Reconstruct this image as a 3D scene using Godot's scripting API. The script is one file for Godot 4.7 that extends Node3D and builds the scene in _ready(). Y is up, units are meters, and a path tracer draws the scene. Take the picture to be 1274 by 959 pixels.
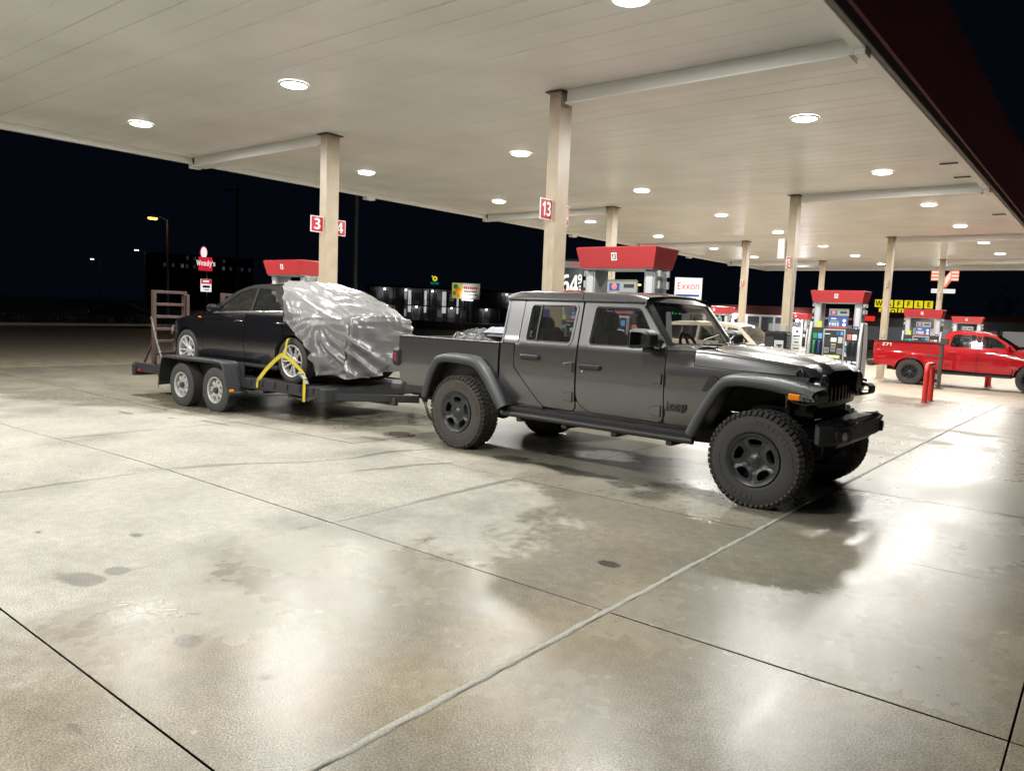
extends Node3D
# A filling station at night: a grey pickup with a car trailer under a lit canopy.
# World: -z runs along the canopy, +x is the way the pickup faces, y is up, metres.

class Mb:
	# collects triangles with explicit normals; corners are given counter-clockwise seen from outside
	var V := PackedVector3Array()
	var N := PackedVector3Array()
	var U := PackedVector2Array()
	var xf := Transform3D.IDENTITY
	var flip := false

	func at(t: Transform3D) -> Mb:
		xf = t
		flip = t.basis.determinant() < 0.0
		return self

	func t3(a: Vector3, b: Vector3, c: Vector3, na: Vector3, nb: Vector3, nc: Vector3, ua := Vector2.ZERO, ub := Vector2.ZERO, uc := Vector2.ZERO) -> void:
		if flip:
			V.append(xf * a); V.append(xf * b); V.append(xf * c)
			N.append((xf.basis * na).normalized()); N.append((xf.basis * nb).normalized()); N.append((xf.basis * nc).normalized())
			U.append(ua); U.append(ub); U.append(uc)
		else:
			V.append(xf * a); V.append(xf * c); V.append(xf * b)
			N.append((xf.basis * na).normalized()); N.append((xf.basis * nc).normalized()); N.append((xf.basis * nb).normalized())
			U.append(ua); U.append(uc); U.append(ub)

	func tri(a: Vector3, b: Vector3, c: Vector3) -> void:
		var n := (b - a).cross(c - a)
		if n.length_squared() < 1e-16:
			return
		n = n.normalized()
		t3(a, b, c, n, n, n)

	func quad(a: Vector3, b: Vector3, c: Vector3, d: Vector3) -> void:
		tri(a, b, c)
		tri(a, c, d)

	func box(c: Vector3, s: Vector3, bev := 0.0) -> Mb:
		var h := s * 0.5
		var b := minf(bev, minf(h.x, minf(h.y, h.z)) * 0.9)
		var ax := [Vector3.RIGHT, Vector3.UP, Vector3.BACK]
		for i in 3:
			var u: Vector3 = ax[(i + 1) % 3]
			var w: Vector3 = ax[(i + 2) % 3]
			var n: Vector3 = ax[i]
			var hu := h.dot(u) - b
			var hw := h.dot(w) - b
			var hn := h.dot(n)
			for s1 in [1.0, -1.0]:
				var o: Vector3 = c + n * hn * s1
				if s1 > 0:
					quad(o - u * hu - w * hw, o + u * hu - w * hw, o + u * hu + w * hw, o - u * hu + w * hw)
				else:
					quad(o - u * hu - w * hw, o - u * hu + w * hw, o + u * hu + w * hw, o + u * hu - w * hw)
			if b > 0.0:
				for s1 in [1.0, -1.0]:
					for s2 in [1.0, -1.0]:
						# edge between faces +-u and +-w, running along n
						var p1: Vector3 = c + u * (h.dot(u)) * s1 + w * hw * s2
						var p2: Vector3 = c + u * hu * s1 + w * (h.dot(w)) * s2
						var e: Vector3 = n * (hn - b)
						if s1 * s2 > 0:
							quad(p1 - e, p2 - e, p2 + e, p1 + e)
						else:
							quad(p2 - e, p1 - e, p1 + e, p2 + e)
		if b > 0.0:
			for sx in [1.0, -1.0]:
				for sy in [1.0, -1.0]:
					for sz in [1.0, -1.0]:
						var px := c + Vector3(h.x * sx, (h.y - b) * sy, (h.z - b) * sz)
						var py := c + Vector3((h.x - b) * sx, h.y * sy, (h.z - b) * sz)
						var pz := c + Vector3((h.x - b) * sx, (h.y - b) * sy, h.z * sz)
						if sx * sy * sz > 0:
							tri(px, py, pz)
						else:
							tri(px, pz, py)
		return self

	func bar(a: Vector3, b: Vector3, w: float, h: float, bev := 0.0) -> Mb:
		# a box from a to b, w wide (level) and h high
		var d := b - a
		var z := d.normalized()
		var r := (Vector3.UP if absf(z.y) < 0.95 else Vector3.RIGHT).cross(z).normalized()
		var keep := xf
		var kf := flip
		at(keep * Transform3D(Basis(r, z.cross(r), z), (a + b) * 0.5))
		box(Vector3.ZERO, Vector3(w, h, d.length()), bev)
		xf = keep
		flip = kf
		return self

	func grid(rows: Array, wrap_u := false, wrap_v := false, uvs := false) -> Mb:
		# rows of points; u runs along a row, v across rows; outside is du x dv
		var nr := rows.size()
		var nc: int = rows[0].size()
		var nn := []
		for i in nr:
			var z := PackedVector3Array()
			z.resize(nc)
			nn.append(z)
		var er := nr if wrap_v else nr - 1
		var ec := nc if wrap_u else nc - 1
		for i in er:
			var i2 := (i + 1) % nr
			for j in ec:
				var j2 := (j + 1) % nc
				var n: Vector3 = (rows[i][j2] - rows[i2][j]).cross(rows[i2][j2] - rows[i][j])
				nn[i][j] += n
				nn[i][j2] += n
				nn[i2][j] += n
				nn[i2][j2] += n
		for i in er:
			var i2 := (i + 1) % nr
			for j in ec:
				var j2 := (j + 1) % nc
				var a: Vector3 = rows[i][j]
				var b: Vector3 = rows[i][j2]
				var c: Vector3 = rows[i2][j2]
				var d: Vector3 = rows[i2][j]
				var ua := Vector2(float(j) / ec, float(i) / er)
				var ub := Vector2(float(j + 1) / ec, float(i) / er)
				var uc := Vector2(float(j + 1) / ec, float(i + 1) / er)
				var ud := Vector2(float(j) / ec, float(i + 1) / er)
				if (b - a).cross(c - a).length_squared() > 1e-18:
					t3(a, b, c, nn[i][j], nn[i][j2], nn[i2][j2], ua, ub, uc)
				if (c - a).cross(d - a).length_squared() > 1e-18:
					t3(a, c, d, nn[i][j], nn[i2][j2], nn[i2][j], ua, uc, ud)
		return self

	func lathe(prof: Array, n := 32, from := 0.0, to := TAU) -> Mb:
		# prof: Vector2(radius, height along z); outside is to the right of the run; repeat a point for a sharp edge
		var rows := []
		var full := absf(to - from - TAU) < 1e-4
		var cnt := n if full else n + 1
		for p in prof:
			var row := PackedVector3Array()
			for k in cnt:
				var a := from + (to - from) * k / n
				row.append(Vector3(cos(a) * p.x, sin(a) * p.x, p.y))
			rows.append(row)
		return grid(rows, full)

	func tube(path: Array, r: float, n := 8, closed := false, caps := true) -> Mb:
		var rows := []
		var cnt := path.size()
		var up := Vector3.UP
		var last := Vector3.ZERO
		for i in cnt:
			var a: Vector3 = path[(i - 1 + cnt) % cnt] if closed or i > 0 else path[i]
			var b: Vector3 = path[(i + 1) % cnt] if closed or i < cnt - 1 else path[i]
			var z := (b - a).normalized()
			if i == 0:
				up = Vector3.UP if absf(z.y) < 0.9 else Vector3.RIGHT
			else:
				up = last
			var x := (up - z * up.dot(z)).normalized()
			last = x
			var y := z.cross(x)
			var row := PackedVector3Array()
			for k in n:
				var t := TAU * k / n
				row.append(path[i] + (x * cos(t) + y * sin(t)) * r)
			rows.append(row)
		grid(rows, true, closed)
		if caps and not closed:
			for e in [0, cnt - 1]:
				for k in n:
					if e == 0:
						tri(path[0], rows[0][(k + 1) % n], rows[0][k])
					else:
						tri(path[cnt - 1], rows[cnt - 1][k], rows[cnt - 1][(k + 1) % n])
		return self

	func cyl(a: Vector3, b: Vector3, r: float, n := 16) -> Mb:
		return tube([a, b], r, n)

	func ext(poly: PackedVector2Array, z0: float, z1: float, bev := 0.0) -> Mb:
		# polygon in x, y pushed from z0 to z1 (z1 > z0), edges cut by bev
		if Geometry2D.is_polygon_clockwise(poly):
			poly = poly.duplicate()
			poly.reverse()
		var inn := poly
		if bev > 0.0:
			inn = PackedVector2Array()
			var m := poly.size()
			for i in m:
				var e1 := (poly[i] - poly[(i - 1 + m) % m]).normalized()
				var e2 := (poly[(i + 1) % m] - poly[i]).normalized()
				var n1 := Vector2(-e1.y, e1.x)
				var n2 := Vector2(-e2.y, e2.x)
				var k := (n1 + n2)
				inn.append(poly[i] + k * (bev / maxf(0.35, 1.0 + n1.dot(n2))))
		var ids := Geometry2D.triangulate_polygon(inn)
		for i in range(0, ids.size(), 3):
			var a := inn[ids[i]]
			var b := inn[ids[i + 1]]
			var c := inn[ids[i + 2]]
			if (b - a).cross(c - a) < 0:
				var t := b
				b = c
				c = t
			tri(Vector3(a.x, a.y, z1), Vector3(b.x, b.y, z1), Vector3(c.x, c.y, z1))
			tri(Vector3(a.x, a.y, z0), Vector3(c.x, c.y, z0), Vector3(b.x, b.y, z0))
		var cnt := poly.size()
		for i in cnt:
			var j := (i + 1) % cnt
			var p := poly[i]
			var q := poly[j]
			var pi_ := inn[i]
			var qi := inn[j]
			quad(Vector3(p.x, p.y, z0 + bev), Vector3(q.x, q.y, z0 + bev), Vector3(q.x, q.y, z1 - bev), Vector3(p.x, p.y, z1 - bev))
			if bev > 0.0:
				quad(Vector3(p.x, p.y, z1 - bev), Vector3(q.x, q.y, z1 - bev), Vector3(qi.x, qi.y, z1), Vector3(pi_.x, pi_.y, z1))
				quad(Vector3(pi_.x, pi_.y, z0), Vector3(qi.x, qi.y, z0), Vector3(q.x, q.y, z0 + bev), Vector3(p.x, p.y, z0 + bev))
		return self

	func skin(poly: PackedVector2Array, f: Callable, cell := 0.1, thick := 0.0, holes: Array = []) -> Mb:
		# the surface f(u, v) over a polygon less its holes, cut into cells; normals come from f; thick folds the rims inwards
		var r := Rect2(poly[0], Vector2.ZERO)
		for p in poly:
			r = r.expand(p)
		var nx := maxi(1, int(ceil(r.size.x / cell)))
		var ny := maxi(1, int(ceil(r.size.y / cell)))
		var dx := r.size.x / nx
		var dy := r.size.y / ny
		for i in nx:
			for j in ny:
				var o := r.position + Vector2(dx * i, dy * j)
				var c := PackedVector2Array([o, o + Vector2(dx, 0), o + Vector2(dx, dy), o + Vector2(0, dy)])
				var parts: Array = Geometry2D.intersect_polygons(c, poly)
				for hole in holes:
					var nxt := []
					for q in parts:
						nxt.append_array(Geometry2D.clip_polygons(q, hole))
					parts = nxt
				for q in parts:
					var ids := Geometry2D.triangulate_polygon(q)
					for k in range(0, ids.size(), 3):
						var a: Vector2 = q[ids[k]]
						var b: Vector2 = q[ids[k + 1]]
						var d: Vector2 = q[ids[k + 2]]
						if (b - a).cross(d - a) < 0:
							var t := b
							b = d
							d = t
						t3(f.call(a), f.call(b), f.call(d), nrm(f, a), nrm(f, b), nrm(f, d), a, b, d)
		if thick > 0.0:
			var all := [poly]
			all.append_array(holes)
			for h in all.size():
				var pl: PackedVector2Array = all[h]
				var cw := Geometry2D.is_polygon_clockwise(pl)
				var m := pl.size()
				for i in m:
					var a := pl[i]
					var b := pl[(i + 1) % m]
					if cw != (h > 0):
						var t := a
						a = b
						b = t
					var cnt := maxi(1, int(ceil(a.distance_to(b) / cell)))
					for k in cnt:
						var p := a.lerp(b, float(k) / cnt)
						var q := a.lerp(b, float(k + 1) / cnt)
						var P: Vector3 = f.call(p)
						var Q: Vector3 = f.call(q)
						quad(P - nrm(f, p) * thick, Q - nrm(f, q) * thick, Q, P)
		return self

	func nrm(f: Callable, p: Vector2) -> Vector3:
		var e := 0.004
		var du: Vector3 = f.call(p + Vector2(e, 0)) - f.call(p - Vector2(e, 0))
		var dv: Vector3 = f.call(p + Vector2(0, e)) - f.call(p - Vector2(0, e))
		return du.cross(dv).normalized()

	func mesh() -> ArrayMesh:
		var arr := []
		arr.resize(Mesh.ARRAY_MAX)
		arr[Mesh.ARRAY_VERTEX] = V
		arr[Mesh.ARRAY_NORMAL] = N
		arr[Mesh.ARRAY_TEX_UV] = U
		var m := ArrayMesh.new()
		if V.size():
			m.add_surface_from_arrays(Mesh.PRIMITIVE_TRIANGLES, arr)
		return m

# ---------------------------------------------------------------- helpers
var M := {}
var taken := {}
var rng := RandomNumberGenerator.new()

func numbered(called: String) -> String:
	var n: int = taken.get(called, 0)
	taken[called] = n + 1
	return called if n == 0 else "%s_%03d" % [called, n]

func thing(called: String, label: String, category: String, where := Vector3.ZERO, turn := 0.0, group := "") -> Node3D:
	var o := Node3D.new()
	o.name = numbered(called)
	add_child(o)
	o.position = where
	o.rotation.y = turn
	tag(o, label, category, group)
	return o

func tag(o: Node3D, label: String, category: String, group := "", kind := "") -> Node3D:
	if label:
		o.set_meta("label", label)
	if category:
		o.set_meta("category", category)
	if group:
		o.set_meta("group", group)
	if kind:
		o.set_meta("kind", kind)
	return o

func put(called: String, m, material: Material, parent: Node = self, where := Vector3.ZERO) -> MeshInstance3D:
	var o := MeshInstance3D.new()
	o.name = numbered(called) if parent == self else called
	o.mesh = m.mesh() if m is Mb else m
	o.material_override = material
	o.position = where
	parent.add_child(o, true)
	return o

func struct(called: String, m, material: Material) -> MeshInstance3D:
	var o := put(called, m, material)
	o.set_meta("kind", "structure")
	return o

func copy(o: Node3D, where: Vector3, turn: float, label: String) -> Node3D:
	var c: Node3D = o.duplicate()
	c.name = numbered(String(o.name).get_slice("_0", 0))
	add_child(c)
	c.position = where
	c.rotation.y = turn
	c.set_meta("label", label)
	return c

func lin(r: float, g: float, b: float) -> Color:
	return Color(r, g, b).linear_to_srgb()

func mat(called: String, c: Color, rough := 0.6, metal := 0.0, spec := 0.5) -> StandardMaterial3D:
	# c holds linear base colours
	var m := StandardMaterial3D.new()
	m.resource_name = called
	m.albedo_color = Color(c.r, c.g, c.b).linear_to_srgb()
	m.roughness = rough
	m.metallic = metal
	m.metallic_specular = spec
	M[called] = m
	return m

func glow(called: String, c: Color, e: float) -> StandardMaterial3D:
	var m := mat(called, Color(c.r * 0.5, c.g * 0.5, c.b * 0.5), 0.5)
	m.emission_enabled = true
	m.emission = Color(c.r, c.g, c.b).linear_to_srgb()
	m.emission_energy_multiplier = e
	return m

func glass(called: String, c: Color, a: float, rough := 0.03) -> StandardMaterial3D:
	var m := mat(called, c, rough)
	m.transparency = BaseMaterial3D.TRANSPARENCY_ALPHA
	m.albedo_color.a = a
	return m

func noise_tex(sd: int, freq: float, lo: Color, hi: Color, size := 512, oct := 4, normal := 0.0, ramp_at := PackedFloat32Array([0.0, 1.0])) -> NoiseTexture2D:
	var n := FastNoiseLite.new()
	n.seed = sd
	n.noise_type = FastNoiseLite.TYPE_SIMPLEX_SMOOTH
	n.frequency = freq
	n.fractal_octaves = oct
	var t := NoiseTexture2D.new()
	t.width = size
	t.height = size
	t.seamless = true
	t.noise = n
	if normal > 0.0:
		t.as_normal_map = true
		t.bump_strength = normal
	else:
		var g := Gradient.new()
		g.offsets = ramp_at
		g.colors = PackedColorArray([lo.linear_to_srgb(), hi.linear_to_srgb()])
		t.color_ramp = g
	return t

func tri_map(m: StandardMaterial3D, scale: float, albedo: Texture2D = null, normal: Texture2D = null, nscale := 0.5, world := false) -> void:
	m.uv1_triplanar = true
	m.uv1_world_triplanar = world
	m.uv1_scale = Vector3.ONE * scale
	if albedo:
		m.albedo_texture = albedo
	if normal:
		m.normal_enabled = true
		m.normal_texture = normal
		m.normal_scale = nscale

func pv(a: Array) -> PackedVector2Array:
	var p := PackedVector2Array()
	for i in range(0, a.size(), 2):
		p.append(Vector2(a[i], a[i + 1]))
	return p

func rnd(p: PackedVector2Array, r: float, seg := 3) -> PackedVector2Array:
	# the polygon with its corners rounded, made counter-clockwise
	if Geometry2D.is_polygon_clockwise(p):
		p = p.duplicate()
		p.reverse()
	var o := PackedVector2Array()
	var m := p.size()
	for i in m:
		var a := p[(i - 1 + m) % m]
		var b := p[i]
		var c := p[(i + 1) % m]
		var k := minf(r, 0.45 * minf(a.distance_to(b), b.distance_to(c)))
		var s := b + (a - b).normalized() * k
		var e := b + (c - b).normalized() * k
		for j in seg + 1:
			var t := float(j) / seg
			o.append(s.lerp(b, t).lerp(b.lerp(e, t), t))
	return o

func shrink(p: PackedVector2Array, d: float) -> PackedVector2Array:
	var o := Geometry2D.offset_polygon(p, -d)
	return o[0] if o.size() else p

func smooth_path(pts: Array, per := 4) -> Array:
	# Catmull-Rom through points of any vector kind
	var o := []
	var n := pts.size()
	for i in n - 1:
		var p0 = pts[maxi(i - 1, 0)]
		var p1 = pts[i]
		var p2 = pts[i + 1]
		var p3 = pts[mini(i + 2, n - 1)]
		for k in per:
			var t := float(k) / per
			o.append(0.5 * (2.0 * p1 + (p2 - p0) * t + (2.0 * p0 - 5.0 * p1 + 4.0 * p2 - p3) * t * t + (3.0 * p1 - p0 - 3.0 * p2 + p3) * t * t * t))
	o.append(pts[n - 1])
	return o

func rings(a: Vector3, b: Vector3, c: Vector3) -> Transform3D:
	return Transform3D(Basis(a, b, c), Vector3.ZERO)

func words(parent: Node, called: String, text: String, size: float, where: Vector3, material: Material, turn := 0.0, depth := 0.01, serif := false, squeeze := 1.0, bold := true) -> MeshInstance3D:
	# lettering of a given cap height, centred, facing +z before it is turned
	var f := SystemFont.new()
	f.font_names = PackedStringArray(["Droid Serif" if serif else "Droid Sans"])
	f.font_weight = 700 if bold else 400
	var t := TextMesh.new()
	t.text = text
	t.font = f
	t.font_size = 64
	t.pixel_size = size / 46.0
	t.depth = depth
	t.curve_step = 2.0
	var o := put(called, t, material, parent, where)
	o.rotation.y = turn
	o.scale = Vector3(squeeze, 1, 1)
	return o

func sstep(a: float, b: float, x: float) -> float:
	var t := clampf((x - a) / (b - a), 0.0, 1.0)
	return t * t * (3.0 - 2.0 * t)

func ground_y(x: float, z: float) -> float:
	# the lot falls away gently along the canopy and towards the trailer
	var d := 0.0
	var k := [[-9.0, 0.0], [-14.0, -0.035], [-19.5, -0.11], [-25.0, -0.2], [-30.0, -0.28], [-36.0, -0.325], [-42.0, -0.34], [-48.0, -0.34]]
	for i in k.size() - 1:
		if z <= k[i][0] and z > k[i + 1][0]:
			d = lerpf(k[i][1], k[i + 1][1], (k[i][0] - z) / (k[i][0] - k[i + 1][0]))
	if z <= -48.0:
		d = -0.34
	return d - 0.1 * sstep(-6.6, -11.6, x) - 0.03 * sstep(-12.0, -30.0, x)

# ---------------------------------------------------------------- the scene
const DECK := 4.77
const LAMP_X := [-4.16, -9.82, -14.56]
const LAMP_Z := [3.45, -1.75, -6.91, -12.32, -17.34, -22.27, -27.2, -32.45, -37.28, -42.18]  # rows over and behind the camera are unseen, lighting near ground and pickup
const COL_Z := [-9.3, -19.62, -29.95, -40.05]
const LAMP_POWER := 31.0

func _ready() -> void:
	rng.seed = 77
	var cam := Camera3D.new()
	cam.name = "camera"
	cam.fov = 53.89
	cam.near = 0.1
	cam.far = 900.0
	cam.transform = Transform3D(Basis(Vector3.UP, 0.6718) * Basis(Vector3.RIGHT, -0.0968) * Basis(Vector3.BACK, 0.0405), Vector3(0, 1.57, 0))
	add_child(cam)
	cam.current = true
	var env := Environment.new()
	env.background_mode = Environment.BG_SKY
	var sky_mat := ProceduralSkyMaterial.new()
	sky_mat.sky_top_color = lin(0.0014, 0.002, 0.0042)
	sky_mat.sky_horizon_color = lin(0.0014, 0.002, 0.0042)
	sky_mat.sky_curve = 0.2
	sky_mat.ground_bottom_color = lin(0.001, 0.001, 0.0015)
	sky_mat.ground_horizon_color = lin(0.0014, 0.002, 0.0042)
	var sky := Sky.new()
	sky.sky_material = sky_mat
	env.sky = sky
	env.tonemap_mode = Environment.TONE_MAPPER_LINEAR
	env.tonemap_exposure = 1.0
	env.sdfgi_enabled = true
	env.ssao_enabled = true
	env.ssil_enabled = true
	var we := WorldEnvironment.new()
	we.name = "environment"
	we.environment = env
	add_child(we)

	make_materials()
	make_ground()
	make_canopy()
	make_columns()
	make_dispensers()
	make_pickup()
	make_trailer()
	make_towed_car()
	make_red_truck()
	make_tan_suv()
	make_forecourt_bits()
	make_background()

func make_materials() -> void:
	var grain := noise_tex(5, 0.06, Color(0.82, 0.82, 0.82), Color(1, 1, 1), 512, 5)
	var fine := noise_tex(6, 0.09, Color.BLACK, Color.WHITE, 512, 4, 3.0)
	var mottle := noise_tex(7, 0.012, Color(0.72, 0.72, 0.72), Color(1, 1, 1), 512, 6)
	var m: StandardMaterial3D
	m = mat("deck_white", Color(0.84, 0.84, 0.82), 0.33)
	tri_map(m, 0.09, mottle_soft(), null, 0.0, true)
	mat("trim_white", Color(0.74, 0.74, 0.71), 0.4)
	m = mat("column_tan", Color(0.44, 0.36, 0.26), 0.42)
	tri_map(m, 0.5, mottle_soft(), null, 0.0, true)
	mat("fascia_maroon", Color(0.17, 0.04, 0.055), 0.5)
	mat("gutter_dark", Color(0.06, 0.055, 0.05), 0.5)
	mat("red_panel", Color(0.4, 0.035, 0.04), 0.35)
	mat("sign_red", Color(0.42, 0.015, 0.03), 0.4)
	mat("white_paint", Color(0.8, 0.8, 0.78), 0.4)
	mat("black_ink", Color(0.02, 0.02, 0.02), 0.5)
	m = mat("steel_grey", Color(0.42, 0.43, 0.44), 0.32, 0.6)
	mat("panel_grey", Color(0.45, 0.46, 0.47), 0.4)
	mat("bezel_silver", Color(0.55, 0.55, 0.55), 0.3, 0.5)
	mat("dark_plastic", Color(0.022, 0.022, 0.024), 0.45)
	mat("cream", Color(0.62, 0.6, 0.52), 0.5)
	mat("blue_ink", Color(0.03, 0.06, 0.25), 0.4)
	mat("green_ink", Color(0.02, 0.28, 0.1), 0.4)
	mat("yellow_green", Color(0.5, 0.55, 0.06), 0.4)
	mat("cyan_ink", Color(0.1, 0.35, 0.65), 0.4)
	mat("pink_ink", Color(0.65, 0.18, 0.18), 0.4)
	glow("screen_blue", Color(0.05, 0.09, 0.25), 0.7)
	glow("screen_white", Color(0.75, 0.85, 0.9), 0.7)
	glow("screen_red", Color(0.7, 0.08, 0.03), 0.6)
	glow("screen_grey", Color(0.35, 0.38, 0.36), 0.4)
	glow("lamp_lens", Color(1.0, 0.96, 0.88), 14.0)
	# grey pickup
	m = mat("pickup_paint", Color(0.138, 0.137, 0.142), 0.28, 0.85)
	m.clearcoat_enabled = true
	m.clearcoat = 1.0
	m.clearcoat_roughness = 0.02
	m = mat("moulded_black", Color(0.036, 0.038, 0.042), 0.5)
	tri_map(m, 6.0, null, fine, 0.35)
	m = mat("satin_black", Color(0.022, 0.022, 0.024), 0.38)
	m = mat("gloss_black", Color(0.018, 0.018, 0.02), 0.2)
	m = mat("tyre", Color(0.042, 0.041, 0.04), 0.8)
	tri_map(m, 3.0, null, fine, 0.4)
	m = mat("tyre_muddy", Color(0.07, 0.062, 0.054), 0.9)
	tri_map(m, 2.5, mottle, fine, 0.5)
	m = mat("underbody", Color(0.02, 0.02, 0.02), 0.75)
	mat("interior_black", Color(0.012, 0.012, 0.013), 0.8)
	mat("rim_black", Color(0.03, 0.031, 0.034), 0.32)
	mat("rim_silver", Color(0.62, 0.62, 0.62), 0.35, 0.35)
	m = mat("rim_steel", Color(0.5, 0.5, 0.49), 0.45, 0.35)
	tri_map(m, 3.0, mottle)
	glass("clear_glass", Color(0.012, 0.015, 0.015), 0.3)
	glass("tinted_glass", Color(0.01, 0.011, 0.012), 0.5)
	glass("lens_clear", Color(0.8, 0.8, 0.8), 0.35, 0.1)
	mat("amber_lens", Color(0.75, 0.22, 0.01), 0.2)
	m = glow("tail_lens", Color(0.5, 0.01, 0.02), 0.25)
	mat("mirror_glass", Color(0.75, 0.75, 0.75), 0.05, 1.0)
	mat("chrome", Color(0.7, 0.7, 0.7), 0.15, 1.0)
	# trailer and its load
	m = mat("trailer_black", Color(0.025, 0.026, 0.029), 0.4)
	tri_map(m, 2.0, null, fine, 0.25)
	m = mat("ramp_brown", Color(0.075, 0.043, 0.034), 0.7)
	tri_map(m, 1.5, mottle)
	m = mat("plank_dark", Color(0.06, 0.05, 0.042), 0.75)
	tri_map(m, 1.2, mottle)
	m = mat("car_black", Color(0.007, 0.0075, 0.0095), 0.25)
	m.clearcoat_enabled = true
	m.clearcoat = 1.0
	m.clearcoat_roughness = 0.06
	tri_map(m, 9.0, null, noise_tex(31, 0.12, Color.BLACK, Color.WHITE, 512, 3, 2.0), 0.12)
	m = mat("plastic_sheet", Color(0.21, 0.21, 0.215), 0.3, 0.25, 0.6)
	tri_map(m, 0.9, mottle_soft(), noise_tex(32, 0.03, Color.BLACK, Color.WHITE, 512, 4, 4.0), 0.14)
	m = mat("strap_yellow", Color(0.62, 0.5, 0.03), 0.6)
	tri_map(m, 12.0, grain)
	mat("galvanised", Color(0.4, 0.4, 0.4), 0.45, 0.8)
	# other vehicles
	m = mat("truck_red", Color(0.4, 0.003, 0.008), 0.4, 0.0, 0.2)
	m.clearcoat_enabled = true
	m.clearcoat = 1.0
	m.clearcoat_roughness = 0.04
	m = mat("suv_tan", Color(0.33, 0.27, 0.19), 0.4, 0.0)
	m.clearcoat_enabled = true
	m.clearcoat = 1.0
	mat("bollard_red", Color(0.5, 0.02, 0.02), 0.35)
	m = mat("rust_steel", Color(0.07, 0.05, 0.04), 0.7)
	tri_map(m, 2.0, mottle)
	m = mat("cloth_white", Color(0.28, 0.28, 0.31), 0.9)
	mat("cord_grey", Color(0.16, 0.16, 0.16), 0.8)
	m = mat("cargo_tarp", Color(0.03, 0.03, 0.032), 0.45)
	tri_map(m, 2.0, null, noise_tex(41, 0.04, Color.BLACK, Color.WHITE, 512, 4, 8.0), 0.8)

func mottle_soft() -> NoiseTexture2D:
	if not M.has("_soft"):
		M["_soft"] = noise_tex(8, 0.01, Color(0.83, 0.83, 0.82), Color(1, 1, 1), 512, 6)
	return M["_soft"]

# ---------------------------------------------------------------- ground
const GX0 := -20.0
const GZ0 := -21.0
const GSIZE := 24.0

var near_color: Image
var near_rough: Image
var near_normal: Texture2D
var near_grain: Texture2D

func near_material(x0: float, x1: float, z0: float, z1: float) -> StandardMaterial3D:
	# the same map cut out for one slab close to the camera, so that the grain of the concrete is resolved
	var n := near_color.get_width()
	var r := Rect2i(int((x0 - GX0) / GSIZE * n), int((z0 - GZ0) / GSIZE * n), int((x1 - x0) / GSIZE * n), int((z1 - z0) / GSIZE * n))
	var c := near_color.get_region(r)
	c.resize(512, 512, Image.INTERPOLATE_CUBIC)
	var q := near_rough.get_region(r)
	q.resize(512, 512, Image.INTERPOLATE_CUBIC)
	var m := mat("pavement_near", Color(1, 1, 1), 0.78)
	m.albedo_texture = ImageTexture.create_from_image(c)
	m.roughness_texture = ImageTexture.create_from_image(q)
	m.metallic_specular = 0.35
	m.normal_enabled = true
	m.normal_texture = near_normal
	m.normal_scale = 0.34
	m.detail_enabled = true
	m.detail_blend_mode = BaseMaterial3D.BLEND_MODE_MUL
	m.detail_uv_layer = BaseMaterial3D.DETAIL_UV_2
	m.detail_albedo = near_grain
	m.uv2_scale = Vector3.ONE * 0.62
	return m

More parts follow.
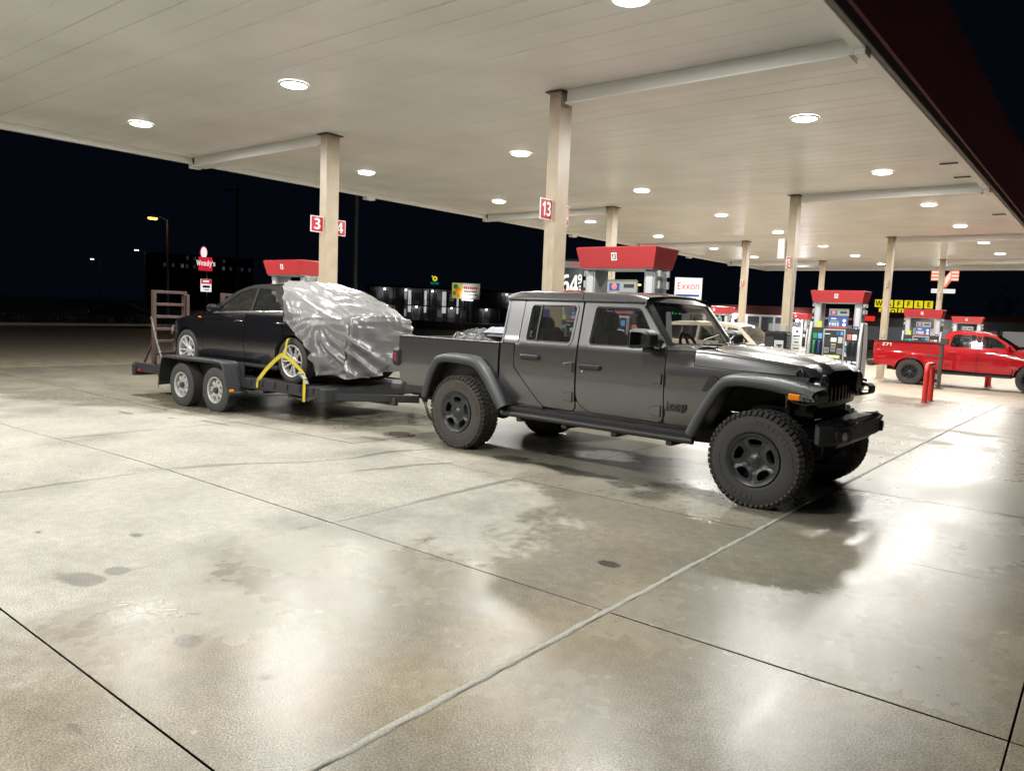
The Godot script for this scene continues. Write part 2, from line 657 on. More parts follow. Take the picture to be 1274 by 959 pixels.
func pavement_material() -> StandardMaterial3D:
	var R := 1280
	var L := 192
	# wet or dry: a coarse field, positive where the slab has dried
	var dry := pv([-15.5, -3.4, -12.8, -4.6, -10.5, -5.6, -8.0, -5.8, -6.2, -5.85, -5.0, -5.75, -4.0, -5.4, -3.35, -4.85, -3.2, -4.3, -3.4, -3.75, -3.7, -3.42, -4.25, -2.9, -3.95, -2.3, -3.6, -1.8, -3.35, -1.3, -3.4, 0.6, -15.0, 0.6])
	var dry2 := pv([-3.6, -9.2, -1.2, -10.4, -1.0, -13.6, -3.2, -14.0, -4.4, -11.5])
	var field := Image.create(L, L, false, Image.FORMAT_RF)
	for j in L:
		for i in L:
			var p := Vector2(GX0 + GSIZE * (i + 0.5) / L, GZ0 + GSIZE * (j + 0.5) / L)
			var best := -9.0
			for pl in [dry, dry2]:
				var d := 1e9
				for k in pl.size():
					d = minf(d, p.distance_to(Geometry2D.get_closest_point_to_segment(p, pl[k], pl[(k + 1) % pl.size()])))
				if not Geometry2D.is_point_in_polygon(p, pl):
					d = -d
				if pl == dry2:
					d = minf(d, 0.05)
				best = maxf(best, d)
			field.set_pixel(i, j, Color(clampf(best, -2.0, 2.0), 0, 0))
	field.resize(R, R, Image.INTERPOLATE_BILINEAR)
	var fd := field.get_data().to_float32_array()
	var im := []
	for q in [[11, 0.0042, 5], [12, 0.022, 5], [13, 0.16, 3], [14, 0.007, 5], [15, 0.0028, 3]]:
		var n := FastNoiseLite.new()
		n.seed = q[0]
		n.noise_type = FastNoiseLite.TYPE_SIMPLEX_SMOOTH
		n.frequency = q[1]
		n.fractal_octaves = q[2]
		im.append(n.get_image(R, R, false, false, true).get_data())
	var a: PackedByteArray = im[0]
	var b: PackedByteArray = im[1]
	var c: PackedByteArray = im[2]
	var d4: PackedByteArray = im[3]
	var e5: PackedByteArray = im[4]
	var col := PackedByteArray()
	col.resize(R * R * 3)
	var rou := PackedByteArray()
	rou.resize(R * R)
	var lut := PackedByteArray()
	for k in 1025:
		var s := k / 1024.0
		lut.append(int(255.0 * (12.92 * s if s < 0.0031308 else 1.055 * pow(s, 1.0 / 2.4) - 0.055)))
	for i in R * R:
		var na := a[i] / 255.0
		var nb := b[i] / 255.0
		var nc := c[i] / 255.0
		var nd := d4[i] / 255.0
		var gx := GX0 + GSIZE * (i % R) / R
		var gz := GZ0 + GSIZE * (i / R) / R
		var steep := 0.75 + 2.2 * clampf((gx + 4.7) * 1.2, 0.0, 1.0) * clampf((-3.0 - gz) * 1.6, 0.0, 1.0)
		var w := clampf(0.5 - (fd[i] + (na - 0.5) * 1.1 + (nb - 0.5) * 0.8 + (nc - 0.5) * 0.25) * steep, 0.0, 1.0)
		w = w * w * (3.0 - 2.0 * w)
		var g := (0.86 + 0.28 * nc) * (0.86 + 0.28 * nb)
		var rust := clampf((nd - 0.52) * 4.0, 0.0, 1.0) * clampf((e5[i] / 255.0 - 0.35) * 3.0, 0.0, 1.0)
		var grime := clampf((0.36 - nd) * 4.0, 0.0, 1.0)
		var dr := (0.345 - 0.1 * grime) * g
		var wt := (0.25 - 0.06 * grime) * g
		var rr := dr * (1.0 - w) + wt * w * (1.0 + 0.05 * rust)
		var gg := dr * 0.96 * (1.0 - w) + wt * w * (0.93 - 0.03 * rust)
		var bb := dr * 0.845 * (1.0 - w) + wt * w * (0.745 - 0.11 * rust)
		col[i * 3] = lut[int(clampf(rr, 0.0, 1.0) * 1024.0)]
		col[i * 3 + 1] = lut[int(clampf(gg, 0.0, 1.0) * 1024.0)]
		col[i * 3 + 2] = lut[int(clampf(bb, 0.0, 1.0) * 1024.0)]
		var film := clampf((na * 0.6 + nb * 0.4 - 0.40) * 3.0, 0.0, 1.0)
		var ro := 0.8 * (1.0 - w) + w * (0.255 + 0.13 * film + 0.06 * nc)
		rou[i] = int(255.0 * clampf(ro, 0.03, 1.0))
	# oil drips and wet trails, with darker patches under the pickup and trailer: x, z, length, width, darkness
	for q in [[-3.25, -1.76, 0.075, 0.06, 0.62], [-5.46, -1.9, 0.07, 0.04, 0.4], [-4.97, -2.31, 0.04, 0.03, 0.5], [-2.42, -4.1, 0.05, 0.04, 0.3], [-2.84, -1.09, 0.05, 0.02, 0.7], [-3.09, -1.5, 0.06, 0.04, 0.82], [-2.68, -1.8, 0.02, 0.02, 0.5], [-2.96, -3.5, 0.03, 0.03, 0.6], [-4.32, -1.75, 0.16, 0.09, 0.62], [-4.38, -1.95, 0.1, 0.07, 0.62], [-4.2, -6.3, 0.5, 0.16, 0.35], [-3.2, -6.42, 0.35, 0.12, 0.32], [-3.5, -6.15, 0.2, 0.1, 0.45], [-4.9, -6.25, 0.3, 0.14, 0.5], [-4.1, -7.3, 0.7, 0.4, 0.35], [-10.9, -6.2, 0.5, 0.12, 0.5], [-10.2, -5.2, 0.25, 0.04, 0.45], [-9.4, -5.35, 0.3, 0.035, 0.45], [-11.1, -5.0, 0.3, 0.04, 0.45], [-6.9, -6.0, 0.25, 0.06, 0.6]]:
		var px := R / GSIZE
		var ci := int((q[0] - GX0) * px)
		var cj := int((q[1] - GZ0) * px)
		var ra := int(maxf(q[2], q[3]) * px * 1.6) + 2
		for j in range(maxi(cj - ra, 0), mini(cj + ra, R)):
			for i in range(maxi(ci - ra, 0), mini(ci + ra, R)):
				var dx: float = (i - ci) / (px * q[2])
				var dz: float = (j - cj) / (px * q[3])
				var id := j * R + i
				var k := 1.0 - sstep(0.75, 1.05, sqrt(dx * dx + dz * dz) + (b[id] / 255.0 - 0.5) * 2.2)
				for ch in 3:
					col[id * 3 + ch] = int(col[id * 3 + ch] * lerpf(1.0, sqrt(q[4]), k))
	# thin standing water: x, z, length, width
	for q in [[-4.6, -7.2, 0.6, 0.3], [-8.6, -6.6, 0.8, 0.3]]:
		var px := R / GSIZE
		var ci := int((q[0] - GX0) * px)
		var cj := int((q[1] - GZ0) * px)
		var ra := int(maxf(q[2], q[3]) * px * 1.8) + 2
		for j in range(maxi(cj - ra, 0), mini(cj + ra, R)):
			for i in range(maxi(ci - ra, 0), mini(ci + ra, R)):
				var dx: float = (i - ci) / (px * q[2])
				var dz: float = (j - cj) / (px * q[3])
				var id := j * R + i
				var k := 1.0 - sstep(0.55, 1.05, sqrt(dx * dx + dz * dz) + (b[id] / 255.0 - 0.5) * 1.6)
				rou[id] = int(lerpf(rou[id], 18.0, k))
	for tr in [[pv([-6.9, -3.2, -6.74, -3.48, -6.54, -4.05, -6.21, -4.56, -6.07, -5.05, -6.1, -5.57, -5.92, -6.08]), 0.05], [pv([-5.59, -4.66, -5.48, -4.96, -5.41, -5.33, -5.25, -5.64]), 0.035], [pv([-4.38, -3.2, -4.36, -4.2, -4.36, -5.6]), 0.035], [pv([-6.76, -1.2, -6.76, -2.3, -6.75, -3.4]), 0.025], [pv([-9.2, -3.4, -9.2, -4.4, -9.12, -5.8]), 0.03]]:
		var px := R / GSIZE
		var pl: PackedVector2Array = tr[0]
		for s in pl.size() - 1:
			var lo := Vector2(minf(pl[s].x, pl[s + 1].x), minf(pl[s].y, pl[s + 1].y)) - Vector2.ONE * 0.2
			var hi := Vector2(maxf(pl[s].x, pl[s + 1].x), maxf(pl[s].y, pl[s + 1].y)) + Vector2.ONE * 0.2
			for j in range(int((lo.y - GZ0) * px), int((hi.y - GZ0) * px)):
				for i in range(int((lo.x - GX0) * px), int((hi.x - GX0) * px)):
					var p := Vector2(GX0 + i / px, GZ0 + j / px)
					var id := j * R + i
					var g2: float = p.distance_to(Geometry2D.get_closest_point_to_segment(p, pl[s], pl[s + 1])) / tr[1] + (b[id] / 255.0 - 0.5) * 1.6
					var k := 1.0 - sstep(0.6, 1.0, g2)
					if k > 0.0 and rou[id] > 110:
						rou[id] = int(lerpf(rou[id], 100, k))
						for ch in 3:
							col[id * 3 + ch] = int(col[id * 3 + ch] * lerpf(1.0, 0.82, k))
	var blots := Image.create_from_data(R, R, false, Image.FORMAT_RGB8, col)
	var m := mat("pavement", Color(1, 1, 1), 1.0)
	m.albedo_texture = ImageTexture.create_from_image(blots)
	m.roughness_texture = ImageTexture.create_from_image(Image.create_from_data(R, R, false, Image.FORMAT_L8, rou))
	m.normal_enabled = true
	m.metallic_specular = 0.35
	m.normal_texture = noise_tex(21, 0.6, Color.BLACK, Color.WHITE, 2048, 1, 1.2)
	m.normal_scale = 0.12
	m.detail_enabled = true
	m.detail_blend_mode = BaseMaterial3D.BLEND_MODE_MUL
	m.detail_uv_layer = BaseMaterial3D.DETAIL_UV_2
	m.detail_albedo = noise_tex(22, 0.09, Color(0.55, 0.54, 0.52), Color(1, 1, 1), 1024, 4, 0.0, PackedFloat32Array([0.1, 0.8]))
	m.uv2_scale = Vector3.ONE * 0.45
	near_color = blots
	near_rough = Image.create_from_data(R, R, false, Image.FORMAT_L8, rou)
	near_normal = noise_tex(29, 0.24, Color.BLACK, Color.WHITE, 1024, 2, 1.2)
	near_grain = noise_tex(23, 0.13, Color(0.5, 0.49, 0.47), Color(1, 1, 1), 1024, 4, 0.0, PackedFloat32Array([0.2, 0.75]))
	return m

func slab(x0: float, x1: float, z0: float, z1: float, bev: float, n: int, down: float, own := false) -> ArrayMesh:
	# one poured slab with rounded-over edges, following the fall of the lot
	var xs := [x0, x0 + bev]
	var zs := [z0, z0 + bev]
	for k in range(1, n):
		xs.append(lerpf(x0 + bev, x1 - bev, float(k) / n))
		zs.append(lerpf(z0 + bev, z1 - bev, float(k) / n))
	xs.append_array([x1 - bev, x1])
	zs.append_array([z1 - bev, z1])
	var V := PackedVector3Array()
	var N := PackedVector3Array()
	var U := PackedVector2Array()
	var U2 := PackedVector2Array()
	var I := PackedInt32Array()
	var cx := xs.size()
	var cz := zs.size()
	for j in cz:
		for i in cx:
			var edge := i == 0 or j == 0 or i == cx - 1 or j == cz - 1
			var p := Vector3(xs[i], 0, zs[j])
			p.y = ground_y(p.x, p.z) - (0.002 if edge else 0.0)
			V.append(p)
			var nn := Vector3(ground_y(p.x - 0.3, p.z) - ground_y(p.x + 0.3, p.z), 0.6, ground_y(p.x, p.z - 0.3) - ground_y(p.x, p.z + 0.3))
			if edge:
				nn += Vector3(-0.1 if i == 0 else (0.1 if i == cx - 1 else 0.0), 0, -0.1 if j == 0 else (0.1 if j == cz - 1 else 0.0))
			N.append(nn.normalized())
			U.append(Vector2((p.x - x0) / (x1 - x0), (p.z - z0) / (z1 - z0)) if own else Vector2((p.x - GX0) / GSIZE, (p.z - GZ0) / GSIZE))
			U2.append(Vector2(p.x, p.z))
	for j in cz - 1:
		for i in cx - 1:
			var q := j * cx + i
			I.append_array([q, q + 1, q + cx, q + 1, q + cx + 1, q + cx])
	# sides down into the joints
	var rim := []
	for i in cx:
		rim.append(i)
	for j in range(1, cz):
		rim.append(j * cx + cx - 1)
	for i in range(cx - 2, -1, -1):
		rim.append((cz - 1) * cx + i)
	for j in range(cz - 2, 0, -1):
		rim.append(j * cx)
	for k in rim.size():
		var p1 := V[rim[k]]
		var p2 := V[rim[(k + 1) % rim.size()]]
		var n2 := (p2 - p1).cross(Vector3.UP).normalized()
		var s := V.size()
		for p in [p1, p2, p2 - Vector3(0, down, 0), p1 - Vector3(0, down, 0)]:
			V.append(p)
			N.append(n2)
			U.append(Vector2((p.x - x0) / (x1 - x0), (p.z - z0) / (z1 - z0)) if own else Vector2((p.x - GX0) / GSIZE, (p.z - GZ0) / GSIZE))
			U2.append(Vector2(p.x, p.z + p.y))
		I.append_array([s, s + 2, s + 1, s, s + 3, s + 2])
	var arr := []
	arr.resize(Mesh.ARRAY_MAX)
	arr[Mesh.ARRAY_VERTEX] = V
	arr[Mesh.ARRAY_NORMAL] = N
	arr[Mesh.ARRAY_TEX_UV] = U
	arr[Mesh.ARRAY_TEX_UV2] = U2
	arr[Mesh.ARRAY_INDEX] = I
	var m := ArrayMesh.new()
	m.add_surface_from_arrays(Mesh.PRIMITIVE_TRIANGLES, arr)
	return m

func make_ground() -> void:
	var pave := pavement_material()
	var far := mat("far_lot", Color(0.2, 0.17, 0.13), 0.6)
	tri_map(far, 0.12, noise_tex(25, 0.01, Color(0.6, 0.6, 0.6), Color(1, 1, 1), 512, 6), null, 0.0, true)
	mat("joint_dark", Color(0.035, 0.032, 0.028), 0.9)
	var seal := mat("sealant", Color(0.36, 0.35, 0.31), 0.7)
	tri_map(seal, 4.0, noise_tex(26, 0.03, Color(0.4, 0.39, 0.36), Color(1, 1, 1), 512, 5))
	var xs := [-19.2, -16.75, -14.3, -11.75, -9.15, -6.74, -4.32, -2.0, -0.19, 1.9, 3.9]
	var zs := [2.9, 0.82, -1.29, -3.41, -5.58, -7.7, -9.85, -12.0, -14.2, -16.4, -18.6, -20.8]
	# bed of the joints, and the lot beyond the slabs out to the horizon
	var root := Node3D.new()
	root.name = "pavement"
	root.set_meta("kind", "structure")
	add_child(root)
	put("bed", slab(xs[0] - 0.1, xs[-1] + 0.1, zs[-1] - 0.1, zs[0] + 0.1, 0.01, 24, 0.01), M.joint_dark, root, Vector3(0, -0.035, 0))
	for i in xs.size() - 1:
		for j in zs.size() - 1:
			var gap := 0.0035 + 0.0015 * rng.randf()
			var ga: float = 0.017 if absf(xs[i] + 2.0) < 0.01 else gap
			var gb: float = 0.017 if absf(xs[i + 1] + 2.0) < 0.01 else gap
			var close: bool = zs[j] < 1.0 and ((xs[i] > -7.0 and zs[j + 1] > -4.0) or (xs[i] > -4.5 and zs[j + 1] > -6.0) or (xs[i] > -2.1 and xs[i] < 0.0 and zs[j + 1] > -8.0))
			var x_a: float = xs[i] + ga
			var x_b: float = xs[i + 1] - gb
			var z_a: float = zs[j + 1] + (gap if zs[j + 1] > -3.0 else 0.006)
			var z_b: float = zs[j] - (gap if zs[j] > -3.0 else 0.006)
			put("slab", slab(x_a, x_b, z_a, z_b, 0.003, 6, 0.03, close), near_material(x_a, x_b, z_a, z_b) if close else pave, root, Vector3(0, (rng.randf() - 0.5) * 0.003, 0))
	# sealant run in the wide joint at x = -2
	var mb := Mb.new()
	var rows := []
	var n := 420
	for k in n + 1:
		var z := lerpf(2.9, -20.8, float(k) / n)
		var wob := (rng.randf() - 0.5) * 0.015
		var w2 := (rng.randf() - 0.5) * 0.015
		var y := ground_y(-2.0, z) + 0.003
		rows.append(PackedVector3Array([Vector3(-2.021 + wob, y - 0.012, z), Vector3(-2.017 + wob, y + 0.0005, z), Vector3(-2.0, y - 0.001 + rng.randf() * 0.003, z), Vector3(-1.983 + w2, y + 0.0005, z), Vector3(-1.979 + w2, y - 0.012, z)]))
	mb.grid(rows)
	put("joint_sealant", mb, seal, root)
	# the lot beyond, one sheet of cells with the slab rectangle left out
	var gx := [-400.0, -200.0, -120.0, -80.0, -60.0, -50.0, -44.0, -38.0, -32.0, -28.0, -24.0, -21.5, xs[0], -16.0, -12.0, -9.0, -6.0, -3.0, 0.0, xs[-1], 8.0, 14.0, 24.0, 50.0, 120.0, 400.0]
	var gz := [400.0, 120.0, 40.0, 12.0, 6.0, zs[0], 0.0, -4.0, -8.0, -12.0, -16.0, zs[-1], -23.0, -25.0, -28.0, -30.0, -33.0, -36.0, -39.0, -42.0, -48.0, -60.0, -90.0, -140.0, -220.0, -400.0]
	var lot := Mb.new()
	for i in gx.size() - 1:
		for j in gz.size() - 1:
			var xm: float = (gx[i] + gx[i + 1]) / 2
			var zm: float = (gz[j] + gz[j + 1]) / 2
			if xm > xs[0] and xm < xs[-1] and zm < zs[0] and zm > zs[-1]:
				continue
			var f := func(q: Vector2) -> Vector3: return Vector3(q.x, ground_y(q.x, q.y) - 0.002, q.y)
			var p := [f.call(Vector2(gx[i], gz[j])), f.call(Vector2(gx[i + 1], gz[j])), f.call(Vector2(gx[i + 1], gz[j + 1])), f.call(Vector2(gx[i], gz[j + 1]))]
			lot.quad(p[0], p[1], p[2], p[3])
	var near_far := mat("lot_concrete", Color(0.4, 0.335, 0.25), 0.5)
	tri_map(near_far, 0.16, noise_tex(27, 0.012, Color(0.55, 0.54, 0.52), Color(1, 1, 1), 1024, 6), noise_tex(28, 0.2, Color.BLACK, Color.WHITE, 512, 3, 1.5), 0.3, true)
	struct("ground", lot, near_far)
	# drain cover
	var dc := thing("drain_cover", "small round iron drain cover set in the concrete behind the grey pickup", "drain cover", Vector3(-6.86, ground_y(-6.86, -6.42) + 0.004, -6.42))
	put("rim", Mb.new().at(Transform3D(Basis(Vector3.RIGHT, -PI / 2), Vector3.ZERO)).lathe([Vector2(0.2, 0.0), Vector2(0.195, 0.006), Vector2(0.17, 0.006), Vector2(0.168, 0.002)], 28), M.rust_steel, dc)
	var lid := Mb.new().at(Transform3D(Basis(Vector3.RIGHT, -PI / 2), Vector3.ZERO))
	lid.lathe([Vector2(0.168, 0.003), Vector2(0.0, 0.003)], 28)
	put("lid", lid, M.rust_steel, dc)
	var knobs := Mb.new()
	for i in range(-4, 5):
		for j in range(-4, 5):
			if i * i + j * j < 18:
				knobs.box(Vector3(i * 0.034, 0.005, j * 0.034), Vector3(0.02, 0.006, 0.02))
	put("tread_knobs", knobs, M.rust_steel, dc)

# ---------------------------------------------------------------- canopy
func make_canopy() -> void:
	var t := thing("station_canopy", "wide cream metal canopy with ribbed underside over the fuel pumps", "canopy")
	var x0 := -16.9
	var x1 := -2.62
	var z := 6.4
	var base := Mb.new().box(Vector3((x0 + x1) / 2, 0.03, 0), Vector3(x1 - x0, 0.05, 0.391), 0.006).mesh()
	while z > -45.2:
		var p := put("deck_panel", base, M.deck_white, t, Vector3(0, DECK + (rng.randf() - 0.5) * 0.003, z - 0.2))
		p.rotation.x = (rng.randf() - 0.5) * 0.016
		p.rotation.z = (rng.randf() - 0.5) * 0.0006
		z -= 0.4
	put("roof", Mb.new().box(Vector3((x0 + x1) / 2, DECK + 0.42, -19.4), Vector3(x1 - x0 + 0.2, 0.7, 51.8)), M.trim_white, t)
	for cz in COL_Z:
		put("beam", Mb.new().box(Vector3((-6.52 - 2.62) / 2, DECK - 0.09, cz), Vector3(6.52 - 2.62, 0.2, 0.2), 0.008), M.trim_white, t)
		put("beam", Mb.new().box(Vector3((-12.22 - 16.86) / 2, DECK - 0.09, cz), Vector3(16.86 - 12.22, 0.2, 0.2), 0.008), M.trim_white, t)
		put("beam_flange", Mb.new().box(Vector3((-6.52 - 2.62) / 2, DECK - 0.198, cz), Vector3(6.5 - 2.64, 0.022, 0.34), 0.004), M.trim_white, t)
		put("beam_flange", Mb.new().box(Vector3((-12.22 - 16.86) / 2, DECK - 0.198, cz), Vector3(16.84 - 12.24, 0.022, 0.34), 0.004), M.trim_white, t)
		put("beam_cap", Mb.new().box(Vector3(-16.98, DECK - 0.1, cz), Vector3(0.16, 0.24, 0.24), 0.006), M.trim_white, t)
		put("beam_cap", Mb.new().box(Vector3(-2.55, DECK - 0.09, cz), Vector3(0.12, 0.2, 0.24), 0.006), M.trim_white, t)
	for cz in [-4.2, -14.5, -24.8, -35.0]:
		put("gutter_joint", Mb.new().box(Vector3(-16.99, DECK - 0.1, cz), Vector3(0.2, 0.22, 0.3), 0.006), M.trim_white, t)
	# edge trims, gutters and fascias
	for s in [[-16.97, -0.7, "left"], [-2.56, -0.7, "right"]]:
		put("edge_trim", Mb.new().box(Vector3(s[0], DECK - 0.05, -19.5), Vector3(0.14, 0.16, 51.8), 0.01), M.trim_white, t)
	put("gutter", Mb.new().box(Vector3(-2.455, DECK - 0.02, -19.5), Vector3(0.07, 0.2, 51.8), 0.01), M.gutter_dark, t)
	put("fascia", Mb.new().box(Vector3(-2.39, DECK + 0.74, -19.5), Vector3(0.05, 1.5, 52.1), 0.01), M.fascia_maroon, t)
	put("fascia", Mb.new().box(Vector3(-17.09, DECK + 0.74, -19.5), Vector3(0.05, 1.5, 52.1), 0.01), M.fascia_maroon, t)
	put("fascia", Mb.new().box(Vector3(-9.74, DECK + 0.74, -45.58), Vector3(14.7, 1.5, 0.05), 0.01), M.fascia_maroon, t)
	put("edge_trim", Mb.new().box(Vector3(-9.76, DECK - 0.05, -45.48), Vector3(14.4, 0.16, 0.12), 0.01), M.trim_white, t)
	put("fascia", Mb.new().box(Vector3(-9.74, DECK + 0.74, 6.5), Vector3(14.7, 1.5, 0.05), 0.01), M.fascia_maroon, t)
	for cz in [-16.8, -18.4, -24.6]:
		put("sensor_rod", Mb.new().box(Vector3(-2.85, DECK - 0.03, cz), Vector3(0.34, 0.03, 0.025)), M.gutter_dark, t)
	# lamps
	var rows := ["row along the maroon fascia", "row between the columns", "row along the far edge"]
	var ords := ["unseen behind the camera", "unseen over the camera", "nearest in view", "second nearest in view", "third nearest in view", "fourth nearest in view", "fifth nearest in view", "sixth nearest in view", "second farthest", "farthest"]
	var ring := Mb.new().at(Transform3D(Basis(Vector3.RIGHT, PI / 2), Vector3.ZERO)).lathe([Vector2(0.215, 0.0), Vector2(0.212, 0.01), Vector2(0.2, 0.022), Vector2(0.188, 0.024), Vector2(0.185, 0.015)], 28).mesh()
	var lens := Mb.new().at(Transform3D(Basis(Vector3.RIGHT, PI / 2), Vector3.ZERO)).lathe([Vector2(0.186, 0.018), Vector2(0.15, 0.034), Vector2(0.0, 0.04)], 28).mesh()
	for r in 3:
		for k in LAMP_Z.size():
			var o := thing("canopy_light", "round lit canopy lamp, %s in the %s" % [ords[k], rows[r]], "ceiling lamp", Vector3(LAMP_X[r], DECK + 0.002, LAMP_Z[k]), 0.0, "lit lamps under the canopy")
			put("housing", ring, M.trim_white, o)
			put("lamp_lens", lens, M.lamp_lens, o)
			var l := AreaLight3D.new()
			l.name = "light"
			l.area_size = Vector2(0.3, 0.3)
			l.light_energy = LAMP_POWER
			l.light_color = lin(1.0, 0.99, 0.945)
			l.shadow_enabled = true
			l.area_range = 60.0
			l.position = Vector3(0, -0.045, 0)
			l.rotation.x = -PI / 2
			o.add_child(l)

func make_columns() -> void:
	var nums := [[["13", "14"], ["15", "16"], ["17", "18"], ["19", "20"]], [["3", "4"], ["5", "6"], ["7", "8"], ["9", "10"]]]
	for r in 2:
		var x: float = [-6.69, -12.05][r]
		for k in 4:
			var cz: float = COL_Z[k]
			var y := ground_y(x, cz)
			var nn: Array = nums[r][k]
			var o := thing("canopy_column", "tan steel canopy column carrying the number plates %s and %s" % nn, "column", Vector3(x, y, cz), 0.0, "columns holding up the canopy")
			var h := DECK - y - 0.0
			put("shaft", Mb.new().box(Vector3(0, h / 2, 0), Vector3(0.2, h, 0.3), 0.008), M.column_tan, o)
			put("base_plate", Mb.new().box(Vector3(0, 0.012, 0), Vector3(0.34, 0.024, 0.44), 0.004), M.column_tan, o)
			put("collar", Mb.new().box(Vector3(0, h - 0.01, 0), Vector3(0.3, 0.014, 0.4)), M.gutter_dark, o)
			put("seam", Mb.new().box(Vector3(0, 1.5, 0.151), Vector3(0.012, 3.0, 0.004)), M.column_tan, o)
			for s in 2:
				var zz: float = 0.3 if s == 0 else -0.345
				var pl := put("number_plate", Mb.new().box(Vector3.ZERO, Vector3(0.012, 0.3, 0.29), 0.002), M.white_paint, o, Vector3(0.03 if s == 0 else -0.115, 3.07 - y, zz))
				put("plate_face", Mb.new().box(Vector3(0.008, 0, 0), Vector3(0.004, 0.27, 0.26)), M.sign_red, pl)
				words(pl, "number", nn[s], 0.2, Vector3(0.013, 0, 0), M.white_paint, PI / 2, 0.004, false, 0.72 if nn[s].length() > 1 else 1.0)
			put("outlet_box", Mb.new().box(Vector3(0.0, 1.55, 0.16), Vector3(0.12, 0.16, 0.03), 0.005), M.steel_grey if k > 0 else M.blue_ink, o)
			if k == 1:
				# control box and conduit high on the shaft
				put("control_box", Mb.new().box(Vector3(0.16 if r == 1 else -0.22, 3.55, 0.05), Vector3(0.16, 0.5, 0.3), 0.012), M.white_paint, o)
				put("conduit", Mb.new().tube([Vector3(0.13, 0.6, 0.1), Vector3(0.13, 2.3, 0.1), Vector3(0.15, 2.5, 0.08), Vector3(0.14, 3.3, 0.08)], 0.018, 6), M.steel_grey, o)

# ---------------------------------------------------------------- fuel dispensers
func make_dispensers() -> void:
	var list := [
		["13", -5.45, 0, "red-topped fuel dispenser numbered 13 right behind the grey pickup cab"],
		["15", -5.42, 1, "red-topped fuel dispenser numbered 15 beyond the grey pickup hood"],
		["17", -5.42, 2, "red-topped fuel dispenser numbered 17 behind the red truck bed"],
		["19", -5.45, 3, "red-topped fuel dispenser numbered 19 behind the red truck cab"],
		["3", -13.1, 0, "red-topped fuel dispenser behind the black car roof, beside column 3"],
		["5", -13.1, 1, "red-topped fuel dispenser standing beside column 5"],
		["7", -13.1, 2, "red-topped fuel dispenser beyond the tan SUV, beside column 7"],
		["9", -13.1, 3, "farthest red-topped fuel dispenser in the back row, beside column 9"]]
	for d in list:
		var z: float = COL_Z[d[2]]
		var o := thing("fuel_dispenser", d[3], "fuel pump", Vector3(d[1], ground_y(d[1], z), z), 0.0, "fuel dispensers under the canopy")
		dispenser(o, d[0])

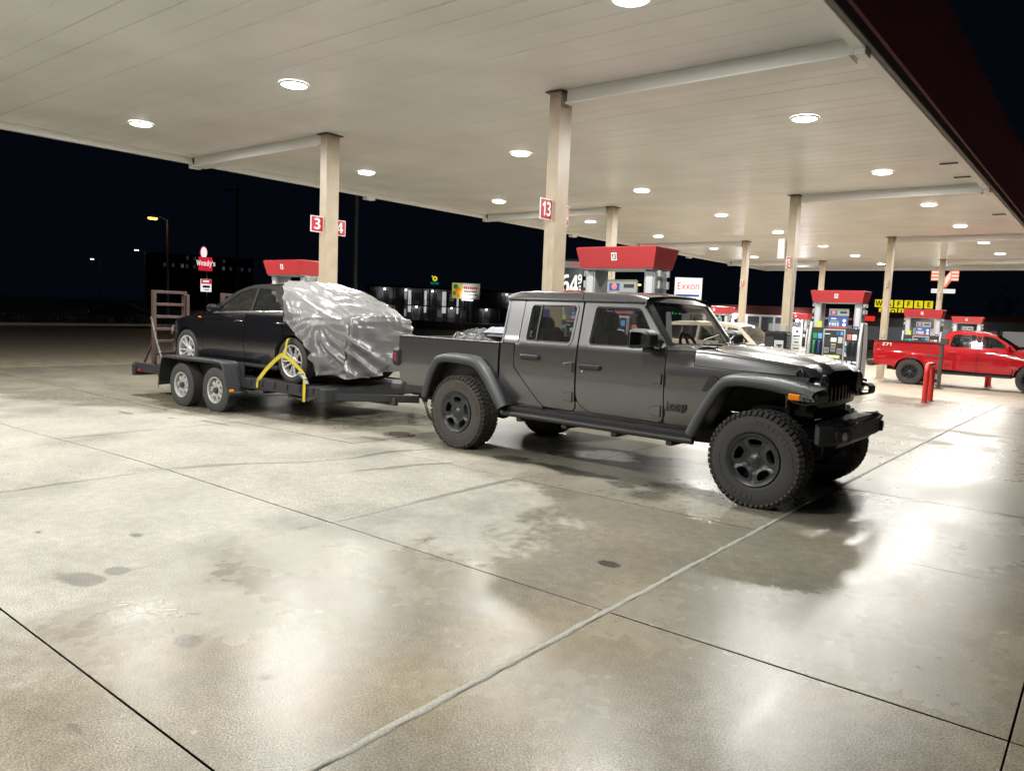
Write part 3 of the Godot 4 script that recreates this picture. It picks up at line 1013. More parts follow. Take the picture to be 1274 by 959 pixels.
func dispenser(o: Node3D, num: String) -> void:
	put("plinth", Mb.new().box(Vector3(0, 0.06, 0), Vector3(1.2, 0.12, 0.62), 0.01), M.joint_dark, o)
	put("lower_cabinet", Mb.new().box(Vector3(0, 0.47, 0), Vector3(1.12, 0.7, 0.52), 0.012), M.white_paint, o)
	put("middle_cabinet", Mb.new().box(Vector3(0, 1.22, 0), Vector3(1.1, 0.78, 0.5), 0.012), M.dark_plastic, o)
	# flared side panels
	for s in [-1.0, 1.0]:
		var side := rnd(pv([0.2, 0.1, 0.31, 0.1, 0.33, 1.2, 0.2, 1.75, -0.2, 1.75, -0.33, 1.2, -0.31, 0.1]), 0.05)
		var mb := Mb.new().at(Transform3D(Basis(Vector3(0, 0, -1), Vector3.UP, Vector3(1, 0, 0)), Vector3(0.59 * s, 0, 0)))
		mb.ext(side, -0.03, 0.03, 0.008)
		put("side_panel", mb, M.panel_grey, o)
	for s in [-1.0, 1.0]:
		var post := put("post", Mb.new().box(Vector3(0.47 * s, 1.9, 0), Vector3(0.17, 0.7, 0.34), 0.01), M.steel_grey, o)
		put("post_panel", Mb.new().box(Vector3(0.47 * s, 1.88, 0.174), Vector3(0.1, 0.62, 0.012), 0.003), M.panel_grey, post)
		for zz in [0.12, -0.12]:
			put("hose_swivel", Mb.new().cyl(Vector3(0.59 * s, 2.12, zz), Vector3(0.59 * s, 2.2, zz), 0.026, 8).cyl(Vector3(0.55 * s, 2.18, zz), Vector3(0.6 * s, 2.18, zz), 0.02, 8), M.bezel_silver, post)
			put("hose_coupling", Mb.new().cyl(Vector3(0.59 * s, 1.96, zz), Vector3(0.59 * s, 2.06, zz), 0.022, 8), M.bezel_silver, post)
	# red header, wider at the top
	var rows := []
	for q in [[0.57, 0.27, 2.225], [0.57, 0.27, 2.225], [0.63, 0.33, 2.5], [0.63, 0.33, 2.5], [0.6, 0.3, 2.512]]:
		rows.append(PackedVector3Array([Vector3(q[0], q[2], q[1]), Vector3(q[0], q[2], q[1]), Vector3(q[0], q[2], -q[1]), Vector3(q[0], q[2], -q[1]), Vector3(-q[0], q[2], -q[1]), Vector3(-q[0], q[2], -q[1]), Vector3(-q[0], q[2], q[1]), Vector3(-q[0], q[2], q[1])]))
	var hd := Mb.new().grid(rows, true)
	hd.quad(Vector3(-0.6, 2.512, 0.3), Vector3(0.6, 2.512, 0.3), Vector3(0.6, 2.512, -0.3), Vector3(-0.6, 2.512, -0.3))
	hd.quad(Vector3(-0.57, 2.225, -0.27), Vector3(0.57, 2.225, -0.27), Vector3(0.57, 2.225, 0.27), Vector3(-0.57, 2.225, 0.27))
	var head := put("header", hd, M.red_panel, o)
	var np := put("number_plate", Mb.new().box(Vector3.ZERO, Vector3(0.085, 0.105, 0.006), 0.001), M.white_paint, head, Vector3(-0.02, 2.375, 0.306))
	np.rotation.x = 0.215
	words(np, "number", num, 0.075, Vector3(0, 0, 0.005), M.black_ink, 0.0, 0.003, false, 0.62 if num.length() > 1 else 0.9)
	put("header_soffit", Mb.new().box(Vector3(0, 2.215, 0), Vector3(1.1, 0.02, 0.5)), M.panel_grey, o)
	# topper sign and video screen between the posts
	var top := put("topper_sign", Mb.new().box(Vector3(0.02, 1.985, 0.1), Vector3(0.46, 0.165, 0.04), 0.004), M.screen_grey, o)
	put("topper_edge", Mb.new().box(Vector3(0.02, 2.07, 0.115), Vector3(0.46, 0.012, 0.02)), M.yellow_green, top)
	put("topper_print", Mb.new().box(Vector3(-0.1, 1.975, 0.122), Vector3(0.16, 0.1, 0.006)), M.blue_ink, top)
	put("topper_print", Mb.new().at(Transform3D(Basis.IDENTITY, Vector3(-0.1, 1.98, 0.126))).lathe([Vector2(0.045, 0.0), Vector2(0.0, 0.004)], 14), M.pink_ink, top)
	put("topper_print", Mb.new().box(Vector3(0.13, 1.99, 0.122), Vector3(0.16, 0.05, 0.004)), M.black_ink, top)
	var vid := put("video_sign", Mb.new().box(Vector3(0.02, 1.735, 0.13), Vector3(0.46, 0.31, 0.05), 0.006), M.screen_blue, o)
	put("video_strip", Mb.new().box(Vector3(0.02, 1.61, 0.157), Vector3(0.43, 0.05, 0.006)), M.screen_red, vid)
	words(vid, "lettering", "FREE", 0.075, Vector3(-0.06, 1.695, 0.158), M.screen_white, 0.0, 0.003, false, 1.0)
	put("video_print", Mb.new().box(Vector3(-0.06, 1.772, 0.157), Vector3(0.2, 0.03, 0.004)), M.screen_grey, vid)
	put("video_print", Mb.new().box(Vector3(-0.08, 1.835, 0.157), Vector3(0.12, 0.022, 0.004)), M.screen_white, vid)
	for yy in [1.79, 1.69]:
		put("video_badge", Mb.new().at(Transform3D(Basis.IDENTITY, Vector3(0.17, yy, 0.157))).lathe([Vector2(0.042, 0.0), Vector2(0.04, 0.004), Vector2(0.0, 0.004)], 16), M.screen_white, vid)
	# console
	var con := put("console", Mb.new().box(Vector3(0.0, 1.2, 0.27), Vector3(0.52, 0.76, 0.06), 0.015), M.bezel_silver, o)
	put("console_face", Mb.new().box(Vector3(0.0, 1.2, 0.302), Vector3(0.45, 0.7, 0.008), 0.002), M.dark_plastic, con)
	put("price_screen", Mb.new().box(Vector3(0.0, 1.32, 0.309), Vector3(0.13, 0.1, 0.008)), M.screen_white, con)
	put("receipt_slot", Mb.new().box(Vector3(0.155, 1.32, 0.309), Vector3(0.1, 0.15, 0.01), 0.003), M.panel_grey, con)
	put("top_label", Mb.new().box(Vector3(0.09, 1.48, 0.308), Vector3(0.07, 0.08, 0.006)), M.screen_blue, con)
	put("top_label", Mb.new().box(Vector3(0.18, 1.48, 0.308), Vector3(0.06, 0.08, 0.006)), M.cyan_ink, con)
	put("top_label", Mb.new().box(Vector3(-0.15, 1.46, 0.308), Vector3(0.12, 0.02, 0.006)), M.white_paint, con)
	put("yellow_label", Mb.new().box(Vector3(0.0, 1.21, 0.308), Vector3(0.12, 0.025, 0.006)), M.strap_yellow, con)
	for q in [[-0.15, 1.06], [0.0, 1.1], [0.15, 1.05]]:
		var key := put("keypad", Mb.new().box(Vector3(q[0], q[1], 0.309), Vector3(0.11, 0.13, 0.012), 0.003), M.steel_grey, con)
		for a in 3:
			for b in 3:
				put("key", Mb.new().box(Vector3(q[0] - 0.03 + a * 0.03, q[1] - 0.03 + b * 0.03, 0.317), Vector3(0.02, 0.02, 0.006)), M.dark_plastic, key)
	put("advert_strip", Mb.new().box(Vector3(-0.02, 0.91, 0.309), Vector3(0.38, 0.08, 0.006)), M.yellow_green, con)
	put("advert_print", Mb.new().box(Vector3(0.02, 0.915, 0.313), Vector3(0.24, 0.035, 0.004)), M.white_paint, con)
	put("advert_print", Mb.new().box(Vector3(-0.14, 0.9, 0.3135), Vector3(0.09, 0.05, 0.004)), M.cyan_ink, con)
	# nozzles in their boots with tags above
	var k := 0
	for q in [[-0.46, M.green_ink], [-0.34, M.cyan_ink], [0.34, M.pink_ink], [0.46, M.white_paint]]:
		put("grade_tag", Mb.new().box(Vector3(q[0], 1.4, 0.256), Vector3(0.1, 0.13, 0.012), 0.003), q[1], o)
		var boot := put("nozzle_boot", Mb.new().box(Vector3(q[0], 1.14, 0.262), Vector3(0.1, 0.3, 0.04), 0.008), M.satin_black, o)
		var nz := Mb.new()
		nz.tube([Vector3(q[0], 1.28, 0.29), Vector3(q[0], 1.2, 0.33), Vector3(q[0], 1.06, 0.34), Vector3(q[0], 0.98, 0.32)], 0.028, 8)
		nz.tube([Vector3(q[0], 1.22, 0.36), Vector3(q[0], 1.1, 0.385), Vector3(q[0], 0.99, 0.34)], 0.01, 6)
		put("nozzle", nz, [M.green_ink, M.blue_ink, M.satin_black, M.satin_black][k], boot)
		var s := signf(q[0])
		put("hose", Mb.new().tube(smooth_path([Vector3(q[0], 0.98, 0.32), Vector3(q[0] + 0.02 * s, 0.7, 0.36), Vector3(q[0] + 0.1 * s, 0.42, 0.38), Vector3(0.64 * s, 0.5, 0.34), Vector3(0.645 * s, 1.1, 0.24), Vector3(0.61 * s, 1.96, 0.12)], 5), 0.014, 7), M.satin_black, boot)
		k += 1
	put("notice", Mb.new().box(Vector3(-0.4, 1.68, 0.182), Vector3(0.12, 0.16, 0.006)), M.yellow_green, o)
	put("notice", Mb.new().box(Vector3(0.46, 1.6, 0.182), Vector3(0.1, 0.13, 0.006)), M.blue_ink, o)
	put("notice_print", Mb.new().at(Transform3D(Basis.IDENTITY, Vector3(0.46, 1.6, 0.1855))).lathe([Vector2(0.03, 0), Vector2(0.0, 0.003)], 12), M.white_paint, o)
	for q in [[0.28, 1.24], [0.28, 1.1], [0.28, 0.98]]:
		put("notice", Mb.new().box(Vector3(q[0], q[1], 0.256), Vector3(0.07, 0.1, 0.01)), M.white_paint if q[1] != 1.1 else M.cyan_ink, o)
	put("lower_stripe", Mb.new().box(Vector3(0, 0.72, 0.263), Vector3(1.08, 0.12, 0.006)), M.blue_ink, o)

# ---------------------------------------------------------------- small things on the forecourt
func make_forecourt_bits() -> void:
	# red hoop bollards at the ends of the pump rows
	for q in [[-3.33, -19.6, "red steel hoop bollard standing in front of the red truck"], [-3.3, -29.75, "red steel hoop bollard seen under the red truck"]]:
		var z: float = q[1]
		var y := ground_y(q[0], z)
		var o := thing("hoop_bollard", q[2], "bollard", Vector3(q[0], y, z), 0.0, "red hoop bollards")
		var path := [Vector3(0, -0.02, 0.34), Vector3(0, 0.65, 0.34)]
		for k in 7:
			var a := PI / 2 * k / 6.0
			path.append(Vector3(0, 0.7 + 0.16 * sin(a), 0.18 + 0.16 * cos(a)))
		var n := path.size()
		for k in range(n - 1, -1, -1):
			path.append(Vector3(0, path[k].y, -path[k].z))
		put("hoop", Mb.new().tube(path, 0.057, 14), M.bollard_red, o)
		for s in [-0.34, 0.34]:
			put("collar", Mb.new().at(Transform3D(Basis(Vector3.RIGHT, -PI / 2), Vector3(0, 0, s))).lathe([Vector2(0.1, 0.0), Vector2(0.09, 0.012), Vector2(0.058, 0.014)], 18), M.rust_steel, o)
	# dark stand with a little box on top, beside the red truck
	var y0 := ground_y(-4.12, -25.8)
	var st := thing("service_stand", "thin dark steel post with a small box, before the red truck bed", "post", Vector3(-4.12, y0, -25.8))
	put("post", Mb.new().box(Vector3(0, 0.75, 0), Vector3(0.1, 1.5, 0.1), 0.01), M.rust_steel, st)
	put("box", Mb.new().box(Vector3(0.05, 1.42, 0), Vector3(0.2, 0.2, 0.16), 0.01), M.rust_steel, st)
	put("bracket", Mb.new().box(Vector3(-0.2, 0.98, 0), Vector3(0.4, 0.05, 0.05)), M.rust_steel, st)
	put("foot", Mb.new().box(Vector3(0, 0.015, 0), Vector3(0.26, 0.03, 0.26), 0.005), M.rust_steel, st)
	# bin with windscreen washer beside column 15
	y0 = ground_y(-6.5, -18.55)
	var b := thing("waste_bin", "tall black bin with grey front panel beside column 15", "bin", Vector3(-6.51, y0, -18.6))
	put("shell", Mb.new().box(Vector3(0, 0.74, 0), Vector3(0.54, 1.44, 0.5), 0.05), M.gloss_black, b)
	put("front_panel", Mb.new().box(Vector3(0.1, 0.75, 0.252), Vector3(0.22, 0.98, 0.012), 0.004), M.panel_grey, b)
	put("washer_bucket", Mb.new().box(Vector3(-0.13, 0.78, 0.262), Vector3(0.2, 0.34, 0.05), 0.01), M.steel_grey, b)
	put("squeegee", Mb.new().cyl(Vector3(0.12, 0.85, 0.275), Vector3(0.12, 1.12, 0.275), 0.012, 8).box(Vector3(0.12, 1.13, 0.275), Vector3(0.12, 0.03, 0.03)), M.satin_black, b)
	put("opening", Mb.new().box(Vector3(-0.13, 1.2, 0.252), Vector3(0.2, 0.24, 0.008)), M.satin_black, b)
	# notice board beside it
	y0 = ground_y(-6.1, -18.5)
	var nb := thing("notice_board", "narrow white notice board with dark print beside the black bin", "sign", Vector3(-6.12, y0, -18.75))
	put("board", Mb.new().box(Vector3(0, 1.1, 0), Vector3(0.25, 0.95, 0.03), 0.005), M.white_paint, nb)
	put("leg", Mb.new().box(Vector3(0, 0.32, -0.02), Vector3(0.05, 0.64, 0.03)), M.steel_grey, nb)
	put("emblem", Mb.new().at(Transform3D(Basis.IDENTITY, Vector3(0, 1.47, 0.016))).lathe([Vector2(0.03, 0), Vector2(0.0, 0.003)], 12), M.black_ink, nb)
	for k in 6:
		put("print_line", Mb.new().box(Vector3(0.0, 1.36 - k * 0.075 - (0.06 if k == 5 else 0.0), 0.0165), Vector3(0.17 - 0.03 * (k % 3), 0.028, 0.003)), M.panel_grey if k % 2 else M.black_ink, nb)
	put("blue_band", Mb.new().box(Vector3(0, 0.68, 0.017), Vector3(0.24, 0.08, 0.004)), M.blue_ink, nb)

# ---------------------------------------------------------------- wheels
func wheel(parent: Node3D, where: Vector3, side: float, R: float, W: float, rim_r: float, tyre_m: Material, rim_m: Material, style: String) -> Node3D:
	# outer face towards +z for side 1, towards -z for side -1; where is the middle of the tyre
	var w := Node3D.new()
	w.name = "wheel"
	parent.add_child(w, true)
	w.position = where
	var T := Transform3D(Basis(Vector3.UP, 0.0 if side > 0 else PI), Vector3.ZERO)
	var h := W / 2
	var t := Mb.new().at(T)
	var rugged := style == "rugged"
	var sh := 0.03 if rugged else 0.022
	t.lathe([Vector2(rim_r + 0.002, -h * 0.8), Vector2(rim_r + 0.02, -h * 0.93), Vector2((rim_r + R) / 2, -h), Vector2(R - sh * 1.2, -h * 0.96), Vector2(R - 0.008, -h * 0.8), Vector2(R - 0.006, -h * 0.8), Vector2(R - 0.002, 0), Vector2(R - 0.006, h * 0.8), Vector2(R - 0.008, h * 0.8), Vector2(R - sh * 1.2, h * 0.96), Vector2((rim_r + R) / 2, h), Vector2(rim_r + 0.035, h * 0.97), Vector2(rim_r + 0.03, h * 0.95), Vector2(rim_r + 0.016, h * 0.93), Vector2(rim_r + 0.002, h * 0.8), Vector2(rim_r - 0.01, h * 0.6)].map(func(p): return Vector2(p.x, p.y)), 56)
	var ty := put("tyre", t, tyre_m, w)
	# tread blocks
	var tb := Mb.new()
	var cnt := 52 if rugged else 64
	var lug := 0.011 if rugged else 0.005
	for k in cnt:
		for row in 4:
			var a := TAU * (k + 0.5 * (row % 2)) / cnt
			var zz := (-0.66 + 0.44 * row) * h
			var keep := T * Transform3D(Basis(Vector3.BACK, a) * Basis(Vector3.RIGHT, 0.0), Vector3.ZERO)
			tb.at(keep * Transform3D(Basis(Vector3.RIGHT, 0.25 * (1 if row % 2 else -1)), Vector3(R - 0.004 + lug / 2 - 0.003, 0, zz)))
			tb.box(Vector3.ZERO, Vector3(lug + 0.006, TAU * R / cnt * 0.68, h * 0.36), 0.0)
		if rugged:
			for s in [-1.0, 1.0]:
				var a2 := TAU * (k + (0.25 if s > 0 else 0.75)) / cnt
				tb.at(T * Transform3D(Basis(Vector3.BACK, a2), Vector3.ZERO) * Transform3D(Basis(Vector3.UP, -0.62 * s), Vector3(R - 0.014, 0, h * 0.9 * s)))
				tb.box(Vector3.ZERO, Vector3(0.022, TAU * R / cnt * (0.6 if k % 2 else 0.42), 0.05), 0.0)
	put("tread", tb, tyre_m, ty)
	# raised marks on the sidewall
	if rugged:
		for k in 22:
			var a := TAU * (k if k < 11 else k + 9) / 40.0
			var rr := rim_r + (R - rim_r) * 0.5
			var sw := Mb.new().at(T * Transform3D(Basis(Vector3.BACK, a), Vector3.ZERO))
			sw.box(Vector3(rr, 0, h + 0.001), Vector3(0.038, 0.022 + 0.016 * (k % 3) * 0.5, 0.006))
			put("raised_mark", sw, tyre_m, ty)
	var b := Mb.new().at(T)
	b.lathe([Vector2(rim_r, h * 0.98), Vector2(rim_r + 0.006, h * 0.95), Vector2(rim_r + 0.004, h * 0.9), Vector2(rim_r - 0.012, h * 0.86), Vector2(rim_r - 0.02, h * 0.4), Vector2(rim_r - 0.02, -h * 0.8)].map(func(p): return p), 48)
	b.lathe([Vector2(rim_r, h * 0.98), Vector2(rim_r - 0.014, h * 0.95), Vector2(rim_r - 0.02, h * 0.86)].map(func(p): return p), 48)
	var rim := put("rim", b, rim_m, w)
	var d := Mb.new().at(T)
	d.lathe([Vector2(rim_r - 0.02, h * 0.05), Vector2(0.0, h * 0.05)], 32)
	put("brake_plate", d, M.underbody, w)
	var sp := Mb.new()
	if style == "rugged":
		# a broad dished face with five windows
		var face := PackedVector2Array()
		for k in 48:
			face.append(Vector2(cos(TAU * k / 48), sin(TAU * k / 48)) * (rim_r - 0.026))
		var holes := []
		for k in 5:
			var a := PI / 2 + TAU * k / 5.0
			var q := PackedVector2Array()
			for e in [[0.112, -0.3], [0.112, 0.3], [0.15, 0.4], [0.178, 0.36], [0.183, 0.0], [0.178, -0.36], [0.15, -0.4]]:
				q.append(Vector2(cos(a + e[1]), sin(a + e[1])) * e[0] * rim_r / 0.222)
			holes.append(rnd(q, 0.014))
		var dish := func(p: Vector2) -> Vector3:
			var r := p.length() / rim_r
			var ang := fposmod(p.angle() - PI / 2, TAU / 5.0) - TAU / 10.0
			var groove := 0.012 * exp(-pow(ang * r / 0.09, 2.0)) * sstep(0.32, 0.5, r) * (1.0 - sstep(0.8, 0.9, r))
			return Vector3(p.x, p.y, h * (0.66 + 0.16 * sstep(0.3, 0.62, r) + 0.06 * sstep(0.62, 0.9, r)) - groove)
		put("rim_face", Mb.new().at(T).skin(face, dish, 0.02, 0.045, holes), rim_m, rim)
		put("rim_lip", Mb.new().at(T).lathe([Vector2(rim_r - 0.008, h * 0.93), Vector2(rim_r - 0.02, h * 0.91), Vector2(rim_r - 0.03, h * 0.87), Vector2(rim_r - 0.03, h * 0.6)], 48), rim_m, rim)
		put("hub_cap", Mb.new().at(T).lathe([Vector2(0.062, h * 0.5), Vector2(0.062, h * 0.68), Vector2(0.058, h * 0.7), Vector2(0.04, h * 0.7), Vector2(0.036, h * 0.78), Vector2(0.0, h * 0.79)], 24), rim_m, rim)
		for k in 5:
			var a := TAU * k / 5.0
			put("lug_nut", Mb.new().at(T).cyl(Vector3(cos(a) * 0.072, sin(a) * 0.072, h * 0.5), Vector3(cos(a) * 0.072, sin(a) * 0.072, h * 0.72), 0.012, 6), rim_m, rim)
	elif style == "alloy":
		for k in 10:
			var a := TAU * (k + 0.12 * (1 if k % 2 else -1)) / 10.0
			sp.at(T * Transform3D(Basis(Vector3.BACK, a), Vector3.ZERO))
			var rows := []
			for q in [[0.045, 0.018, h * 0.62], [rim_r * 0.55, 0.012, h * 0.82], [rim_r - 0.008, 0.014, h * 0.9]]:
				rows.append(PackedVector3Array([Vector3(q[0], -q[1], q[2] - 0.03), Vector3(q[0], -q[1] * 0.8, q[2] - 0.003), Vector3(q[0], 0, q[2]), Vector3(q[0], q[1] * 0.8, q[2] - 0.003), Vector3(q[0], q[1], q[2] - 0.03)]))
			rows.reverse()
			sp.grid(rows)
			put("spoke", sp, rim_m, rim)
			sp = Mb.new()
		put("hub_cap", Mb.new().at(T).lathe([Vector2(0.07, h * 0.4), Vector2(0.06, h * 0.66), Vector2(0.03, h * 0.72), Vector2(0.0, h * 0.72)], 20), rim_m, rim)
	else:
		# steel wheel: dished disc with eight wedge holes between ribs
		for k in 8:
			sp.at(T * Transform3D(Basis(Vector3.BACK, TAU * k / 8.0), Vector3.ZERO))
			var rows := []
			for q in [[0.05, 0.021, h * 0.5], [rim_r * 0.5, 0.03, h * 0.72], [rim_r * 0.62, 0.026, h * 0.7], [rim_r - 0.012, 0.055, h * 0.5]]:
				rows.append(PackedVector3Array([Vector3(q[0], -q[1], q[2] - 0.02), Vector3(q[0], -q[1], q[2] - 0.004), Vector3(q[0], 0, q[2]), Vector3(q[0], q[1], q[2] - 0.004), Vector3(q[0], q[1], q[2] - 0.02)]))
			rows.reverse()
			sp.grid(rows)
			put("spoke", sp, rim_m, rim)
			sp = Mb.new()
		put("disc", Mb.new().at(T).lathe([Vector2(rim_r * 0.55, h * 0.68), Vector2(rim_r * 0.42, h * 0.74), Vector2(rim_r * 0.3, h * 0.62), Vector2(0.03, h * 0.6)], 32), rim_m, rim)
		put("hub_cap", Mb.new().at(T).lathe([Vector2(0.042, h * 0.55), Vector2(0.042, h * 0.98), Vector2(0.036, h * 1.06), Vector2(0.0, h * 1.08)], 20), M.rust_steel, rim)
	return w

# ---------------------------------------------------------------- the grey pickup
func pick_z(x: float, y: float) -> float:
	var z := 0.805 - 0.10 * pow(clampf((0.92 - y) / 0.5, 0.0, 1.0), 2.0)
	z -= 0.012 * sstep(1.125, 1.185, y)
	if y > 1.235:
		z -= (y - 1.235) * 0.205 + 0.004
	if x > 0.8:
		z -= 0.055 * (x - 0.8)
	if x < -1.3:
		z -= 0.008
	return z

func pick_side(p: Vector2) -> Vector3:
	return Vector3(p.x, p.y, pick_z(p.x, p.y))

func flare(o: Node3D, pts: Array, T: Transform3D, body: float) -> void:
	var path := smooth_path(pts, 5)
	var rows := []
	var n := path.size()
	for i in n:
		var a: Vector2 = path[maxi(i - 1, 0)]
		var b: Vector2 = path[mini(i + 1, n - 1)]
		var d := (b - a).normalized()
		var nn := Vector2(-d.y, d.x)   # outward, away from the wheel
		var p: Vector2 = path[i]
		var row := PackedVector3Array()
		for q in [[body - 0.1, 0.012], [body, 0.012], [0.9, 0.0], [0.93, -0.008], [0.948, -0.028], [0.953, -0.055], [0.947, -0.085], [0.93, -0.098], [0.905, -0.1], [0.88, -0.085], [0.7, -0.07], [0.62, -0.07]]:
			var w: Vector2 = p + nn * q[1]
			row.append(Vector3(w.x, w.y, q[0]))
		rows.append(row)
	put("fender_flare", Mb.new().at(T).grid(rows), M.moulded_black, o)
	# liner of the wheel well
	var lr := []
	for i in n:
		var a: Vector2 = path[maxi(i - 1, 0)]
		var b: Vector2 = path[mini(i + 1, n - 1)]
		var d := (b - a).normalized()
		var w: Vector2 = path[i] + Vector2(-d.y, d.x) * -0.05
		lr.append(PackedVector3Array([Vector3(w.x, w.y, 0.9), Vector3(w.x, w.y, 0.5)]))
	put("wheel_well", Mb.new().at(T).grid(lr), M.underbody, o)

func make_pickup() -> void:
	var o := thing("pickup_truck", "dark grey four-door pickup with black fender flares, hitched to the trailer", "pickup truck", Vector3(-4.035, 0, -7.19), deg_to_rad(-1.3))
	var P: Material = M.pickup_paint
	var mir := Transform3D(Basis(Vector3(1, 0, 0), Vector3(0, 1, 0), Vector3(0, 0, -1)), Vector3.ZERO)
	var sides := [Transform3D.IDENTITY, mir]
	var fs := pick_side
	# outlines on the side of the body
	var bed := pv([-2.88, 0.63, -2.36, 0.6, -2.26, 0.82, -2.16, 0.985, -2.06, 1.03, -1.92, 1.045, -1.52, 1.03, -1.4, 0.97, -1.3, 0.86, -1.262, 0.8, -1.262, 1.222, -2.9, 1.222])
	var quarter := pv([-1.232, 0.78, -1.12, 0.61, -0.665, 0.567, -0.655, 0.585, -1.038, 0.985, -1.047, 1.226, -1.232, 1.226])
	var hard := pv([-1.232, 1.234, -1.0, 1.234, -0.985, 1.7, -1.215, 1.745])
	var rdoor := rnd(pv([-1.038, 1.228, -1.03, 0.992, -0.64, 0.585, -0.262, 0.582, -0.226, 0.63, -0.226, 1.705, -0.975, 1.7, -0.99, 1.24]), 0.03)
	var fdoor := rnd(pv([-0.206, 1.705, -0.206, 0.74, -0.17, 0.66, -0.06, 0.598, 0.74, 0.588, 0.786, 0.64, 0.788, 1.29, 0.76, 1.33, 0.45, 1.712]), 0.03)
	var rwin := rnd(pv([-0.895, 1.27, -0.315, 1.27, -0.29, 1.66, -0.875, 1.655]), 0.045, 4)
	var fwin := rnd(pv([-0.085, 1.27, 0.695, 1.278, 0.69, 1.31, 0.455, 1.655, -0.06, 1.66]), 0.045, 4)
	var sill := pv([-1.12, 0.603, -1.0, 0.53, 1.12, 0.53, 1.14, 0.58, 0.792, 0.58, 0.745, 0.58, -0.07, 0.59, -0.16, 0.64, -0.215, 0.71, -0.218, 0.62, -0.255, 0.574, -0.66, 0.56])
	var fender := pv([0.796, 0.585, 1.125, 0.585, 1.25, 0.84, 1.39, 1.03, 1.5, 1.085, 1.8, 1.085, 2.06, 1.05, 2.09, 1.125, 1.075, 1.145, 1.075, 1.3, 0.8, 1.315])
	for s in 2:
		var T: Transform3D = sides[s]
		var N := "near" if s == 0 else "far"
		put("bed_side", Mb.new().at(T).skin(bed, fs, 0.12, 0.03), P, o)
		put("rear_quarter", Mb.new().at(T).skin(quarter, fs, 0.12, 0.02), P, o)
		put("hardtop_side", Mb.new().at(T).skin(hard, fs, 0.12, 0.02), M.moulded_black if false else P, o)
		put("sill", Mb.new().at(T).skin(sill, func(p: Vector2) -> Vector3: return Vector3(p.x, p.y, pick_z(p.x, p.y) - 0.006), 0.12, 0.02), P, o)
		put("front_fender", Mb.new().at(T).skin(fender, fs, 0.1, 0.03), P, o)
		# dark body behind the gaps
		put("door_frame", Mb.new().at(T).skin(pv([-1.22, 0.62, 0.8, 0.58, 0.8, 1.28, 0.46, 1.7, -1.2, 1.7]), func(p: Vector2) -> Vector3: return Vector3(p.x, p.y, pick_z(p.x, p.y) - 0.03), 0.15, 0.03, [shrink(rwin, -0.03), shrink(fwin, -0.03)]), M.satin_black, o)
		# doors
		for q in [[rdoor, rwin, "rear"], [fdoor, fwin, "front"]]:
			var door := put("door", Mb.new().at(T).skin(q[0], fs, 0.09, 0.03, [q[1]]), P, o)
			# raised frame round the window
			var out: PackedVector2Array = shrink(q[1], -0.022)
			put("window_frame", Mb.new().at(T).skin(out, func(p: Vector2) -> Vector3: return Vector3(p.x, p.y, pick_z(p.x, p.y) + 0.007), 0.09, 0.02, [q[1]]), P, door)
			put("window_seal", Mb.new().at(T).skin(shrink(q[1], -0.002), func(p: Vector2) -> Vector3: return Vector3(p.x, p.y, pick_z(p.x, p.y) - 0.008), 0.09, 0.02, [shrink(q[1], 0.014)]), M.satin_black, door)
			put("window_glass", Mb.new().at(T).skin(shrink(q[1], 0.004), func(p: Vector2) -> Vector3: return Vector3(p.x, p.y, pick_z(p.x, p.y) - 0.012), 0.12), M.tinted_glass if q[2] == "rear" else M.clear_glass, door)
			var hx: float = -0.805 if q[2] == "rear" else -0.035
			var hy: float = 1.105 if q[2] == "rear" else 1.055
			var hm := Mb.new().at(T)
			hm.ext(rnd(pv([hx - 0.13, hy - 0.012, hx - 0.11, hy - 0.03, hx + 0.11, hy - 0.03, hx + 0.13, hy - 0.012, hx + 0.12, hy + 0.022, hx - 0.12, hy + 0.022]), 0.015), 0.8, 0.842, 0.012)
			put("handle", hm, M.satin_black, door)
			if q[2] == "front":
				put("lock", Mb.new().at(T * Transform3D(Basis.IDENTITY, Vector3(hx - 0.1, hy - 0.055, 0.806))).lathe([Vector2(0.014, 0), Vector2(0.012, 0.006), Vector2(0, 0.007)], 12), M.chrome, door)
			for hy2 in ([1.035, 0.73] if q[2] == "rear" else [1.0, 0.7]):
				var bx: float = -0.226 if q[2] == "rear" else 0.788
				var hg := Mb.new().at(T)
				hg.ext(rnd(pv([bx - 0.135, hy2 - 0.035, bx - 0.02, hy2 - 0.055, bx - 0.02, hy2 + 0.055, bx - 0.135, hy2 + 0.035]), 0.012), 0.80 if hy2 > 0.9 else 0.78, 0.822 if hy2 > 0.9 else 0.808, 0.005)
				hg.cyl(Vector3(bx, hy2 - 0.05, 0.813 if hy2 > 0.9 else 0.797), Vector3(bx, hy2 + 0.05, 0.813 if hy2 > 0.9 else 0.797), 0.013, 10)
				put("hinge", hg, P, door)
			if q[2] == "rear":
				put("window_divider", Mb.new().at(T).bar(Vector3(-0.762, 1.262, pick_z(0, 1.262) - 0.008), Vector3(-0.75, 1.665, pick_z(0, 1.665) - 0.008), 0.018, 0.018), M.satin_black, door)
		# flares
		flare(o, [Vector2(-2.345, 0.55), Vector2(-2.25, 0.82), Vector2(-2.14, 1.0), Vector2(-2.04, 1.05), Vector2(-1.9, 1.065), Vector2(-1.55, 1.05), Vector2(-1.41, 0.99), Vector2(-1.29, 0.87), Vector2(-1.05, 0.56)], T, 0.79)
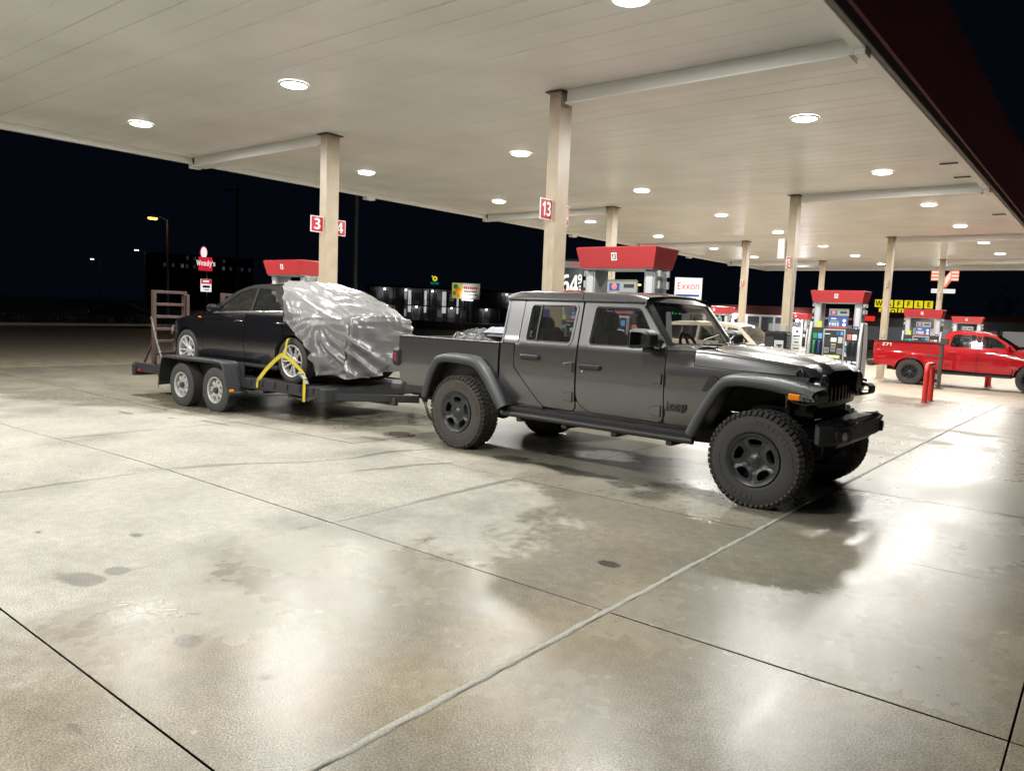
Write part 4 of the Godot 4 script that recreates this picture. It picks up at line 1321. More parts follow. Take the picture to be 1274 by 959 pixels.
		flare(o, [Vector2(1.09, 0.565), Vector2(1.22, 0.82), Vector2(1.36, 1.04), Vector2(1.5, 1.108), Vector2(1.79, 1.108), Vector2(2.06, 1.068), Vector2(2.2, 1.03)] if s == 0 else [Vector2(1.09, 0.565), Vector2(1.22, 0.82), Vector2(1.36, 1.04), Vector2(1.5, 1.108), Vector2(1.79, 1.108), Vector2(1.98, 1.08), Vector2(2.1, 1.05)], T, 0.73)
		# front end of the flare with the turn lamp
		var tip := put("flare_tip", Mb.new().at(T).ext(rnd(pv([2.0, 0.93, 2.03, 1.05, 2.18, 1.03, 2.225, 1.0, 2.22, 0.93, 2.12, 0.905]), 0.02), 0.6, 0.925 if s == 0 else 0.78, 0.02), M.moulded_black, o)
		put("turn_lamp", Mb.new().at(T).ext(rnd(pv([2.0, 0.95, 2.005, 1.005, 2.1, 0.998, 2.1, 0.948]), 0.012), 0.7, 0.962 if s == 0 else 0.8, 0.008), M.amber_lens, tip)
		put("side_lamp", Mb.new().at(T).ext(rnd(pv([2.104, 0.948, 2.104, 0.997, 2.19, 0.988, 2.215, 0.952]), 0.012), 0.7, 0.955 if s == 0 else 0.8, 0.008), M.lens_clear, tip)
		# fender vent and badge
		put("fender_vent", Mb.new().at(T).ext(rnd(pv([1.155, 0.93, 1.2, 0.925, 1.32, 1.045, 1.3, 1.075, 1.23, 1.075]), 0.015), 0.77, 0.786, 0.004), M.satin_black, o)
		# tail lamp
		var tail := put("tail_lamp", Mb.new().at(T).box(Vector3(-2.92, 0.962, 0.755), Vector3(0.15, 0.215, 0.15), 0.03), M.satin_black, o)
		put("tail_lens", Mb.new().at(T).box(Vector3(-2.925, 0.962, 0.812), Vector3(0.05, 0.12, 0.04), 0.01), M.tail_lens, tail)
		put("tail_lens", Mb.new().at(T).box(Vector3(-2.985, 0.962, 0.745), Vector3(0.03, 0.16, 0.09), 0.01), M.tail_lens, tail)
		# rock rail
		var rail := Mb.new().at(T)
		rail.tube([Vector3(-1.14, 0.475, 0.845), Vector3(1.14, 0.475, 0.845)], 0.032, 10)
		rail.box(Vector3(0, 0.485, 0.8), Vector3(2.26, 0.05, 0.08), 0.015)
		rail.box(Vector3(0, 0.53, 0.78), Vector3(2.2, 0.05, 0.08), 0.01)
		put("side_step", rail, M.satin_black, o)
		for xx in [-0.9, -0.3, 0.3, 0.9]:
			put("step_bracket", Mb.new().at(T).box(Vector3(xx, 0.43, 0.72), Vector3(0.07, 0.06, 0.26), 0.01), M.underbody, o)
		# door mirror
		var mm := put("door_mirror", Mb.new().at(T).ext(rnd(pv([0.525, 1.285, 0.56, 1.28, 0.7, 1.29, 0.75, 1.32, 0.75, 1.42, 0.7, 1.46, 0.56, 1.465, 0.525, 1.44]), 0.04), 0.86, 1.06, 0.03), M.moulded_black, o)
		put("mirror_arm", Mb.new().at(T).box(Vector3(0.66, 1.27, 0.84), Vector3(0.12, 0.05, 0.16), 0.015), M.moulded_black, mm)
		put("mirror_glass", Mb.new().at(T).box(Vector3(0.52, 1.372, 0.96), Vector3(0.006, 0.13, 0.16), 0.002), M.mirror_glass, mm)
		# headlamp
		var hl := Vector3(2.1, 1.035, 0.5)
		var HT := T * Transform3D(Basis(Vector3(0, 0, -1), Vector3.UP, Vector3(1, 0, 0)), hl)
		var lamp := put("headlamp", Mb.new().at(HT).lathe([Vector2(0.105, -0.02), Vector2(0.11, 0.04), Vector2(0.1, 0.048), Vector2(0.09, 0.045), Vector2(0.088, 0.02)], 28), M.gloss_black, o)
		put("headlamp_lens", Mb.new().at(HT).lathe([Vector2(0.089, 0.03), Vector2(0.07, 0.045), Vector2(0.0, 0.055)], 28), M.lens_clear, lamp)
		put("reflector", Mb.new().at(HT).lathe([Vector2(0.088, 0.02), Vector2(0.05, -0.01), Vector2(0.0, -0.02)], 28), M.satin_black, lamp)
		# hood latch
		var lt := Mb.new().at(T)
		lt.box(Vector3(1.985, 1.13, 0.645), Vector3(0.05, 0.1, 0.03), 0.01)
		lt.tube([Vector3(1.965, 1.08, 0.67), Vector3(1.955, 1.16, 0.665), Vector3(1.985, 1.19, 0.65), Vector3(2.015, 1.16, 0.665), Vector3(2.01, 1.08, 0.67)], 0.012, 6)
		put("hood_latch", lt, M.gloss_black, o)
		# front seats and rear seats
		for q in [[0.12, 0.36], [-0.72, 0.36]]:
			var sz: float = q[1]
			var seat := put("seat", Mb.new().at(T).box(Vector3(q[0] + 0.1, 0.86, sz), Vector3(0.52, 0.16, 0.5), 0.05), M.interior_black, o)
			var sb := Mb.new().at(T * Transform3D(Basis(Vector3.BACK, 0.2), Vector3(q[0] - 0.17, 1.14, sz)))
			sb.box(Vector3.ZERO, Vector3(0.16, 0.56, 0.5), 0.06)
			put("seatback", sb, M.interior_black, seat)
			var hr := Mb.new().at(T * Transform3D(Basis(Vector3.BACK, 0.12), Vector3(q[0] - 0.24, 1.515 if q[0] > 0 else 1.45, sz)))
			hr.box(Vector3.ZERO, Vector3(0.12, 0.2 if q[0] > 0 else 0.16, 0.27), 0.05)
			put("headrest", hr, M.interior_black, seat)
		# inner wall of the bed
		put("bed_inner_wall", Mb.new().at(T).box(Vector3(-2.07, 1.0, 0.72), Vector3(1.6, 0.44, 0.03)), M.satin_black, o)
		put("bed_rail", Mb.new().at(T).box(Vector3(-2.08, 1.224, 0.765), Vector3(1.63, 0.018, 0.085), 0.007), M.moulded_black, o)
	# badge on the near side
	words(o, "badge", "Jeep", 0.07, Vector3(0.925, 0.765, 0.792), M.satin_black, 0.0, 0.012, false, 1.05)
	put("badge_bar", Mb.new().box(Vector3(0.93, 0.722, 0.786), Vector3(0.17, 0.012, 0.006)), M.satin_black, o)
	# cab roof: hard top in two panels
	for q in [[-1.238, -0.24], [-0.232, 0.5]]:
		var rows := []
		var nx := 8
		for i in nx + 1:
			var x := lerpf(q[0], q[1], float(i) / nx)
			var drop := 0.03 * pow(clampf((-1.0 - x) / 0.24, 0, 1), 2.0) + 0.035 * pow(clampf((x - 0.25) / 0.25, 0, 1), 2.0)
			var row := PackedVector3Array()
			for k in 25:
				var a := lerpf(-1.0, 1.0, k / 24.0)
				var s := absf(a)
				var z := 0.0
				var y := 0.0
				if s > 0.86:
					var t := (s - 0.86) / 0.14
					z = 0.655 + 0.052 * sin(t * PI / 2)
					y = 1.712 + 0.082 * cos(t * PI / 2)
				else:
					z = 0.655 * s / 0.86
					y = 1.794 + 0.03 * (1 - pow(s / 0.86, 2.0))
				row.append(Vector3(x, y - drop, -z * signf(a)))
			rows.append(row)
		put("roof_panel", Mb.new().grid(rows), P, o)
	for s in [-1.0, 1.0]:
		put("drip_rail", Mb.new().box(Vector3(-0.37, 1.708, 0.708 * s), Vector3(1.7, 0.012, 0.02)), M.satin_black, o)
	put("headliner", Mb.new().box(Vector3(-0.37, 1.7, 0), Vector3(1.68, 0.02, 1.36)), M.interior_black, o)
	# back wall of the cab with its window
	var back := Mb.new()
	var bf := func(p: Vector2) -> Vector3: return Vector3(-1.225 + 0.03 * (p.y - 1.2), p.y, p.x)
	back.skin(pv([-0.8, 0.62, 0.8, 0.62, 0.8, 1.23, 0.69, 1.74, -0.69, 1.74, -0.8, 1.23]), bf, 0.15, 0.02, [rnd(pv([-0.6, 1.3, 0.6, 1.3, 0.55, 1.66, -0.55, 1.66]), 0.06)])
	put("cab_back", back, P, o)
	put("rear_window", Mb.new().skin(rnd(pv([-0.6, 1.3, 0.6, 1.3, 0.55, 1.66, -0.55, 1.66]), 0.06), bf, 0.3), M.tinted_glass, o)
	# windscreen with its frame
	var wf := func(p: Vector2) -> Vector3: return Vector3(lerpf(0.865, 0.515, p.y) - 0.07 * pow(p.x / 0.7, 2.0), lerpf(1.305, 1.765, p.y), -p.x)
	var fr := pv([-0.735, 0.0, 0.735, 0.0, 0.66, 1.0, -0.66, 1.0])
	var op := rnd(pv([-0.655, 0.06, 0.655, 0.06, 0.595, 0.9, -0.595, 0.9]), 0.05)
	var wsf := put("windscreen_frame", Mb.new().skin(fr, wf, 0.12, 0.05, [op]), P, o)
	put("windscreen_glass", Mb.new().skin(op, func(p: Vector2) -> Vector3: return wf.call(p) - Vector3(0.012, 0.01, 0), 0.2), M.clear_glass, wsf)
	for q in [[0.25, -0.35], [-0.42, -1.0]]:
		var wp := Mb.new()
		wp.tube([wf.call(Vector2(-q[0] , 0.02)) + Vector3(0.03, 0.0, 0), wf.call(Vector2(-q[0] + 0.1, 0.1)) + Vector3(0.03, 0.02, 0), wf.call(Vector2(-q[0] + 0.5, 0.2)) + Vector3(0.02, 0.015, 0)], 0.009, 6)
		put("wiper", wp, M.satin_black, wsf)
	# cowl
	var cw := []
	for i in 5:
		var x := lerpf(0.8, 1.07, i / 4.0)
		var row := PackedVector3Array()
		for k in 17:
			var a := lerpf(-1, 1, k / 16.0)
			row.append(Vector3(x + 0.0, 1.312 + 0.02 * (1 - a * a) - 0.03 * pow(absf(a), 12.0), -a * (0.8 - 0.055 * (x - 0.8))))
		cw.append(row)
	put("cowl", Mb.new().grid(cw), P, o)
	for k in 7:
		put("cowl_slot", Mb.new().box(Vector3(0.98, 1.336, -0.45 + k * 0.15), Vector3(0.05, 0.006, 0.11)), M.satin_black, o)
	# hood
	var hr := []
	for i in 19:
		var t := i / 18.0
		var x := lerpf(1.078, 2.13, t)
		var hw := lerpf(0.785, 0.62, t) - 0.02 * pow(t, 6.0)
		var ye := lerpf(1.298, 1.19, pow(t, 1.5)) - 0.05 * pow(clampf((t - 0.9) / 0.1, 0, 1), 2.0)
		var yl := lerpf(1.15, 1.125, t)
		var row := PackedVector3Array()
		for k in 41:
			var a := lerpf(-1, 1, k / 40.0)
			var s := absf(a)
			var z := 0.0
			var y := 0.0
			if s > 0.9:
				var q := (s - 0.9) / 0.1
				z = hw - 0.012 * (1.0 - q)
				y = lerpf(ye - 0.05, yl, q)
			elif s > 0.78:
				var q := (s - 0.78) / 0.12
				z = hw - 0.062 + 0.05 * sin(q * PI / 2)
				y = ye - 0.05 + 0.05 * cos(q * PI / 2)
			else:
				var q := s / 0.78
				z = (hw - 0.062) * q
				y = ye + 0.012 * (1.0 - q * q) + 0.04 * (1.0 - sstep(0.42, 0.66, q)) * (1.0 - 0.55 * sstep(0.7, 1.0, t)) * sstep(-0.05, 0.12, t)
			row.append(Vector3(x, y, -z * signf(a)))
		hr.append(row)
	var hood := put("hood", Mb.new().grid(hr), P, o)
	put("hood_gap", Mb.new().box(Vector3(1.073, 1.27, 0), Vector3(0.012, 0.05, 1.5)), M.satin_black, o)
	for s in [-1.0, 1.0]:
		put("hood_hinge", Mb.new().box(Vector3(1.08, 1.318, 0.5 * s), Vector3(0.16, 0.02, 0.05), 0.006), M.gloss_black, hood)
	# grille: seven slots between the headlamps
	var gf := func(p: Vector2) -> Vector3: return Vector3(2.135 - 0.05 * pow(absf(p.x) / 0.62, 2.0) - 0.05 * clampf((p.y - 1.02) / 0.15, 0, 1), p.y, -p.x)
	var gp := rnd(pv([-0.5, 0.86, 0.5, 0.86, 0.6, 0.92, 0.635, 1.1, 0.61, 1.165, -0.61, 1.165, -0.635, 1.1, -0.6, 0.92]), 0.04)
	var holes := []
	for k in range(-3, 4):
		var c := k * 0.098
		var top := 1.125
		holes.append(rnd(pv([c - 0.033, 0.9, c + 0.033, 0.9, c + 0.033, top, c - 0.033, top]), 0.025))
	for s in [-1.0, 1.0]:
		var ci := PackedVector2Array()
		for k in 24:
			ci.append(Vector2(0.5 * s + 0.1 * cos(TAU * k / 24), 1.035 + 0.1 * sin(TAU * k / 24)))
		holes.append(ci)
	var gr := put("grille", Mb.new().skin(gp, gf, 0.06, 0.06, holes), M.gloss_black, o)
	for k in range(-3, 4):
		put("slot_insert", Mb.new().box(Vector3(2.08, 1.01, k * 0.098), Vector3(0.01, 0.23, 0.07)), M.underbody, gr)
	put("grille_back", Mb.new().box(Vector3(2.0, 1.0, 0), Vector3(0.06, 0.32, 1.16)), M.underbody, o)
	# front bumper
	var bp := pv([2.2, -0.84, 2.24, -0.86, 2.34, -0.62, 2.36, -0.42, 2.36, 0.42, 2.34, 0.62, 2.24, 0.86, 2.2, 0.84, 2.12, 0.6, 2.12, -0.6])
	var BT := Transform3D(Basis(Vector3(1, 0, 0), Vector3(0, 0, 1), Vector3(0, -1, 0)), Vector3(0, 0.66, 0))
	var bump := put("front_bumper", Mb.new().at(BT).ext(rnd(bp, 0.02), -0.085, 0.075, 0.018), M.moulded_black, o)
	put("bumper_bar", Mb.new().box(Vector3(2.25, 0.755, 0), Vector3(0.16, 0.03, 0.8), 0.01), M.satin_black, bump)
	put("lower_valance", Mb.new().box(Vector3(2.2, 0.56, 0), Vector3(0.16, 0.06, 1.0), 0.015), M.satin_black, bump)
	for s in [-1.0, 1.0]:
		put("tow_hook", Mb.new().tube([Vector3(2.28, 0.74, 0.36 * s), Vector3(2.36, 0.79, 0.36 * s), Vector3(2.4, 0.765, 0.36 * s), Vector3(2.37, 0.72, 0.36 * s)], 0.017, 8), M.satin_black, bump)
		var fg := Mb.new().at(Transform3D(Basis(Vector3.UP, -0.28 * s) * Basis(Vector3(0, 0, -1), Vector3.UP, Vector3(1, 0, 0)), Vector3(2.348, 0.655, 0.58 * s)))
		fg.ext(rnd(pv([-0.1, -0.05, 0.1, -0.05, 0.12, 0.0, 0.1, 0.05, -0.1, 0.05, -0.12, 0.0]), 0.02), -0.03, 0.012, 0.006)
		put("fog_lamp_bezel", fg, M.satin_black, bump)
		put("fog_lamp", Mb.new().at(Transform3D(Basis(Vector3.UP, -0.28 * s) * Basis(Vector3(0, 0, -1), Vector3.UP, Vector3(1, 0, 0)), Vector3(2.36, 0.655, 0.58 * s))).lathe([Vector2(0.038, 0.0), Vector2(0.03, 0.01), Vector2(0.0, 0.012)], 16), M.lens_clear, bump)
	# rear bumper, tailgate, bed floor
	var rb := put("rear_bumper", Mb.new().box(Vector3(-2.96, 0.57, 0), Vector3(0.2, 0.13, 1.2), 0.03), M.moulded_black, o)
	for s in [-1.0, 1.0]:
		put("bumper_end", Mb.new().box(Vector3(-2.92, 0.6, 0.7 * s), Vector3(0.26, 0.13, 0.22), 0.04), M.moulded_black, rb)
		put("bed_skirt", Mb.new().box(Vector3(-2.62, 0.585, 0.74 * s), Vector3(0.52, 0.09, 0.08), 0.02), M.satin_black, o)
	put("tailgate", Mb.new().box(Vector3(-2.9, 0.93, 0), Vector3(0.06, 0.58, 1.36), 0.015), P, o)
	put("bed_floor", Mb.new().box(Vector3(-2.07, 0.76, 0), Vector3(1.62, 0.04, 1.46)), M.satin_black, o)
	put("bed_front_wall", Mb.new().box(Vector3(-1.275, 1.0, 0), Vector3(0.025, 0.44, 1.5)), M.satin_black, o)
	# dashboard and steering wheel
	put("dashboard", Mb.new().box(Vector3(0.66, 1.12, 0), Vector3(0.3, 0.3, 1.4), 0.05), M.interior_black, o)
	var sw := Mb.new().at(Transform3D(Basis(Vector3.BACK, -1.15), Vector3(0.44, 1.25, -0.37)))
	var ringp := []
	for k in 24:
		ringp.append(Vector3(0.18 * cos(TAU * k / 24), 0.0, 0.18 * sin(TAU * k / 24)))
	sw.tube(ringp, 0.016, 8, true)
	sw.box(Vector3.ZERO, Vector3(0.34, 0.02, 0.04), 0.005)
	put("steering_wheel", sw, M.interior_black, o)
	put("cabin_mirror", Mb.new().box(Vector3(0.5, 1.66, 0), Vector3(0.03, 0.07, 0.24), 0.01), M.interior_black, o)
	put("cab_floor", Mb.new().box(Vector3(-0.2, 0.6, 0), Vector3(2.0, 0.08, 1.4)), M.interior_black, o)
	put("engine_bay", Mb.new().box(Vector3(1.5, 0.95, 0), Vector3(1.1, 0.36, 0.9)), M.underbody, o)
	put("firewall", Mb.new().box(Vector3(0.82, 0.95, 0), Vector3(0.05, 0.68, 1.4)), M.underbody, o)
	# frame, axles and running gear
	for s in [-1.0, 1.0]:
		put("frame_rail", Mb.new().box(Vector3(-0.35, 0.5, 0.45 * s), Vector3(5.0, 0.14, 0.08), 0.01), M.underbody, o)
		for x in [1.745, -1.745]:
			var sp := Mb.new()
			var coil := []
			for k in 50:
				coil.append(Vector3(x - 0.03 + 0.055 * cos(k * 0.75), 0.5 + k * 0.0075, 0.5 * s + 0.055 * sin(k * 0.75)))
			sp.tube(coil, 0.008, 5)
			sp.cyl(Vector3(x + 0.12, 0.42, 0.54 * s), Vector3(x + 0.1, 0.95, 0.5 * s), 0.028, 8)
			put("spring", sp, M.underbody, o)
			put("shock_rod", Mb.new().cyl(Vector3(x + 0.1, 0.8, 0.52 * s), Vector3(x + 0.09, 1.02, 0.52 * s), 0.014, 8), M.bezel_silver, o)
	for x in [1.745, -1.745]:
		var ax := Mb.new()
		ax.cyl(Vector3(x, 0.41, -0.68), Vector3(x, 0.41, 0.68), 0.045, 12)
		ax.at(Transform3D(Basis.IDENTITY, Vector3(x, 0.41, 0.12))).lathe([Vector2(0.02, -0.15), Vector2(0.12, -0.08), Vector2(0.14, 0.0), Vector2(0.12, 0.08), Vector2(0.02, 0.15)], 16)
		put("axle", ax, M.underbody, o)
	put("transmission", Mb.new().box(Vector3(0.35, 0.48, 0), Vector3(1.2, 0.2, 0.4), 0.05), M.underbody, o)
	put("fuel_tank", Mb.new().box(Vector3(-0.8, 0.42, -0.1), Vector3(0.9, 0.2, 0.6), 0.05), M.underbody, o)
	put("muffler", Mb.new().cyl(Vector3(-2.5, 0.5, -0.3), Vector3(-2.5, 0.5, 0.3), 0.1, 14), M.underbody, o)
	put("exhaust", Mb.new().tube([Vector3(1.2, 0.42, 0.3), Vector3(0.2, 0.4, 0.35), Vector3(-1.2, 0.42, 0.3), Vector3(-1.6, 0.58, 0.3), Vector3(-2.4, 0.5, 0.25)], 0.03, 8), M.underbody, o)
	put("steering_link", Mb.new().cyl(Vector3(1.93, 0.42, -0.6), Vector3(1.93, 0.42, 0.6), 0.02, 8).cyl(Vector3(2.02, 0.52, -0.5), Vector3(1.98, 0.46, 0.55), 0.018, 8), M.underbody, o)
	# wheels
	for q in [[1.745, 1.0, M.tyre], [1.745, -1.0, M.tyre], [-1.745, 1.0, M.tyre_muddy], [-1.745, -1.0, M.tyre_muddy]]:
		wheel(o, Vector3(q[0], 0.408, 0.805 * q[1]), q[1], 0.412, 0.285, 0.222, q[2], M.rim_black, "rugged")
	# receiver hitch
	put("hitch_receiver", Mb.new().box(Vector3(-3.05, 0.46, 0), Vector3(0.34, 0.07, 0.08), 0.008).box(Vector3(-3.2, 0.44, 0), Vector3(0.1, 0.03, 0.1), 0.004), M.satin_black, o)
	put("hitch_ball", Mb.new().at(Transform3D(Basis(Vector3.RIGHT, -PI / 2), Vector3(-3.22, 0.455, 0))).lathe([Vector2(0.02, 0), Vector2(0.02, 0.02), Vector2(0.027, 0.035), Vector2(0.018, 0.055), Vector2(0, 0.062)], 14), M.chrome, o)
	# load in the bed: a dark tarp lump under a net, and a white bundle on top
	var W := o.transform
	var tn := FastNoiseLite.new()
	tn.seed = 4
	tn.frequency = 2.2
	tn.fractal_octaves = 4
	var lr := []
	for i in 49:
		var row := PackedVector3Array()
		for k in 49:
			var u := i / 48.0
			var v := k / 48.0
			var x := lerpf(-2.62, -1.32, u)
			var z := lerpf(0.66, -0.66, v)
			var e := sstep(0.0, 0.3, u) * sstep(0.0, 0.16, v) * sstep(0.0, 0.16, 1.0 - v)
			var y := 0.79 + e * (0.47 + 0.05 * sin(u * 5.0) + 0.09 * tn.get_noise_2d(x * 1.2, z * 1.2)) + 0.02 * absf(tn.get_noise_2d(x * 5, z * 5))
			row.append(Vector3(x, y, z))
		lr.append(row)
	var cargo := thing("cargo_tarp", "black tarp bundled over a load in the grey pickup bed", "tarp")
	cargo.transform = W
	put("sheet", Mb.new().grid(lr), M.cargo_tarp, cargo)
	for q in [0.3, 0.55, 0.8]:
		var rp := []
		for k in range(2, 47):
			rp.append(lr[int(q * 48)][k] + Vector3(0, 0.006, 0))
		put("cord", Mb.new().tube(rp, 0.004, 5), M.cord_grey, cargo)
	for q in [0.12, 0.35, 0.6, 0.85]:
		var rp := []
		for k in range(6, 46):
			rp.append(lr[k][int(q * 48)] + Vector3(0, 0.006, 0))
		put("cord", Mb.new().tube(rp, 0.004, 5), M.cord_grey, cargo)
	var bundle := thing("folded_sheet", "crumpled whitish sheet bundle lying on the black bed tarp", "sheet")
	bundle.transform = W
	for q in [[0.0, 0.035], [0.07, 0.03]]:
		var br := []
		for i in 19:
			var row := PackedVector3Array()
			for k in 19:
				var u := i / 18.0
				var v := k / 18.0
				var x: float = lerpf(-2.02, -1.62, u) + q[0]
				var z := lerpf(0.3, -0.22, v)
				var e := minf(1.0, 8.0 * minf(minf(u, 1 - u), minf(v, 1 - v)))
				row.append(Vector3(x, 1.3 + q[0] * 0.6 + e * (q[1] + 0.03 * tn.get_noise_2d(x * 4 + 9, z * 4)) - (1 - e) * 0.03, z))
			br.append(row)
		put("layer", Mb.new().grid(br), M.cloth_white, bundle)
	# safety chains hanging by the hitch
	var ch := thing("safety_chain", "hanging steel safety chain between grey pickup and trailer", "chain")
	ch.transform = W
	for s in [-0.12, 0.5]:
		for k in 16:
			var t := k / 15.0
			var p := Vector3(lerpf(-2.75, -2.55 if s > 0 else -3.3, t), 0.5 - 0.3 * sin(t * PI * (0.62 if s > 0 else 0.9)), s)
			var lk := []
			for j in 10:
				var a := TAU * j / 10
				lk.append(p + (Vector3(cos(a) * 0.016, sin(a) * 0.026, 0) if k % 2 else Vector3(0, sin(a) * 0.026, cos(a) * 0.016)))
			put("link", Mb.new().tube(lk, 0.005, 5, true), M.rust_steel, ch)

# ---------------------------------------------------------------- the trailer
func trailer_frame() -> Transform3D:
	return Transform3D(Basis(Vector3.UP, deg_to_rad(2.0)), Vector3(-10.9, -0.1, -7.2))

func make_trailer() -> void:
	var o := thing("car_trailer", "black tandem-axle car trailer with brown ramps standing at its tail", "trailer", trailer_frame().origin, deg_to_rad(2.0))
	var B: Material = M.trailer_black
	for s in [-1.0, 1.0]:
		put("side_rail", Mb.new().box(Vector3(0.15, 0.58, 0.985 * s), Vector3(4.9, 0.15, 0.075), 0.008), B, o)
		put("inner_rail", Mb.new().box(Vector3(0.15, 0.5, 0.6 * s), Vector3(4.8, 0.1, 0.06)), B, o)
		# tread-plate fender over both wheels
		var pts := [Vector2(-1.03, 0.4), Vector2(-0.99, 0.62), Vector2(-0.93, 0.83), Vector2(-0.88, 0.865), Vector2(-0.8, 0.872), Vector2(0.0, 0.876), Vector2(0.6, 0.88), Vector2(0.68, 0.872), Vector2(0.73, 0.84), Vector2(0.83, 0.55), Vector2(0.89, 0.4)]
		var rows := []
		for p in pts:
			rows.append(PackedVector3Array([Vector3(p.x, p.y, 1.0 * s), Vector3(p.x, p.y, 1.0 * s), Vector3(p.x, p.y + 0.006, 1.275 * s), Vector3(p.x, p.y - 0.0, 1.282 * s), Vector3(p.x, p.y - 0.0, 1.282 * s), Vector3(p.x, p.y - 0.035, 1.282 * s), Vector3(p.x, p.y - 0.035, 1.27 * s), Vector3(p.x, p.y - 0.01, 1.265 * s), Vector3(p.x, p.y - 0.008, 1.0 * s)]))
		var fen := put("fender", Mb.new().grid(rows), B, o)
		var tp := Mb.new()
		for i in 46:
			for j in 6:
				var x := -0.86 + i * 0.033
				var z: float = (1.03 + j * 0.042 + (0.021 if i % 2 else 0.0)) * s
				tp.at(Transform3D(Basis(Vector3.UP, 0.8 if (i + j) % 2 else -0.8), Vector3(x, 0.8785 + 0.004 * sstep(-0.8, 0.6, x), z)))
				tp.box(Vector3.ZERO, Vector3(0.026, 0.005, 0.008))
		for i in 13:
			for j in 6:
				var t := (i + 0.5) / 13.0
				var p := Vector2(0.735, 0.83).lerp(Vector2(0.885, 0.41), t)
				tp.at(Transform3D(Basis(Vector3.BACK, -1.23) * Basis(Vector3.UP, 0.8 if (i + j) % 2 else -0.8), Vector3(p.x + 0.006, p.y + 0.003, (1.03 + j * 0.042 + (0.021 if i % 2 else 0.0)) * s)))
				tp.box(Vector3.ZERO, Vector3(0.026, 0.005, 0.008))
		put("tread_pattern", tp, B, fen)
		put("fender_stay", Mb.new().box(Vector3(0.9, 0.42, 1.12 * s), Vector3(0.05, 0.05, 0.3), 0.008), B, o)
		put("fender_stay", Mb.new().box(Vector3(-1.03, 0.42, 1.12 * s), Vector3(0.05, 0.05, 0.3), 0.008), B, o)
		put("fender_panel", Mb.new().box(Vector3(-0.07, 0.66, 1.0 * s), Vector3(1.9, 0.4, 0.012)), B, o)
		for x in [-0.46, 0.46]:
			wheel(o, Vector3(x, 0.335, 1.125 * s), s, 0.338, 0.2, 0.195, M.tyre, M.rim_steel, "steel")
		put("marker_lamp", Mb.new().box(Vector3(0.92, 0.47, 1.24 * s), Vector3(0.03, 0.04, 0.07), 0.008), M.amber_lens, o)
		put("marker_lamp", Mb.new().box(Vector3(-2.1, 0.53, 1.03 * s), Vector3(0.08, 0.04, 0.02), 0.006), M.tail_lens, o)
		put("wiring", Mb.new().tube([Vector3(0.95, 0.48, 1.03 * s), Vector3(1.4, 0.45, 1.035 * s), Vector3(1.9, 0.49, 1.03 * s), Vector3(2.4, 0.46, 1.035 * s)], 0.008, 5), M.satin_black, o)
		for k in 6:
			put("stake_pocket", Mb.new().box(Vector3(1.05 + k * 0.28, 0.6, 1.03 * s), Vector3(0.07, 0.09, 0.02), 0.004), B, o)
		put("tail_lamp", Mb.new().box(Vector3(-2.33, 0.5, 0.92 * s), Vector3(0.03, 0.1, 0.14), 0.01), M.tail_lens, o)
		put("tongue_bar", Mb.new().bar(Vector3(2.55, 0.53, 0.95 * s), Vector3(3.52, 0.53, 0.06 * s), 0.07, 0.1, 0.008), B, o)
		put("corner_block", Mb.new().box(Vector3(2.62, 0.55, 0.9 * s), Vector3(0.18, 0.2, 0.24), 0.02), B, o)
	for x in [-0.46, 0.46]:
		put("axle", Mb.new().cyl(Vector3(x, 0.335, -1.0), Vector3(x, 0.335, 1.0), 0.04, 10), M.underbody, o)
		for s in [-0.8, 0.8]:
			put("leaf_spring", Mb.new().tube([Vector3(x - 0.36, 0.47, s), Vector3(x - 0.15, 0.41, s), Vector3(x, 0.39, s), Vector3(x + 0.15, 0.41, s), Vector3(x + 0.36, 0.47, s)], 0.025, 6), M.underbody, o)
	for k in 9:
		put("cross_member", Mb.new().box(Vector3(-2.2 + k * 0.58, 0.5, 0), Vector3(0.06, 0.1, 1.9)), B, o)
	put("tail_beam", Mb.new().box(Vector3(-2.27, 0.53, 0), Vector3(0.1, 0.2, 2.1), 0.01), B, o)
	put("head_beam", Mb.new().box(Vector3(2.56, 0.56, 0), Vector3(0.09, 0.16, 1.9), 0.01), B, o)
	for s in [-1.0, 1.0]:
		for k in 5:
			put("deck_plank", Mb.new().box(Vector3(0.13, 0.612, (0.32 + k * 0.145) * s), Vector3(4.75, 0.04, 0.138), 0.004), M.plank_dark, o)
	# ladder ramps standing upright at the tail
	for z0 in [0.54, -0.76]:
		var ramp := put("ramp", Mb.new().box(Vector3(-2.02, 1.22, z0 + 0.275), Vector3(0.09, 1.34, 0.05), 0.005), M.ramp_brown, o)
		put("stringer", Mb.new().box(Vector3(-2.02, 1.22, z0 - 0.275), Vector3(0.09, 1.34, 0.05), 0.005), M.ramp_brown, ramp)
		put("stringer", Mb.new().box(Vector3(-1.93, 1.2, z0 - 0.285), Vector3(0.05, 1.28, 0.05), 0.005), M.ramp_brown, ramp)
		for k in 7:
			put("rung", Mb.new().box(Vector3(-2.02, 0.6 + k * 0.211, z0), Vector3(0.075, 0.05, 0.52), 0.005), M.ramp_brown, ramp)
	put("ramp_brace", Mb.new().bar(Vector3(-2.32, 0.56, 0.86), Vector3(-2.05, 0.98, 0.84), 0.03, 0.03), M.ramp_brown, o)
	# rusty jack bar, coupler, jack
	put("drawbar", Mb.new().box(Vector3(2.9, 0.49, 0.3), Vector3(0.85, 0.1, 0.07), 0.006), M.rust_steel, o)
	for k in 6:
		put("bar_bolt", Mb.new().cyl(Vector3(2.6 + k * 0.11, 0.5, 0.33), Vector3(2.6 + k * 0.11, 0.5, 0.345), 0.014, 8), M.galvanised, o)
